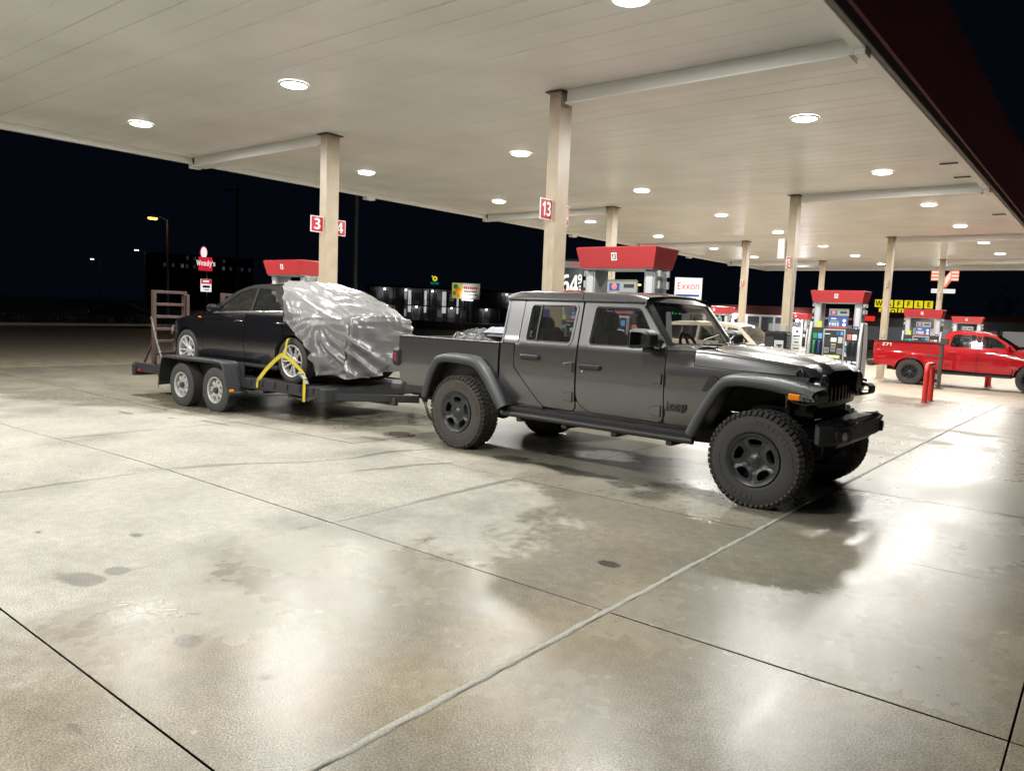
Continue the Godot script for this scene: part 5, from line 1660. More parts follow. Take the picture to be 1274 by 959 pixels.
	put("coupler", Mb.new().box(Vector3(3.6, 0.575, 0), Vector3(0.3, 0.09, 0.11), 0.03), B, o)
	# chain holding the near ramp
	var ch := put("ramp_chain", Mb.new(), M.galvanised, o)
	var lm := Mb.new()
	var a := Vector3(-2.03, 1.42, 0.85)
	var b := Vector3(-1.38, 0.7, 1.0)
	for k in 26:
		var t := k / 25.0
		var p := a.lerp(b, t) - Vector3(0, 0.06 * sin(t * PI), 0)
		var d := (b - a).normalized()
		var x := d.cross(Vector3.BACK if k % 2 else Vector3.RIGHT).normalized()
		var lk := []
		for j in 8:
			var g := TAU * j / 8
			lk.append(p + d * cos(g) * 0.026 + x * sin(g) * 0.014)
		lm.tube(lk, 0.005, 4, true)
	ch.mesh = lm.mesh()
	# the frame rides low on its axles
	for c in o.get_children():
		var n := String(c.name)
		if not (n.begins_with("wheel") or n.begins_with("axle") or n.begins_with("leaf") or n.begins_with("coupler")):
			c.position.y -= 0.1

# ---------------------------------------------------------------- the black car on the trailer
func car_prof() -> Array:
	return [Vector2(2.2, 0.26), Vector2(2.25, 0.42), Vector2(2.2, 0.6), Vector2(2.05, 0.705), Vector2(1.7, 0.795), Vector2(1.25, 0.875), Vector2(0.82, 0.94), Vector2(0.45, 1.16), Vector2(0.12, 1.32), Vector2(-0.2, 1.385), Vector2(-0.55, 1.39), Vector2(-0.9, 1.345), Vector2(-1.35, 1.2), Vector2(-1.8, 1.05), Vector2(-2.0, 0.96), Vector2(-2.12, 0.91), Vector2(-2.18, 0.76), Vector2(-2.18, 0.46), Vector2(-2.1, 0.25)]

func car_z(x: float, y: float) -> float:
	var z := 0.9 - 0.045 * pow(clampf((0.55 - y) / 0.35, 0, 1), 2.0)
	z -= 0.035 * sstep(0.6, 0.94, y)
	if y > 0.94:
		z -= (y - 0.94) * 0.5
	z += 0.012 * exp(-pow((y - 0.83) / 0.05, 2.0))
	if x > 1.1:
		z -= 0.27 * pow((x - 1.1) / 1.15, 2.4)
	if x < -1.25:
		z -= 0.33 * pow((-1.25 - x) / 0.95, 2.0)
	return z

func car_side(p: Vector2) -> Vector3:
	return Vector3(p.x, p.y, car_z(p.x, p.y))

func arch(c: Vector2, r: float, from: float, to: float, n := 12) -> PackedVector2Array:
	var o := PackedVector2Array()
	for k in n + 1:
		var a := lerpf(from, to, float(k) / n)
		o.append(c + Vector2(cos(a), sin(a)) * r)
	return o

func make_towed_car() -> void:
	var C: Material = M.car_black
	var W := trailer_frame() * Transform3D(Basis(Vector3.UP, PI), Vector3(0.46, 0.534, 0))
	var o := thing("black_car", "black four-door car with silver wheels, backed onto the trailer under plastic", "car")
	o.transform = W
	var fs := car_side
	var prof: Array = smooth_path(car_prof(), 5)
	var mir := Transform3D(Basis(Vector3(1, 0, 0), Vector3(0, 1, 0), Vector3(0, 0, -1)), Vector3.ZERO)
	# outlines
	var fender := pv([0.865, 0.2, 0.995, 0.2])
	fender.append_array(arch(Vector2(1.35, 0.32), 0.365, PI, 0.0, 16))
	fender.append_array(pv([1.72, 0.22, 2.19, 0.25, 2.245, 0.42, 2.195, 0.6, 2.05, 0.7, 1.7, 0.79, 1.25, 0.868, 0.94, 0.92, 0.875, 0.925, 0.865, 0.6]))
	var fdoor := rnd(pv([-0.225, 0.2, 0.855, 0.2, 0.855, 0.6, 0.865, 0.923, -0.225, 0.965]), 0.02)
	var rdoor := pv([-0.96, 0.3, -0.9, 0.2, -0.235, 0.2, -0.235, 0.965, -1.1, 1.0, -1.16, 0.75])
	rdoor.append_array(arch(Vector2(-1.35, 0.32), 0.375, 1.05, 0.35, 6))
	var quarter := pv([-1.12, 1.002, -1.175, 0.76])
	quarter.append_array(arch(Vector2(-1.35, 0.32), 0.365, 1.1, PI, 10))
	quarter.append_array(pv([-1.72, 0.22, -2.1, 0.25, -2.175, 0.46, -2.175, 0.76, -2.115, 0.905, -1.8, 1.035]))
	var green := pv([0.82, 0.932, -0.2, 0.973, -1.1, 1.01, -1.8, 1.043])
	for k in range(prof.size() - 1, -1, -1):
		var q: Vector2 = prof[k]
		if q.y > 1.045 and q.x < 0.7 and q.x > -1.8:
			green.append(q)
	var fwin := rnd(pv([0.54, 0.968, -0.3, 0.998, -0.25, 1.33, -0.1, 1.328, 0.12, 1.265, 0.36, 1.125]), 0.03)
	var rwin := rnd(pv([-0.36, 1.0, -1.25, 1.034, -1.27, 1.08, -1.0, 1.235, -0.65, 1.32, -0.31, 1.335]), 0.03)
	for s in 2:
		var T: Transform3D = Transform3D.IDENTITY if s == 0 else mir
		put("front_fender", Mb.new().at(T).skin(fender, fs, 0.1, 0.03), C, o)
		put("rear_quarter", Mb.new().at(T).skin(quarter, fs, 0.1, 0.03), C, o)
		for q in [[fdoor, fwin, 0.22], [rdoor, rwin, -0.78]]:
			var d := put("door", Mb.new().at(T).skin(q[0], fs, 0.09, 0.02), C, o)
			put("window_glass", Mb.new().at(T).skin(q[1], func(p: Vector2) -> Vector3: return Vector3(p.x, p.y, car_z(p.x, p.y) - 0.008), 0.12), M.tinted_glass, d)
			var hx: float = q[2] - 0.33
			put("handle", Mb.new().at(T).tube(smooth_path([Vector3(hx - 0.1, 0.835, 0.885), Vector3(hx - 0.08, 0.838, 0.918), Vector3(hx + 0.06, 0.835, 0.92), Vector3(hx + 0.09, 0.83, 0.885)], 4), 0.014, 8), C, d)
			put("door_gap", Mb.new().at(T).skin(shrink(q[0], -0.012), func(p: Vector2) -> Vector3: return Vector3(p.x, p.y, car_z(p.x, p.y) - 0.018), 0.2), M.underbody, d)
		put("greenhouse", Mb.new().at(T).skin(green, fs, 0.08, 0.03, [fwin, rwin]), C, o)
		# bright strip under the windows
		var rows := []
		for k in 30:
			var x := lerpf(0.6, -1.3, k / 29.0)
			var y := 0.948 - 0.0385 * (x - 0.5)
			rows.append(PackedVector3Array([Vector3(x, y - 0.012, car_z(x, y - 0.012) + 0.001), Vector3(x, y - 0.008, car_z(x, y) + 0.01), Vector3(x, y + 0.004, car_z(x, y) + 0.009), Vector3(x, y + 0.008, car_z(x, y + 0.008) + 0.001)]))
		put("window_strip", Mb.new().at(T).grid(rows), M.chrome, o)
		put("sill", Mb.new().at(T).box(Vector3(-0.02, 0.19, 0.83), Vector3(2.0, 0.06, 0.1), 0.02), M.underbody, o)
		put("door_mirror", Mb.new().at(T).box(Vector3(0.5, 1.01, 0.955), Vector3(0.12, 0.12, 0.18), 0.045), C, o)
		put("headlamp", Mb.new().at(T).skin(rnd(pv([1.95, 0.56, 2.16, 0.52, 2.18, 0.6, 2.02, 0.68, 1.85, 0.7]), 0.02), func(p: Vector2) -> Vector3: return Vector3(p.x, p.y, car_z(p.x, p.y) + 0.004), 0.08), M.lens_clear, o)
		put("marker_lamp", Mb.new().at(T).box(Vector3(0.96, 0.86, 0.885), Vector3(0.06, 0.025, 0.02), 0.005), M.amber_lens, o)
		for x in [1.35, -1.35]:
			wheel(o, Vector3(x, 0.321, 0.775 * (1.0 if s == 0 else -1.0)), 1.0 if s == 0 else -1.0, 0.322, 0.215, 0.225, M.tyre, M.rim_silver, "alloy")
			var lin_rows := []
			for k in 17:
				var a := PI * k / 16.0
				lin_rows.append(PackedVector3Array([Vector3(x + cos(a) * 0.375, 0.32 + sin(a) * 0.375, 0.86), Vector3(x + cos(a) * 0.375, 0.32 + sin(a) * 0.375, 0.4)]))
			put("wheel_well", Mb.new().at(T).grid(lin_rows), M.underbody, o)
		for x in [0.15, -0.75]:
			put("seatback", Mb.new().at(T * Transform3D(Basis(Vector3.BACK, 0.25), Vector3(x - 0.15, 0.85, 0.36))).box(Vector3.ZERO, Vector3(0.14, 0.6, 0.48), 0.05), M.interior_black, o)
			put("headrest", Mb.new().at(T).box(Vector3(x - 0.25, 1.18, 0.36), Vector3(0.1, 0.15, 0.24), 0.04), M.interior_black, o)
	# top surfaces between the two sides
	var spans := [["front_bumper", 0, 15, C], ["hood", 15, 30, C], ["windscreen", 30, 41, M.tinted_glass], ["roof", 41, 56, C], ["rear_window", 56, 65, M.tinted_glass], ["trunk_lid", 65, 75, C], ["rear_bumper", 75, 90, C]]
	for sp in spans:
		var rows := []
		for i in range(sp[1], mini(sp[2], prof.size() - 1) + 1):
			var p: Vector2 = prof[i]
			var row := PackedVector3Array()
			for k in 21:
				var v := lerpf(-1, 1, k / 20.0)
				var crown := (0.035 if p.y > 0.62 else 0.0) * (1 - v * v)
				var bow := 0.05 * (1 - v * v) * (1.0 if p.x > 0 else -1.0) * sstep(1.6, 2.2, absf(p.x))
				row.append(Vector3(p.x + bow, p.y + crown, car_z(p.x, p.y) * v))
			rows.append(row)
		put(sp[0], Mb.new().grid(rows), sp[3], o)
	put("floor_pan", Mb.new().box(Vector3(0, 0.24, 0), Vector3(3.9, 0.12, 1.2), 0.03), M.underbody, o)
	put("dashboard", Mb.new().box(Vector3(0.72, 0.85, 0), Vector3(0.35, 0.2, 1.4), 0.06), M.interior_black, o)
	var sw := Mb.new().at(Transform3D(Basis(Vector3.BACK, -1.1), Vector3(0.45, 0.98, -0.37)))
	var rp := []
	for k in 20:
		rp.append(Vector3(0.18 * cos(TAU * k / 20), 0, 0.18 * sin(TAU * k / 20)))
	sw.tube(rp, 0.014, 6, true)
	put("steering_wheel", sw, M.interior_black, o)
	make_plastic(W, prof)
	make_straps()

func make_plastic(W: Transform3D, prof: Array) -> void:
	# the crumpled sheet taped over the rear half of the car; the side the camera sees is -z here
	var fn := FastNoiseLite.new()
	fn.seed = 12
	fn.frequency = 1.0
	fn.fractal_octaves = 1
	var roof := func(x: float) -> float:
		for i in range(40, prof.size() - 1):
			if prof[i].x >= x and prof[i + 1].x <= x:
				return lerpf(prof[i].y, prof[i + 1].y, (prof[i].x - x) / maxf(1e-5, prof[i].x - prof[i + 1].x))
		return 0.95
	var NS := 170
	var NR := 130
	var rows := []
	for i in NR + 1:
		var row := PackedVector3Array()
		for k in NS + 1:
			var s := lerpf(-1.0, 1.0, float(k) / NS)
			var sg := signf(s) if s != 0 else 1.0
			var a := absf(s)
			# height fraction of the front edge, to set where the sheet begins
			var side := sstep(0.42, 1.0, a)
			var edge := 0.0
			if a < 0.45:
				edge = -0.55 - 0.35 * pow(a / 0.45, 3.0)
			elif a < 0.62:
				edge = lerpf(-0.9, -1.2, (a - 0.45) / 0.17)
			elif a < 0.78:
				edge = lerpf(-1.2, -1.7, (a - 0.62) / 0.16)
			else:
				edge = lerpf(-1.7, -1.8, (a - 0.78) / 0.22)
			edge += 0.035 * fn.get_noise_2d(s * 14.0, 3.0)
			var t := float(i) / NR
			var x := lerpf(edge, -2.2, minf(t / 0.84, 1.0))
			var close := clampf((t - 0.8) / 0.2, 0.0, 1.0)
			var ro: float = roof.call(maxf(x, -2.2)) + 0.045 + 0.04 * exp(-pow((x + 1.15) / 0.4, 2.0))
			var low := 0.16 + 0.05 * fn.get_noise_2d(x * 2.0, 8.0 * sg)
			var y := 0.0
			var z := 0.0
			if a < 0.45:
				var q := a / 0.45
				y = ro - 0.05 * pow(q, 3.0) + 0.02 * (1 - q * q)
				z = (car_z(x, ro - 0.06) + 0.02) * q
			else:
				var q := (a - 0.45) / 0.55
				y = lerpf(ro - 0.05, low, q)
				z = car_z(x, y) + 0.035 + 0.03 * sstep(0.3, 0.9, q) * sstep(-1.5, -2.0, x)
			var p := Vector3(x, y, z * sg)
			var outw := Vector3(0, 0.9 * (1.0 - side), sg * side + 0.25 * s).normalized()
			# close the rear end
			if close > 0.0:
				p.x = lerpf(x, -2.27, sin(close * PI / 2))
				p.z = p.z * (1.0 - pow(close, 3.2))
				p.y = lerpf(p.y, 0.62 + (p.y - 0.62) * (0.92 if p.y < 0.62 else 0.86), close)
				if a < 0.45:
					p.y = lerpf(p.y, 0.92, close)
				outw = outw.lerp(Vector3(-1, 0, 0), sstep(0.0, 0.5, close)).normalized()
			# folds: long creases fanning from the rear corner, smaller crumples everywhere
			var ap := Vector2(-1.85, 0.9)
			var dv := Vector2(p.x + (absf(p.z) - 0.75) * 0.8 * sstep(0.0, 0.4, close), p.y) - ap
			var th := atan2(dv.y, dv.x)
			var rr := dv.length()
			var fan := absf(fposmod(th * 2.6 + 0.7 * fn.get_noise_2d(p.x * 1.5, p.y * 1.5 + p.z), 1.0) - 0.5) * 2.0
			var f := 0.0
			if a > 0.42:
				f += (pow(fan, 1.6) - 0.4) * 0.1 * sstep(0.02, 0.3, rr) * (1.0 - 0.4 * sstep(0.6, 1.1, rr)) * sstep(0.42, 0.55, a)
			var n1 := fn.get_noise_3d(p.x * 2.6, p.y * 3.4, p.z * 2.4)
			var n2 := fn.get_noise_3d(p.x * 6.0 + 3.0 + p.y * 3.0, p.y * 7.5, p.z * 6.0)
			var n3 := fn.get_noise_3d(p.x * 13.0 + 7.0 - p.y * 6.0, p.y * 12.0 + p.x * 4.0, p.z * 12.0)
			f += 0.05 * (0.35 - absf(n1)) + 0.013 * (0.3 - absf(n2)) + 0.004 * (0.3 - absf(n3))
			if a < 0.5:
				f += 0.05 * (0.25 - absf(fn.get_noise_2d(p.x * 1.1 + p.z * 1.5, p.z * 4.5 - p.x * 0.8)))
			f *= 0.4 + 0.6 * side
			p += outw * (f + 0.015 + 0.02 * sstep(0.0, 0.3, close))
			row.append(p)
		rows.append(row)
	var sh := thing("plastic_sheet", "crumpled silver plastic sheet wrapped over the rear of the black car", "plastic sheet")
	sh.transform = W
	put("sheet", Mb.new().grid(rows), M.plastic_sheet, sh)

func ribbon(pts: Array, w: Vector3, th: float) -> Mb:
	# a flat webbing band: w is half its width as a vector
	var rows := []
	var path := smooth_path(pts, 6)
	for i in path.size():
		var d: Vector3 = (path[mini(i + 1, path.size() - 1)] - path[maxi(i - 1, 0)]).normalized()
		var ww := (w - d * w.dot(d)).normalized() * w.length()
		var n := d.cross(ww).normalized() * th
		var p: Vector3 = path[i]
		rows.append(PackedVector3Array([p - ww - n, p + ww - n, p + ww - n, p + ww + n, p + ww + n, p - ww + n, p - ww + n, p - ww - n]))
	return Mb.new().grid(rows)

func make_straps() -> void:
	var o := thing("tie_down_strap", "yellow ratchet strap over the rear wheel of the black car", "strap", trailer_frame().origin, deg_to_rad(2.0))
	put("webbing", ribbon([Vector3(1.27, 0.56, 1.03), Vector3(1.45, 0.74, 1.01), Vector3(1.66, 0.91, 0.97), Vector3(1.74, 0.93, 0.96), Vector3(1.95, 0.86, 0.97), Vector3(2.2, 0.74, 1.0), Vector3(2.3, 0.67, 1.03)], Vector3(0.012, 0.024, 0.0), 0.0025), M.strap_yellow, o)
	put("webbing", ribbon([Vector3(1.8, 1.17, 0.8), Vector3(1.8, 1.17, 0.92), Vector3(1.785, 1.1, 0.945), Vector3(1.765, 0.93, 0.955)], Vector3(0.024, 0, 0.004), 0.0025), M.strap_yellow, o)
	put("loose_end", ribbon([Vector3(2.3, 0.69, 1.035), Vector3(2.315, 0.6, 1.045), Vector3(2.31, 0.45, 1.045), Vector3(2.3, 0.34, 1.04)], Vector3(0.026, 0, 0.0), 0.003), M.strap_yellow, o)
	put("loose_end", ribbon([Vector3(1.27, 0.57, 1.04), Vector3(1.255, 0.5, 1.045), Vector3(1.25, 0.44, 1.045)], Vector3(0.02, 0, 0.0), 0.003), M.strap_yellow, o)
	put("hook", Mb.new().tube([Vector3(1.27, 0.58, 1.03), Vector3(1.25, 0.53, 1.05), Vector3(1.23, 0.5, 1.04), Vector3(1.22, 0.53, 1.02)], 0.01, 6), M.galvanised, o)
	put("ratchet", Mb.new().at(Transform3D(Basis(Vector3.BACK, -0.5), Vector3(2.27, 0.685, 1.04))).box(Vector3.ZERO, Vector3(0.16, 0.03, 0.06), 0.008).cyl(Vector3(-0.03, 0.015, -0.045), Vector3(-0.03, 0.015, 0.045), 0.018, 10), M.galvanised, o)
	put("ratchet_handle", Mb.new().at(Transform3D(Basis(Vector3.BACK, -0.75), Vector3(2.34, 0.64, 1.05))).box(Vector3.ZERO, Vector3(0.14, 0.012, 0.05), 0.004), M.galvanised, o)

# ---------------------------------------------------------------- red pickup and tan SUV, seen side-on behind
func red_z(p: Vector2) -> Vector3:
	var z := 0.93 - 0.05 * pow(clampf((0.75 - p.y) / 0.4, 0, 1), 2.0) - 0.03 * pow(clampf((p.y - 0.8) / 0.35, 0, 1), 2.0)
	if p.y > 1.15:
		z -= (p.y - 1.15) * 0.34
	z -= 0.16 * pow(clampf((p.x - 1.6) / 1.1, 0, 1), 2.5)
	return Vector3(p.x, p.y, z)

func make_red_truck() -> void:
	# origin under the middle; x forward; rear axle at -1.63, front axle at 1.63
	var wx := -5.18 + 1.63
	var o := thing("red_pickup", "bright red crew-cab pickup standing at the far pumps", "pickup truck", Vector3(wx, ground_y(-4.0, -27.9) + 0.015, -27.93))
	var P: Material = M.truck_red
	var f := red_z
	var mir := Transform3D(Basis(Vector3(1, 0, 0), Vector3(0, 1, 0), Vector3(0, 0, -1)), Vector3.ZERO)
	var bed := pv([-2.72, 0.62])
	bed.append_array(pv([-2.12, 0.55]))
	bed.append_array(arch(Vector2(-1.63, 0.42), 0.47, 2.95, 0.15, 16))
	bed.append_array(pv([-0.92, 0.52, -0.82, 0.52, -0.82, 1.36, -2.76, 1.34, -2.74, 0.9]))
	var rd := rnd(pv([-0.8, 0.56, 0.2, 0.52, 0.2, 1.23, -0.74, 1.2, -0.8, 1.0]), 0.03)
	var fd := rnd(pv([0.215, 0.52, 1.12, 0.52, 1.14, 0.9, 1.14, 1.22, 0.215, 1.235]), 0.03)
	var fen := pv([1.15, 0.5])
	fen.append_array(arch(Vector2(1.63, 0.42), 0.46, 3.0, 0.1, 16))
	fen.append_array(pv([2.5, 0.5, 2.66, 0.75, 2.62, 1.05, 2.2, 1.16, 1.3, 1.22, 1.155, 1.235]))
	var cab := pv([-0.8, 1.2, 1.2, 1.24, 1.05, 1.38, 0.62, 1.66, 0.3, 1.74, -0.35, 1.755, -0.62, 1.73, -0.72, 1.6])
	var w1 := rnd(pv([-0.56, 1.26, 0.13, 1.275, 0.13, 1.65, -0.42, 1.66, -0.52, 1.6]), 0.05)
	var w2 := rnd(pv([0.28, 1.28, 0.98, 1.285, 0.98, 1.33, 0.62, 1.6, 0.3, 1.66]), 0.05)
	for s in 2:
		var T: Transform3D = Transform3D.IDENTITY if s == 0 else mir
		put("bed_side", Mb.new().at(T).skin(bed, f, 0.15, 0.03), P, o)
		put("front_fender", Mb.new().at(T).skin(fen, f, 0.15, 0.03), P, o)
		put("cab_side", Mb.new().at(T).skin(cab, f, 0.12, 0.03, [w1, w2]), P, o)
		for q in [[rd, w1, -0.45], [fd, w2, 0.52]]:
			var d := put("door", Mb.new().at(T).skin(q[0], f, 0.15, 0.02), P, o)
			put("window_glass", Mb.new().at(T).skin(q[1], func(p: Vector2) -> Vector3: return red_z(p) - Vector3(0, 0, 0.01), 0.2), M.tinted_glass, d)
			put("handle", Mb.new().at(T).box(Vector3(q[2], 1.09, 0.93), Vector3(0.2, 0.04, 0.035), 0.012), P, d)
			put("door_gap", Mb.new().at(T).skin(shrink(q[0], -0.014), func(p: Vector2) -> Vector3: return red_z(p) - Vector3(0, 0, 0.02), 0.3), M.underbody, d)
		put("pillar", Mb.new().at(T).box(Vector3(0.205, 1.46, 0.8), Vector3(0.1, 0.36, 0.02)), M.moulded_black, o)
		put("door_mirror", Mb.new().at(T).box(Vector3(1.0, 1.3, 1.02), Vector3(0.14, 0.19, 0.2), 0.05), P, o)
		put("tail_lamp", Mb.new().at(T).box(Vector3(-2.7, 1.08, 0.87), Vector3(0.12, 0.36, 0.12), 0.03), M.tail_lens, o)
		put("side_step", Mb.new().at(T).box(Vector3(0.0, 0.44, 0.86), Vector3(2.3, 0.07, 0.14), 0.02), M.satin_black, o)
		put("wheel_lip", Mb.new().at(T).tube(Array(arch(Vector2(-1.63, 0.42), 0.47, 2.95, 0.15, 16)).map(func(p): return Vector3(p.x, p.y, 0.925)), 0.018, 6), P, o)
		for x in [-1.63, 1.63]:
			wheel(o, Vector3(x, 0.395, 0.8 * (1.0 if s == 0 else -1.0)), 1.0 if s == 0 else -1.0, 0.4, 0.25, 0.235, M.tyre, M.rim_black, "alloy")
			var lr := []
			for k in 13:
				var a := PI * k / 12.0
				lr.append(PackedVector3Array([Vector3(x + cos(a) * 0.48, 0.42 + sin(a) * 0.48, 0.88), Vector3(x + cos(a) * 0.48, 0.42 + sin(a) * 0.48, 0.4)]))
			put("wheel_well", Mb.new().at(T).grid(lr), M.underbody, o)
		put("headlamp", Mb.new().at(T).box(Vector3(2.58, 0.98, 0.68), Vector3(0.12, 0.16, 0.3), 0.03), M.lens_clear, o)
	words(o, "badge", "COLORADO", 0.06, Vector3(1.0, 0.76, 0.915), M.chrome, 0.0, 0.008, false, 1.0)
	words(o, "bed_decal", "Z71", 0.1, Vector3(-2.35, 1.25, 0.905), M.white_paint, 0.0, 0.006, false, 1.3)
	var roof := []
	for q in [[1.2, 1.24], [0.9, 1.48], [0.62, 1.66], [0.3, 1.745], [-0.1, 1.76], [-0.45, 1.752], [-0.64, 1.725], [-0.72, 1.6], [-0.8, 1.2]]:
		var row := PackedVector3Array()
		for k in 13:
			var v := lerpf(-1, 1, k / 12.0)
			row.append(Vector3(q[0], q[1] + 0.03 * (1 - v * v), red_z(Vector2(q[0], q[1])).z * v))
		roof.append(row)
	put("windscreen", Mb.new().grid(roof.slice(0, 3)), M.tinted_glass, o)
	put("roof", Mb.new().grid(roof.slice(2, 8)), P, o)
	put("rear_window", Mb.new().grid(roof.slice(7, 9)), M.tinted_glass, o)
	var hd := []
	for q in [[2.66, 0.75], [2.64, 1.02], [2.5, 1.1], [2.2, 1.16], [1.6, 1.22], [1.2, 1.24]]:
		var row := PackedVector3Array()
		for k in 13:
			var v := lerpf(-1, 1, k / 12.0)
			row.append(Vector3(q[0] + 0.06 * (1 - v * v), q[1] + 0.04 * (1 - v * v), red_z(Vector2(q[0], q[1])).z * v))
		hd.append(row)
	put("hood", Mb.new().grid(hd), P, o)
	put("tailgate", Mb.new().box(Vector3(-2.74, 1.02, 0), Vector3(0.06, 0.66, 1.6), 0.02), P, o)
	put("rear_bumper", Mb.new().box(Vector3(-2.82, 0.62, 0), Vector3(0.24, 0.2, 1.78), 0.04), M.satin_black, o)
	put("front_bumper", Mb.new().box(Vector3(2.66, 0.62, 0), Vector3(0.2, 0.3, 1.6), 0.06), M.satin_black, o)
	put("bed_floor", Mb.new().box(Vector3(-1.8, 0.8, 0), Vector3(1.8, 0.04, 1.6)), M.satin_black, o)
	put("bed_rail", Mb.new().box(Vector3(-1.79, 1.365, 0.86), Vector3(1.95, 0.03, 0.09), 0.01), M.satin_black, o)
	put("bed_rail", Mb.new().box(Vector3(-1.79, 1.365, -0.86), Vector3(1.95, 0.03, 0.09), 0.01), M.satin_black, o)
	put("underframe", Mb.new().box(Vector3(-0.1, 0.5, 0), Vector3(4.6, 0.16, 0.9)), M.underbody, o)
	put("cab_floor", Mb.new().box(Vector3(0.3, 0.6, 0), Vector3(2.2, 0.1, 1.6)), M.underbody, o)
	for s in [-0.38, 0.38]:
		for x in [0.45, -0.4]:
			put("seatback", Mb.new().box(Vector3(x - 0.1, 1.1, s), Vector3(0.14, 0.62, 0.5), 0.05).box(Vector3(x - 0.14, 1.48, s), Vector3(0.1, 0.16, 0.26), 0.04), M.interior_black, o)

func suv_z(p: Vector2) -> Vector3:
	var z := 0.9 - 0.04 * pow(clampf((0.75 - p.y) / 0.4, 0, 1), 2.0)
	if p.y > 1.1:
		z -= (p.y - 1.1) * 0.36
	z -= 0.15 * pow(clampf((p.x - 1.4) / 1.0, 0, 1), 2.5)
	return Vector3(p.x, p.y, z)

func make_tan_suv() -> void:
	var zc := -22.55
	var o := thing("tan_suv", "light tan SUV standing beyond the grey pickup windscreen", "car", Vector3(-9.35, ground_y(-9.35, zc), zc), 0.0)
	var P: Material = M.suv_tan
	var f := suv_z
	var mir := Transform3D(Basis(Vector3(1, 0, 0), Vector3(0, 1, 0), Vector3(0, 0, -1)), Vector3.ZERO)
	var low := pv([-2.2, 0.5, -1.75, 0.42])
	low.append_array(arch(Vector2(-1.35, 0.36), 0.4, 3.0, 0.14, 14))
	low.append_array(pv([-0.9, 0.36, 0.93, 0.36]))
	low.append_array(arch(Vector2(1.35, 0.36), 0.4, 3.0, 0.14, 14))
	low.append_array(pv([2.2, 0.45, 2.33, 0.7, 2.25, 0.98, 1.9, 1.05, 1.15, 1.12, -2.22, 1.12, -2.28, 0.8]))
	var up := pv([-2.22, 1.125, 1.15, 1.125, 0.55, 1.62, 0.25, 1.69, -0.6, 1.72, -1.6, 1.7, -1.95, 1.65])
	var wins := [rnd(pv([0.16, 1.17, 0.92, 1.17, 0.46, 1.56, 0.16, 1.6]), 0.04), rnd(pv([-0.72, 1.17, 0.08, 1.17, 0.08, 1.6, -0.72, 1.61]), 0.04), rnd(pv([-1.85, 1.17, -0.8, 1.17, -0.8, 1.61, -1.72, 1.59]), 0.05)]
	for s in 2:
		var T: Transform3D = Transform3D.IDENTITY if s == 0 else mir
		put("body_side", Mb.new().at(T).skin(low, f, 0.15, 0.03), P, o)
		put("upper_side", Mb.new().at(T).skin(up, f, 0.12, 0.03, wins), P, o)
		for w in wins:
			put("window_glass", Mb.new().at(T).skin(w, func(p: Vector2) -> Vector3: return suv_z(p) - Vector3(0, 0, 0.01), 0.2), M.tinted_glass, o)
		put("door_mirror", Mb.new().at(T).box(Vector3(0.72, 1.2, 0.99), Vector3(0.16, 0.17, 0.22), 0.05), P, o)
		for x in [0.12, -0.76]:
			put("door_line", Mb.new().at(T).box(Vector3(x, 0.78, 0.9), Vector3(0.01, 0.66, 0.006)), M.underbody, o)
			put("handle", Mb.new().at(T).box(Vector3(x + 0.16, 1.0, 0.905), Vector3(0.18, 0.035, 0.03), 0.01), P, o)
		for x in [-1.35, 1.35]:
			wheel(o, Vector3(x, 0.35, 0.76 * (1.0 if s == 0 else -1.0)), 1.0 if s == 0 else -1.0, 0.352, 0.23, 0.21, M.tyre, M.rim_silver, "alloy")
		put("headlamp", Mb.new().at(T).box(Vector3(2.22, 0.86, 0.62), Vector3(0.12, 0.18, 0.28), 0.04), M.lens_clear, o)
		put("tail_lamp", Mb.new().at(T).box(Vector3(-2.22, 0.95, 0.8), Vector3(0.1, 0.3, 0.16), 0.03), M.tail_lens, o)
	var top := []
	for q in [[2.33, 0.7], [2.27, 0.98], [1.9, 1.06], [1.15, 1.12], [0.85, 1.38], [0.55, 1.62], [0.25, 1.69], [-0.6, 1.72], [-1.6, 1.7], [-1.95, 1.65], [-2.12, 1.4], [-2.22, 1.12], [-2.28, 0.8], [-2.22, 0.5]]:
		var row := PackedVector3Array()
		for k in 13:
			var v := lerpf(-1, 1, k / 12.0)
			row.append(Vector3(q[0] + (0.05 * (1 - v * v) if q[0] > 0 else 0.0), q[1] + 0.03 * (1 - v * v), suv_z(Vector2(q[0], q[1])).z * v))
		top.append(row)
	put("hood", Mb.new().grid(top.slice(0, 4)), P, o)
	put("windscreen", Mb.new().grid(top.slice(3, 6)), M.clear_glass, o)
	put("roof", Mb.new().grid(top.slice(5, 10)), P, o)
	put("rear_window", Mb.new().grid(top.slice(9, 12)), M.tinted_glass, o)
	put("tailgate", Mb.new().grid(top.slice(11, 14)), P, o)
	put("underframe", Mb.new().box(Vector3(0, 0.42, 0), Vector3(4.3, 0.2, 1.2)), M.underbody, o)
	put("dashboard", Mb.new().box(Vector3(0.9, 1.02, 0), Vector3(0.5, 0.14, 1.5), 0.04), M.cream, o)
	for s in [-0.36, 0.36]:
		for x in [0.2, -0.7]:
			put("seatback", Mb.new().box(Vector3(x, 1.05, s), Vector3(0.14, 0.6, 0.5), 0.05).box(Vector3(x - 0.04, 1.42, s), Vector3(0.1, 0.16, 0.26), 0.04), M.interior_black, o)

# ---------------------------------------------------------------- beyond the forecourt
func facing(p: Vector3, off := 0.3) -> float:
	return atan2(-p.x, -p.z) + off

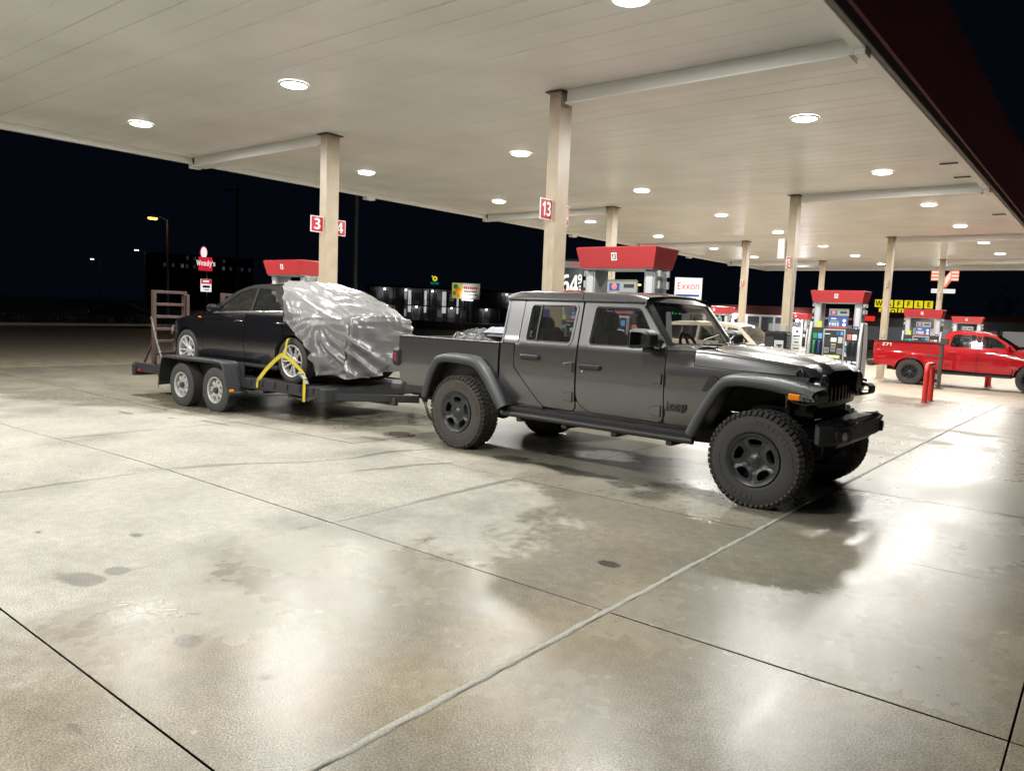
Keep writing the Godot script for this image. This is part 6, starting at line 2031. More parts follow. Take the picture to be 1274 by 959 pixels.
func make_background() -> void:
	glow("sign_white", Color(0.95, 0.93, 0.9), 0.95)
	glow("sign_red_lit", Color(0.62, 0.02, 0.045), 0.95)
	glow("sign_blue_lit", Color(0.02, 0.06, 0.4), 0.9)
	glow("sign_yellow_lit", Color(0.9, 0.75, 0.02), 0.9)
	glow("sign_orange_lit", Color(1.0, 0.25, 0.08), 0.95)
	glow("sign_green_lit", Color(0.0, 0.18, 0.13), 0.8)
	glow("sign_olive_lit", Color(0.45, 0.38, 0.08), 0.7)
	glow("neon_red_light", Color(0.8, 0.03, 0.02), 1.0)
	glow("led_green_sign", Color(0.03, 0.8, 0.12), 0.9)
	glow("led_blue_sign", Color(0.03, 0.1, 0.8), 0.9)
	glow("window_glow", Color(0.5, 0.48, 0.44), 0.35)
	glow("window_dim", Color(0.16, 0.17, 0.18), 0.3)
	glow("stair_glow_window", Color(0.8, 0.8, 0.82), 0.55)
	M.stair_glow = M.stair_glow_window
	glow("window_faint", Color(0.05, 0.055, 0.06), 0.3)
	glow("lamp_white", Color(0.9, 0.95, 1.0), 5.0)
	glow("lamp_orange", Color(1.0, 0.5, 0.12), 3.0)
	mat("night_wall", Color(0.1, 0.1, 0.11), 0.8)
	mat("pale_wall", Color(0.3, 0.29, 0.29), 0.8)
	mat("night_dark", Color(0.015, 0.016, 0.02), 0.9)
	mat("pole_grey", Color(0.2, 0.2, 0.2), 0.6)
	mat("roof_maroon", Color(0.1, 0.012, 0.012), 0.6)
	var leaf := mat("shrub_leaf", Color(0.05, 0.055, 0.035), 0.8)
	leaf.backlight_enabled = true
	leaf.backlight = Color(0.1, 0.1, 0.05)

	# burger restaurant pole sign on the far left
	var p := Vector3(-123.4, 0, -69.4)
	var o := thing("pole_sign", "red and white pole sign with oval top, left of the far pump", "sign", p, facing(p, 0.3))
	put("pole", Mb.new().cyl(Vector3(0.3, -0.5, -0.2), Vector3(0.3, 6.6, -0.2), 0.14, 10), M.pole_grey, o)
	put("sign_box", Mb.new().box(Vector3(0, 7.6, 0), Vector3(2.2, 2.3, 0.4), 0.05), M.sign_red_lit, o)
	words(o, "sign_lettering", "Wendy's", 0.85, Vector3(0, 7.7, 0.23), M.sign_white, 0.0, 0.03, true, 0.62)
	put("sign_oval", Mb.new().at(Transform3D(Basis.IDENTITY.scaled(Vector3(0.55, 1.0, 1.0)), Vector3(-0.3, 9.5, 0))).lathe([Vector2(1.0, -0.15), Vector2(1.0, 0.15), Vector2(1.0, 0.15), Vector2(0.0, 0.16)], 28), M.sign_white, o)
	put("sign_oval_rim", Mb.new().at(Transform3D(Basis.IDENTITY.scaled(Vector3(0.55, 1.0, 1.0)), Vector3(-0.3, 9.5, 0))).lathe([Vector2(1.08, 0.0), Vector2(1.0, 0.17), Vector2(0.94, 0.17)], 28), M.sign_red_lit, o)
	put("lower_sign", Mb.new().box(Vector3(0.1, 3.95, 0), Vector3(1.75, 2.15, 0.3), 0.03), M.sign_white, o)
	put("lower_sign_band", Mb.new().box(Vector3(0.1, 4.6, 0.155), Vector3(1.7, 0.8, 0.03)), M.sign_red_lit, o)
	for k in 3:
		put("lower_sign_print", Mb.new().box(Vector3(0.05 + 0.05 * k, [4.65, 3.75, 3.25][k], 0.18), Vector3([1.0, 1.2, 0.9][k], [0.3, 0.4, 0.14][k], 0.02)), [M.sign_white, M.panel_grey, M.black_ink][k], o)

	# sodium street lamp and two white lot lamps
	street_lamp(Vector3(-59.65, 0, -30.35), 7.74, M.lamp_orange, "sodium street lamp glowing orange over the left lot", 0.5, lin(1.0, 0.5, 0.12), 0.5)
	street_lamp(Vector3(-105.8, 0, -44.8), 6.2, M.lamp_white, "small white lot lamp, leftmost on the skyline", 0.3, lin(0.9, 0.95, 1.0), 0.0)
	street_lamp(Vector3(-101.3, 0, -48.5), 7.6, M.lamp_white, "small white lot lamp left of the trailer ramps", 0.35, lin(0.9, 0.95, 1.0), 0.0)
	# tall plain pole behind the number 4 plate
	var tp := thing("light_pole", "tall thin grey pole rising behind the number 4 plate", "pole", Vector3(-39.9, -0.1, -33.0))
	put("shaft", Mb.new().at(Transform3D(Basis(Vector3.RIGHT, -PI / 2), Vector3.ZERO)).lathe([Vector2(0.16, 0.0), Vector2(0.1, 14.0), Vector2(0.1, 14.0), Vector2(0.0, 14.0)], 12), M.pole_grey, tp)
	put("base", Mb.new().box(Vector3(0, 0.3, 0), Vector3(0.6, 0.6, 0.6), 0.04), M.pale_wall, tp)
	put("arm", Mb.new().box(Vector3(0.7, 13.9, 0), Vector3(1.4, 0.1, 0.1)), M.pole_grey, tp)
	# utility pole with cross arm and wires
	var up := thing("utility_pole", "dark utility pole with cross arm and sagging wires on the left skyline", "pole", Vector3(-101.5, -0.3, -62.0), 0.35)
	put("mast", Mb.new().cyl(Vector3(0, 0, 0), Vector3(0, 22.0, 0), 0.2, 8), M.pole_grey, up)
	put("cross_arm", Mb.new().box(Vector3(0, 17.8, 0), Vector3(5.4, 0.25, 0.25)), M.pole_grey, up)
	put("cross_arm", Mb.new().box(Vector3(0, 20.5, 0), Vector3(3.0, 0.2, 0.2)), M.pole_grey, up)
	for k in 4:
		put("wire", Mb.new().tube([Vector3(0.4 + k * 0.5, 17.9, 0), Vector3(5.0 + k, 11.0, 2.0), Vector3(10.0 + k * 1.5, 4.0, 4.0)], 0.025, 4), M.pole_grey, up)

	# block of rooms with a few lit windows, far left
	p = Vector3(-152.0, -0.3, -85.5)
	var bl := thing("hotel_block", "dark distant hotel block with a few dim lit windows on the left", "building", p, facing(p, 0.25))
	put("wall", Mb.new().box(Vector3(0, 5.4, -4.0), Vector3(20, 10.8, 8)), M.night_dark, bl)
	put("roof", Mb.new().box(Vector3(0, 10.9, -4.0), Vector3(20.4, 0.2, 8.4)), M.night_dark, bl)
	for q in [[-8.0, 8.6, 1], [-6.4, 8.6, 0], [-4.6, 8.6, 2], [-3.7, 8.6, 0], [-2.2, 8.6, 0], [3.7, 8.6, 2], [5.2, 8.6, 0], [6.6, 8.6, 2], [7.6, 8.6, 0], [9.2, 8.6, 1], [-3.6, 10.3, 0], [-2.1, 10.3, 0], [3.8, 10.1, 1]]:
		put("window", Mb.new().box(Vector3(q[0], q[1], 0.03), Vector3(0.5, 0.75, 0.08)), M.window_dim if q[2] == 2 else M.window_faint, bl)

	# low kerb, planting and a parked car at the far left edge of the lot
	var kb := Mb.new()
	kb.box(Vector3(0, 0, 0), Vector3(0.3, 0.16, 34.0), 0.02)
	var ko := struct("kerb", kb, M.sealant)
	ko.position = Vector3(-44.6, -0.08, -18.0)
	ko.rotation.y = 0.06
	var bed := Mb.new().box(Vector3.ZERO, Vector3(8.0, 0.12, 34.0))
	var bo := struct("planting_bed", bed, mat("soil", Color(0.03, 0.025, 0.02), 0.95))
	bo.position = Vector3(-48.9, -0.07, -18.2)
	bo.rotation.y = 0.06
	var spots := [[-46.6, -15.3, 0.55], [-46.4, -17.4, 0.6], [-46.2, -19.6, 0.5], [-46.0, -21.6, 0.6], [-45.9, -23.8, 0.55], [-46.8, -13.2, 0.5]]
	var places := ["leftmost of the row", "second from the left", "third from the left", "beside the parked car", "rightmost of the row", "at the picture edge"]
	for k in spots.size():
		shrub(Vector3(spots[k][0], -0.02, spots[k][1]), spots[k][2], "low dark shrub by the far left kerb, %s" % places[k], k)
	parked_car(Vector3(-51.5, -0.3, -23.5), 0.9, "dark parked car beyond the planting on the far left")

	# bank and chain fence hiding the foot of the lit motel
	var bk := Mb.new()
	var br := []
	for i in 30:
		var t := i / 29.0
		var a := Vector3(-78.0, 0, -48.0).lerp(Vector3(-30.0, 0, -66.0), t)
		var d := Vector3(-0.35, 0, -0.93)
		br.append(PackedVector3Array([a - d * 3.0 + Vector3(0, -0.4, 0), a + Vector3(0, 0.55 - 0.9 * t, 0) + Vector3(0, 0.08 * sin(i * 1.7), 0), a + d * 4.0 + Vector3(0, 0.6 - 0.9 * t, 0), a + d * 9.0 + Vector3(0, -0.4, 0)]))
	bk.grid(br)
	struct("grass_bank", bk, mat("night_grass", Color(0.02, 0.024, 0.014), 0.95))

	# two-storey motel with open walkways, lit white
	p = Vector3(-84.0, -0.6, -87.5)
	var mo := thing("motel", "long two-storey motel with white-lit walkways behind the plastic-wrapped car", "building", p, facing(p, 0.18))
	put("wall", Mb.new().box(Vector3(0, 2.6, -3.2), Vector3(23.0, 5.2, 5.0)), M.pale_wall, mo)
	put("roof", Mb.new().box(Vector3(0, 5.35, -2.4), Vector3(24.0, 0.3, 7.4)), M.night_dark, mo)
	put("walkway", Mb.new().box(Vector3(0, 2.55, -0.2), Vector3(23.0, 0.18, 1.6)), M.pale_wall, mo)
	for x in [-11.2, -8.1, -6.6, -3.6, -2.4, 0.4, 3.2, 4.6, 7.6, 9.1, 11.2]:
		put("post", Mb.new().box(Vector3(x, 2.6, 0.5), Vector3(0.16, 5.2, 0.16)), M.night_wall, mo)
	for q in [[-5.4, 0.45], [-2.9, 0.35], [0.1, 0.6], [2.3, 0.3]]:
		put("stairwell_window", Mb.new().box(Vector3(q[0], 3.2, -0.6), Vector3(q[1], 3.4, 0.12)), M.stair_glow, mo)
	for q in [[-7.0, 0.8, 1.4], [5.2, 0.7, 1.2], [8.3, 0.75, 1.6]]:
		put("bay", Mb.new().box(Vector3(q[0], 2.6, -0.3), Vector3(q[2], 5.2, 0.6)), M.night_wall, mo)
	for k in 24:
		for s in 2:
			var x := -11.0 + k * 0.95
			var lit := (k * 7 + s * 5) % 5
			if k % 2 == 0:
				put("door", Mb.new().box(Vector3(x, 1.1 + s * 2.6, -0.66), Vector3(0.7, 1.9, 0.06)), M.night_wall, mo)
			else:
				put("window", Mb.new().box(Vector3(x, 1.4 + s * 2.6, -0.66), Vector3(0.75, 1.1, 0.06)), M.window_glow if lit == 0 and k % 3 else M.window_dim if lit < 3 else M.night_wall, mo)
	for k in 60:
		put("baluster", Mb.new().box(Vector3(-11.4 + k * 0.39, 3.1, 0.58), Vector3(0.06, 0.95, 0.05)), M.night_wall, mo)
	for q in [[-9.4, 4.9], [-6.1, 4.9], [-1.9, 4.9], [4.1, 4.9], [10.2, 4.9], [-9.0, 2.35], [-4.4, 2.35], [1.2, 2.35], [6.9, 2.35]]:
		put("wall_lamp", Mb.new().box(Vector3(q[0], q[1], 0.1), Vector3(0.3, 0.22, 0.2), 0.04), M.lamp_white, mo)
		var l := OmniLight3D.new()
		l.name = "light"
		l.light_energy = 0.3
		l.omni_range = 12.0
		l.light_size = 0.12
		l.shadow_enabled = true
		l.light_color = lin(0.95, 0.95, 1.0)
		l.position = Vector3(q[0], q[1] - 0.25, 0.25)
		mo.add_child(l, true)
	# small flower-shaped sign above the motel
	p = Vector3(-85.4, 0, -86.7) * 0.97
	var fsn := thing("roof_sign", "little yellow and green lit sign above the motel roof", "sign", Vector3(p.x, 0, p.z), facing(p, 0.2))
	put("pole", Mb.new().cyl(Vector3(0, 0, 0), Vector3(0, 5.2, 0), 0.07, 8), M.pole_grey, fsn)
	put("sign_ring", Mb.new().at(Transform3D(Basis.IDENTITY, Vector3(0, 6.15, 0))).lathe([Vector2(0.34, -0.05), Vector2(0.38, 0.0), Vector2(0.34, 0.05), Vector2(0.2, 0.05), Vector2(0.16, 0.0), Vector2(0.2, -0.05)], 20), M.sign_yellow_lit, fsn)
	put("sign_dot", Mb.new().box(Vector3(-0.42, 6.5, 0), Vector3(0.16, 0.14, 0.1), 0.02), M.sign_white, fsn)
	for k in 5:
		put("sign_letter", Mb.new().box(Vector3(-0.56 + k * 0.27, 5.45 - 0.07 * absf(k - 2.0) * 0.0, 0), Vector3(0.2, 0.42 if k % 2 else 0.34, 0.1), 0.03), M.sign_green_lit, fsn)

	# billboard
	p = Vector3(-54.3, 0, -59.8)
	var bb := thing("billboard", "small lit billboard with food picture and dark red lettering", "sign", p, facing(p, 0.22))
	put("board", Mb.new().box(Vector3(0, 3.55, 0), Vector3(3.05, 1.65, 0.18), 0.02), mat("board_cream", Color(0.66, 0.64, 0.55), 0.6), bb)
	put("picture", Mb.new().box(Vector3(-0.95, 3.55, 0.1), Vector3(1.1, 1.6, 0.03)), M.sign_olive_lit, bb)
	for q in [[-1.1, 3.95, 0.26, 0], [-0.8, 3.6, 0.3, 1], [-1.15, 3.3, 0.26, 2], [-0.75, 3.1, 0.22, 1]]:
		put("picture_patch", Mb.new().at(Transform3D(Basis.IDENTITY, Vector3(q[0], q[1], 0.12))).lathe([Vector2(q[2], 0.0), Vector2(q[2] * 0.9, 0.01), Vector2(0, 0.012)], 14), [M.green_ink, M.amber_lens, M.strap_yellow][q[3]], bb)
	for k in 7:
		put("print_letter", Mb.new().box(Vector3(-0.2 + k * 0.22, 3.85, 0.1), Vector3(0.16, 0.27, 0.03)), M.sign_red, bb)
	put("print_line", Mb.new().box(Vector3(0.45, 3.5, 0.1), Vector3(1.4, 0.13, 0.03)), M.rust_steel, bb)
	put("print_line", Mb.new().box(Vector3(0.45, 3.17, 0.1), Vector3(1.4, 0.06, 0.03)), M.black_ink, bb)
	put("print_arrow", Mb.new().ext(pv([1.0, 3.05, 1.3, 3.17, 1.0, 3.3]), 0.09, 0.12), M.black_ink, bb)
	for s in [-0.25, 0.55]:
		put("leg", Mb.new().box(Vector3(s, 1.3, -0.1), Vector3(0.14, 2.9, 0.14)), M.pole_grey, bb)
	put("sign_light_bar", Mb.new().box(Vector3(0, 2.6, 0.9), Vector3(1.2, 0.06, 0.1)), M.lamp_white, bb)
	var bl2 := SpotLight3D.new()
	bl2.name = "light"
	bl2.light_energy = 6.0
	bl2.spot_range = 10.0
	bl2.spot_angle = 62.0
	bl2.light_size = 0.3
	bl2.shadow_enabled = true
	bl2.position = Vector3(0, 2.68, 0.95)
	bl2.rotation = Vector3(0.75, 0, 0)
	bb.add_child(bl2)

	# fuel price sign half hidden by column 13
	p = Vector3(-22.95, 0, -33.6)
	var ps := thing("price_sign", "black fuel price sign with big white digits beside column 13", "sign", Vector3(p.x, -0.3, p.z), facing(p, 0.12))
	put("cabinet", Mb.new().box(Vector3(-0.1, 3.0, 0), Vector3(1.3, 3.6, 0.3), 0.02), M.gloss_black, ps)
	put("sign_header", Mb.new().box(Vector3(-0.1, 4.47, 0.16), Vector3(1.2, 0.34, 0.03)), M.screen_grey, ps)
	words(ps, "sign_lettering", "Y USA", 0.17, Vector3(0.08, 4.49, 0.19), M.sign_red_lit, 0.0, 0.02, false, 0.9)
	put("star", Mb.new().at(Transform3D(Basis.IDENTITY, Vector3(0.42, 4.46, 0.19))).lathe([Vector2(0.05, 0), Vector2(0, 0.02)], 6), M.sign_blue_lit, ps)
	words(ps, "price_sign_digits", "64", 0.98, Vector3(-0.13, 3.42, 0.17), M.sign_white, 0.0, 0.02, false, 0.62)
	words(ps, "price_sign_digits", "9", 0.5, Vector3(0.41, 3.72, 0.17), M.sign_white, 0.0, 0.02, false, 0.62)
	for k in 3:
		put("small_sign_print", Mb.new().box(Vector3(0.42, 3.34 - k * 0.16, 0.165), Vector3(0.11, 0.11, 0.02), 0.01), M.screen_white, ps)
	# brand sign of the station
	p = Vector3(-20.26, 0, -41.88)
	var ex := thing("brand_sign", "white square station sign with red lettering and blue band", "sign", Vector3(p.x, -0.35, p.z), facing(p, 0.14))
	put("pole", Mb.new().box(Vector3(0, 1.4, -0.1), Vector3(0.5, 2.8, 0.3)), M.pole_grey, ex)
	put("sign_frame", Mb.new().box(Vector3(0, 3.64, 0), Vector3(1.68, 1.5, 0.3), 0.03), M.gloss_black, ex)
	put("sign_panel", Mb.new().box(Vector3(0, 3.64, 0.14), Vector3(1.58, 1.4, 0.05)), M.sign_white, ex)
	words(ex, "sign_lettering", "Exxon", 0.4, Vector3(0, 3.84, 0.18), M.sign_red_lit, 0.0, 0.02, false, 0.9, false)
	put("sign_blue_band", Mb.new().box(Vector3(-0.02, 3.3, 0.175), Vector3(1.36, 0.13, 0.02)), M.sign_blue_lit, ex)
	# scrolling message sign, seen through the windscreen
	p = Vector3(-22.6, 0, -44.5)
	var ms := thing("message_sign", "small blue and green lit message sign seen through the pickup windscreen", "sign", Vector3(p.x, -0.35, p.z), facing(p, 0.12))
	put("pole", Mb.new().box(Vector3(0, 1.0, -0.1), Vector3(0.12, 2.1, 0.12)), M.pole_grey, ms)
	put("sign_box", Mb.new().box(Vector3(-0.35, 2.35, 0), Vector3(0.55, 0.42, 0.1), 0.01), M.led_blue_sign, ms)
	words(ms, "led_sign_digits", "1701", 0.34, Vector3(0.45, 2.35, 0.0), M.led_green_sign, 0.0, 0.03, false, 0.9)

	# store behind the pumps: maroon roof, white posts, lit red band
	p = Vector3(-21.0, -0.36, -60.2)
	var sr := thing("store_building", "low store with maroon roof and white porch posts behind the tan SUV", "building", p, 0.55)
	put("wall", Mb.new().box(Vector3(-1.0, 1.3, -4.0), Vector3(12.0, 2.6, 6.0)), M.night_wall, sr)
	put("roof", Mb.new().ext(pv([-7.4, 2.5, 5.4, 2.5, 4.6, 3.2, -6.6, 3.2]), -7.5, 0.6, 0.02), M.roof_maroon, sr)
	put("porch_beam", Mb.new().box(Vector3(-1.0, 2.42, 0.4), Vector3(12.4, 0.16, 0.16)), M.white_paint, sr)
	for k in 12:
		put("porch_post", Mb.new().box(Vector3(-6.9 + k * 1.05, 1.2, 0.4), Vector3(0.14, 2.4, 0.14)), M.white_paint, sr)
	for k in 6:
		put("window", Mb.new().box(Vector3(-6.0 + k * 2.0, 1.3, -0.98), Vector3(1.4, 1.1, 0.06)), M.window_glow if k in [1, 3] else M.window_dim, sr)
	lamp_in(sr, "porch_lamp", Vector3(1.1, 2.15, 0.65), 0.14, 5.0, lin(0.95, 0.97, 1.0))
	lamp_in(sr, "porch_lamp", Vector3(-3.6, 2.2, 0.65), 0.1, 3.0, lin(0.95, 0.97, 1.0))
	# diner with a lit red band and yellow letter tiles on the roof
	p = Vector3(-14.5, -0.36, -72.0)
	var dn := thing("diner_building", "long low diner with lit red bands and yellow letter tiles on its roof", "building", p, 0.25)
	put("wall", Mb.new().box(Vector3(2.0, 1.4, -4.0), Vector3(22.0, 2.8, 7.0)), M.night_wall, dn)
	put("roof", Mb.new().box(Vector3(2.0, 2.95, -3.6), Vector3(23.0, 0.5, 8.6), 0.03), M.roof_maroon, dn)
	for k in 3:
		put("neon_red_light", Mb.new().box(Vector3(-7.6 + k * 2.2, 2.6, 0.73), Vector3(1.7, 0.42, 0.08), 0.02), M.neon_red_light, dn)
	for k in 9:
		put("window", Mb.new().box(Vector3(-7.2 + k * 2.2, 1.35, -0.46), Vector3(1.8, 1.2, 0.06)), [M.window_dim, M.window_glow, M.window_dim][k % 3], dn)
		put("mullion", Mb.new().box(Vector3(-8.25 + k * 2.2, 1.35, -0.44), Vector3(0.12, 1.3, 0.1)), M.pale_wall, dn)
	lamp_in(dn, "wall_lamp", Vector3(2.4, 1.9, 0.4), 0.16, 5.0, lin(1.0, 0.98, 0.92))
	# yellow letter tiles on their own mast
	p = Vector3(-20.3, 0, -99.7)
	var wh := thing("letter_sign", "two rows of yellow lit letter tiles behind column 17", "sign", Vector3(p.x, -0.36, p.z), facing(p, 0.12))
	for s in [-2.2, 2.2]:
		put("pole", Mb.new().cyl(Vector3(s, 0, -0.2), Vector3(s, 3.6, -0.2), 0.1, 8), M.pole_grey, wh)
	for r in 2:
		var txt: String = ["WAFFLE", "HOUSE"][r]
		for k in txt.length():
			var x := -2.72 + k * 1.06 + (0.5 if r == 1 else 0.0)
			var tile := put("letter_sign_tile", Mb.new().box(Vector3(x, 4.72 - r * 1.0, 0), Vector3(0.88, 0.88, 0.25), 0.04), M.sign_yellow_lit, wh)
			words(tile, "letter", txt[k], 0.6, Vector3(x, 4.72 - r * 1.0, 0.14), M.black_ink, 0.0, 0.03, false, 1.0)
	# striped chevron sign on a tall pole
	p = Vector3(-18.7, 0, -114.3)
	var ws := thing("chevron_sign", "orange and white striped letter sign on a pole behind column 19", "sign", Vector3(p.x, -0.36, p.z), facing(p, 0.1))
	put("pole", Mb.new().cyl(Vector3(0, 0, -0.2), Vector3(0, 9.0, -0.2), 0.14, 8), M.pole_grey, ws)
	put("sign_backing", Mb.new().ext(pv([-1.6, 9.8, -1.6, 8.3, -0.75, 8.3, -0.2, 7.4, 0.25, 7.4, 0.8, 8.3, 1.6, 8.3, 1.6, 9.8, 0.75, 9.8, 0.0, 8.75, -0.75, 9.8]), -0.15, 0.1, 0.02), M.sign_orange_lit, ws)
	for s in [-1.0, 1.0]:
		put("sign_stroke", Mb.new().ext(pv([0.05 * s, 7.55, 0.62 * s, 8.6, 0.62 * s, 9.5, 0.0 + 0.05 * s, 8.6]), 0.1, 0.14), M.sign_white, ws)
		for k in 3:
			put("sign_stripe", Mb.new().box(Vector3(1.15 * s, 8.5 + k * 0.45, 0.11), Vector3(0.8, 0.22, 0.04)), M.sign_white, ws)
	put("sign_bar", Mb.new().box(Vector3(-0.05, 6.95, 0), Vector3(2.8, 0.56, 0.2), 0.05), M.sign_white, ws)
	# small far lights on the right
	for q in [[1186, Vector3(-11.6, 2.9, -88.0), M.lamp_orange, "tiny amber light beside the farthest red pump top"], [1228, Vector3(-8.3, 2.9, -92.0), M.lamp_white, "tiny white light above the red truck roof"], [795, Vector3(-41.0, 5.0, -73.0), M.lamp_orange, "tiny amber light between the posts of dispenser 13"]]:
		var fl := thing("distant_lamp", q[3], "lamp", Vector3(q[1].x, -0.36, q[1].z), 0.0, "tiny far lamps")
		put("pole", Mb.new().cyl(Vector3.ZERO, Vector3(0, q[1].y, 0), 0.06, 6), M.pole_grey, fl)
		put("lamp_head", Mb.new().box(Vector3(0, q[1].y + 0.38, 0), Vector3(0.3, 0.2, 0.3), 0.05), q[2], fl)
	# bare trees on the right skyline
	bare_tree(Vector3(-9.5, -0.36, -97.0), 7.5, 91, "bare tree above the red truck cab, the left one")
	bare_tree(Vector3(-5.5, -0.36, -100.0), 6.5, 92, "bare tree above the red truck hood, the right one")
	# dark car far behind, tail lamps lit
	parked_car(Vector3(-18.0, -0.36, -50.0), 0.4, "dark parked car beyond the tan SUV near the store")

func lamp_in(o: Node3D, called: String, at: Vector3, r: float, e: float, c: Color) -> void:
	put(called, Mb.new().at(Transform3D(Basis.IDENTITY, at)).lathe([Vector2(0.01, -r), Vector2(r * 0.7, -r * 0.7), Vector2(r, 0), Vector2(r * 0.7, r * 0.7), Vector2(0.01, r)], 12), M.lamp_white, o)
	var l := OmniLight3D.new()
	l.name = "light"
	l.light_energy = e
	l.omni_range = 20.0
	l.light_size = r
	l.light_color = c
	l.shadow_enabled = true
	l.position = at + Vector3(0, 0, r + 0.1)
	o.add_child(l, true)

func street_lamp(p: Vector3, h: float, m: Material, label: String, size: float, c: Color, e: float) -> void:
	var o := thing("street_lamp", label, "street lamp", Vector3(p.x, -0.3, p.z), facing(p, 0.5), "street lamps on the left skyline")
	put("pole", Mb.new().at(Transform3D(Basis(Vector3.RIGHT, -PI / 2), Vector3.ZERO)).lathe([Vector2(0.12, 0), Vector2(0.07, h + 0.3)], 10), M.pole_grey, o)
	put("arm", Mb.new().tube([Vector3(0, h + 0.25, 0), Vector3(-0.5, h + 0.42, 0), Vector3(-1.0, h + 0.42, 0)], 0.05, 6), M.pole_grey, o)
	var head := put("head", Mb.new().box(Vector3(-1.0 - size * 0.4, h + 0.4, 0), Vector3(size * 1.6, size * 0.4, size * 0.8), 0.04), M.pole_grey, o)
	put("lamp_lens", Mb.new().box(Vector3(-1.0 - size * 0.4, h + 0.4 - size * 0.3, 0), Vector3(size * 1.4, size * 0.45, size * 0.7), size * 0.15), m, head)
	if e > 0.0:
		var l := OmniLight3D.new()
		l.name = "light"
		l.light_energy = e
		l.omni_range = 60.0
		l.light_size = size * 0.4
		l.light_color = c
		l.shadow_enabled = true
		l.position = Vector3(-1.0 - size * 0.4, h + 0.35 - size * 0.8, 0)
		o.add_child(l)

func shrub(p: Vector3, r: float, label: String, sd: int) -> void:
	var o := thing("shrub", label, "shrub", p, sd * 1.1, "shrubs along the far kerb")
	var g := RandomNumberGenerator.new()
	g.seed = 500 + sd
	var mb := Mb.new()
	for k in 420:
		var d := Vector3(g.randfn(), absf(g.randfn()) * 0.8, g.randfn()).normalized()
		var c := Vector3(d.x * r * 1.5, d.y * r * 0.95, d.z * r * 1.5) * (0.55 + 0.45 * g.randf())
		var b := Basis.from_euler(Vector3(g.randf() * TAU, g.randf() * TAU, 0))
		var s := 0.06 + 0.05 * g.randf()
		mb.quad(c - b.x * s, c - b.y * s * 0.4, c + b.x * s, c + b.y * s * 0.4)
	put("foliage", mb, M.shrub_leaf, o)
	var st := Mb.new()
	for k in 6:
		var a := TAU * k / 6
		st.tube([Vector3.ZERO, Vector3(cos(a) * r * 0.4, r * 0.4, sin(a) * r * 0.4), Vector3(cos(a) * r * 0.9, r * 0.7, sin(a) * r * 0.9)], 0.015, 5)
	put("stem", st, M.plank_dark, o)

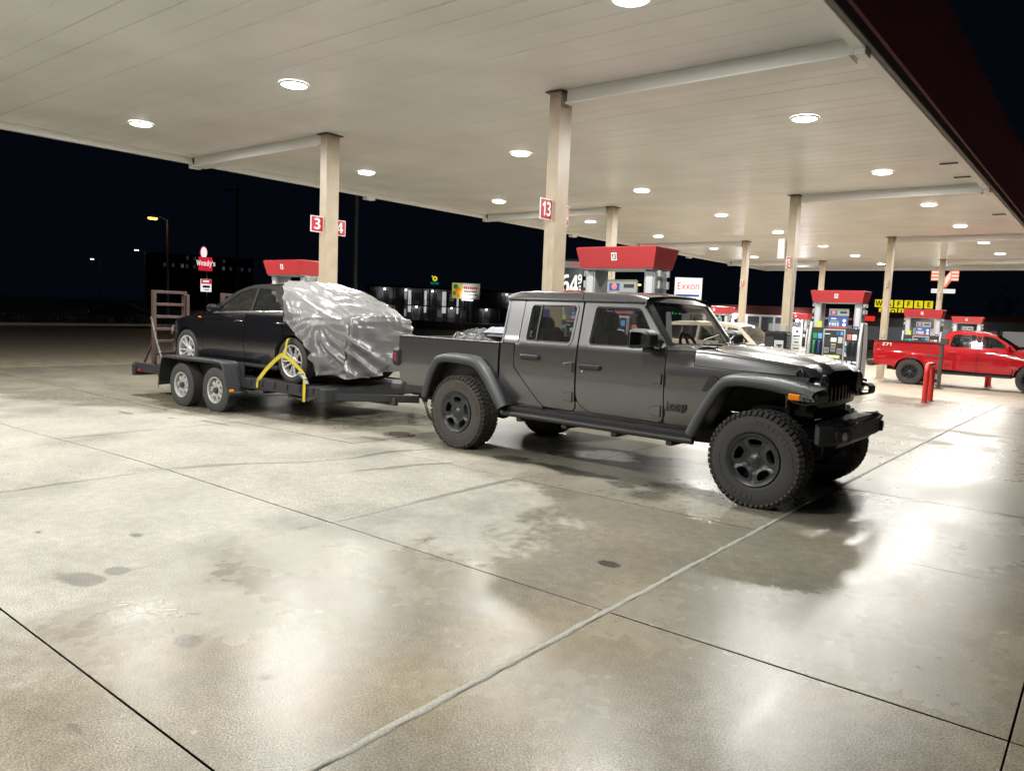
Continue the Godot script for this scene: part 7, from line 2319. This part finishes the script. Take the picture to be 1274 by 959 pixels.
func parked_car(p: Vector3, turn: float, label: String) -> void:
	var o := thing("parked_car", label, "car", p, turn, "far parked cars")
	var f := func(q: Vector2) -> Vector3: return Vector3(q.x, q.y, 0.88 - (0.0 if q.y < 0.9 else (q.y - 0.9) * 0.5))
	var body := pv([-2.1, 0.35, -1.7, 0.28])
	body.append_array(arch(Vector2(-1.3, 0.32), 0.35, 3.1, 0.04, 10))
	body.append_array(arch(Vector2(1.3, 0.32), 0.35, 3.1, 0.04, 10))
	body.append_array(pv([2.15, 0.35, 2.2, 0.65, 1.9, 0.8, 1.0, 0.92, -1.4, 0.95, -2.05, 0.92, -2.15, 0.7]))
	var cab := pv([-1.5, 0.955, 1.0, 0.925, 0.35, 1.36, -0.7, 1.4])
	var win := rnd(pv([-1.1, 0.99, 0.75, 0.97, 0.3, 1.3, -0.65, 1.33]), 0.05)
	var mir := Transform3D(Basis(Vector3(1, 0, 0), Vector3(0, 1, 0), Vector3(0, 0, -1)), Vector3.ZERO)
	for T in [Transform3D.IDENTITY, mir]:
		put("body_side", Mb.new().at(T).skin(body, f, 0.3, 0.02), M.car_black, o)
		put("cabin_side", Mb.new().at(T).skin(cab, f, 0.2, 0.02, [win]), M.car_black, o)
		put("window_glass", Mb.new().at(T).skin(win, f, 0.4), M.tinted_glass, o)
		put("tail_lamp", Mb.new().at(T).box(Vector3(-2.12, 0.8, 0.7), Vector3(0.08, 0.14, 0.26), 0.02), M.tail_lens, o)
		for x in [-1.3, 1.3]:
			var w := Mb.new().at(T * Transform3D(Basis.IDENTITY, Vector3(x, 0.32, 0.78)))
			w.lathe([Vector2(0.2, -0.1), Vector2(0.32, -0.1), Vector2(0.32, -0.1), Vector2(0.32, 0.09), Vector2(0.32, 0.09), Vector2(0.2, 0.1), Vector2(0.2, 0.1), Vector2(0.0, 0.06)], 20)
			put("wheel", w, M.tyre, o)
	var rows := []
	for q in [[2.2, 0.65], [1.9, 0.8], [1.0, 0.92], [0.35, 1.36], [-0.7, 1.4], [-1.5, 0.955], [-2.05, 0.92], [-2.15, 0.7], [-2.1, 0.35]]:
		var row := PackedVector3Array()
		for k in 9:
			var v := lerpf(-1, 1, k / 8.0)
			row.append(Vector3(q[0], q[1] + 0.03 * (1 - v * v), f.call(Vector2(q[0], q[1])).z * v))
		rows.append(row)
	put("top_panels", Mb.new().grid(rows), M.car_black, o)

func bare_tree(p: Vector3, h: float, sd: int, label: String) -> void:
	var o := thing("bare_tree", label, "tree", p, 0.0, "bare trees on the right skyline")
	var g := RandomNumberGenerator.new()
	g.seed = sd
	put("trunk", Mb.new().at(Transform3D(Basis(Vector3.RIGHT, -PI / 2), Vector3.ZERO)).lathe([Vector2(0.2, 0), Vector2(0.12, h * 0.5), Vector2(0.03, h * 0.8)], 8), M.plank_dark, o)
	var mb := Mb.new()
	var tips := []
	for k in 14:
		var a := g.randf() * TAU
		var y := h * (0.3 + 0.45 * g.randf())
		var l := h * (0.25 + 0.2 * g.randf())
		var e := Vector3(cos(a) * l * 0.8, y + l * 0.8, sin(a) * l * 0.8)
		mb.tube([Vector3(0, y, 0), Vector3(cos(a) * l * 0.4, y + l * 0.3, sin(a) * l * 0.4), e], 0.04, 5)
		tips.append([Vector3(cos(a) * l * 0.4, y + l * 0.3, sin(a) * l * 0.4), e, l])
	for t in tips:
		for k in 7:
			var b: Vector3 = t[0].lerp(t[1], g.randf())
			mb.tube([b, b + Vector3(g.randfn() * 0.3, 0.3 + 0.4 * g.randf(), g.randfn() * 0.3) * t[2] * 0.6], 0.014, 4)
	put("crown", mb, M.plank_dark, o)
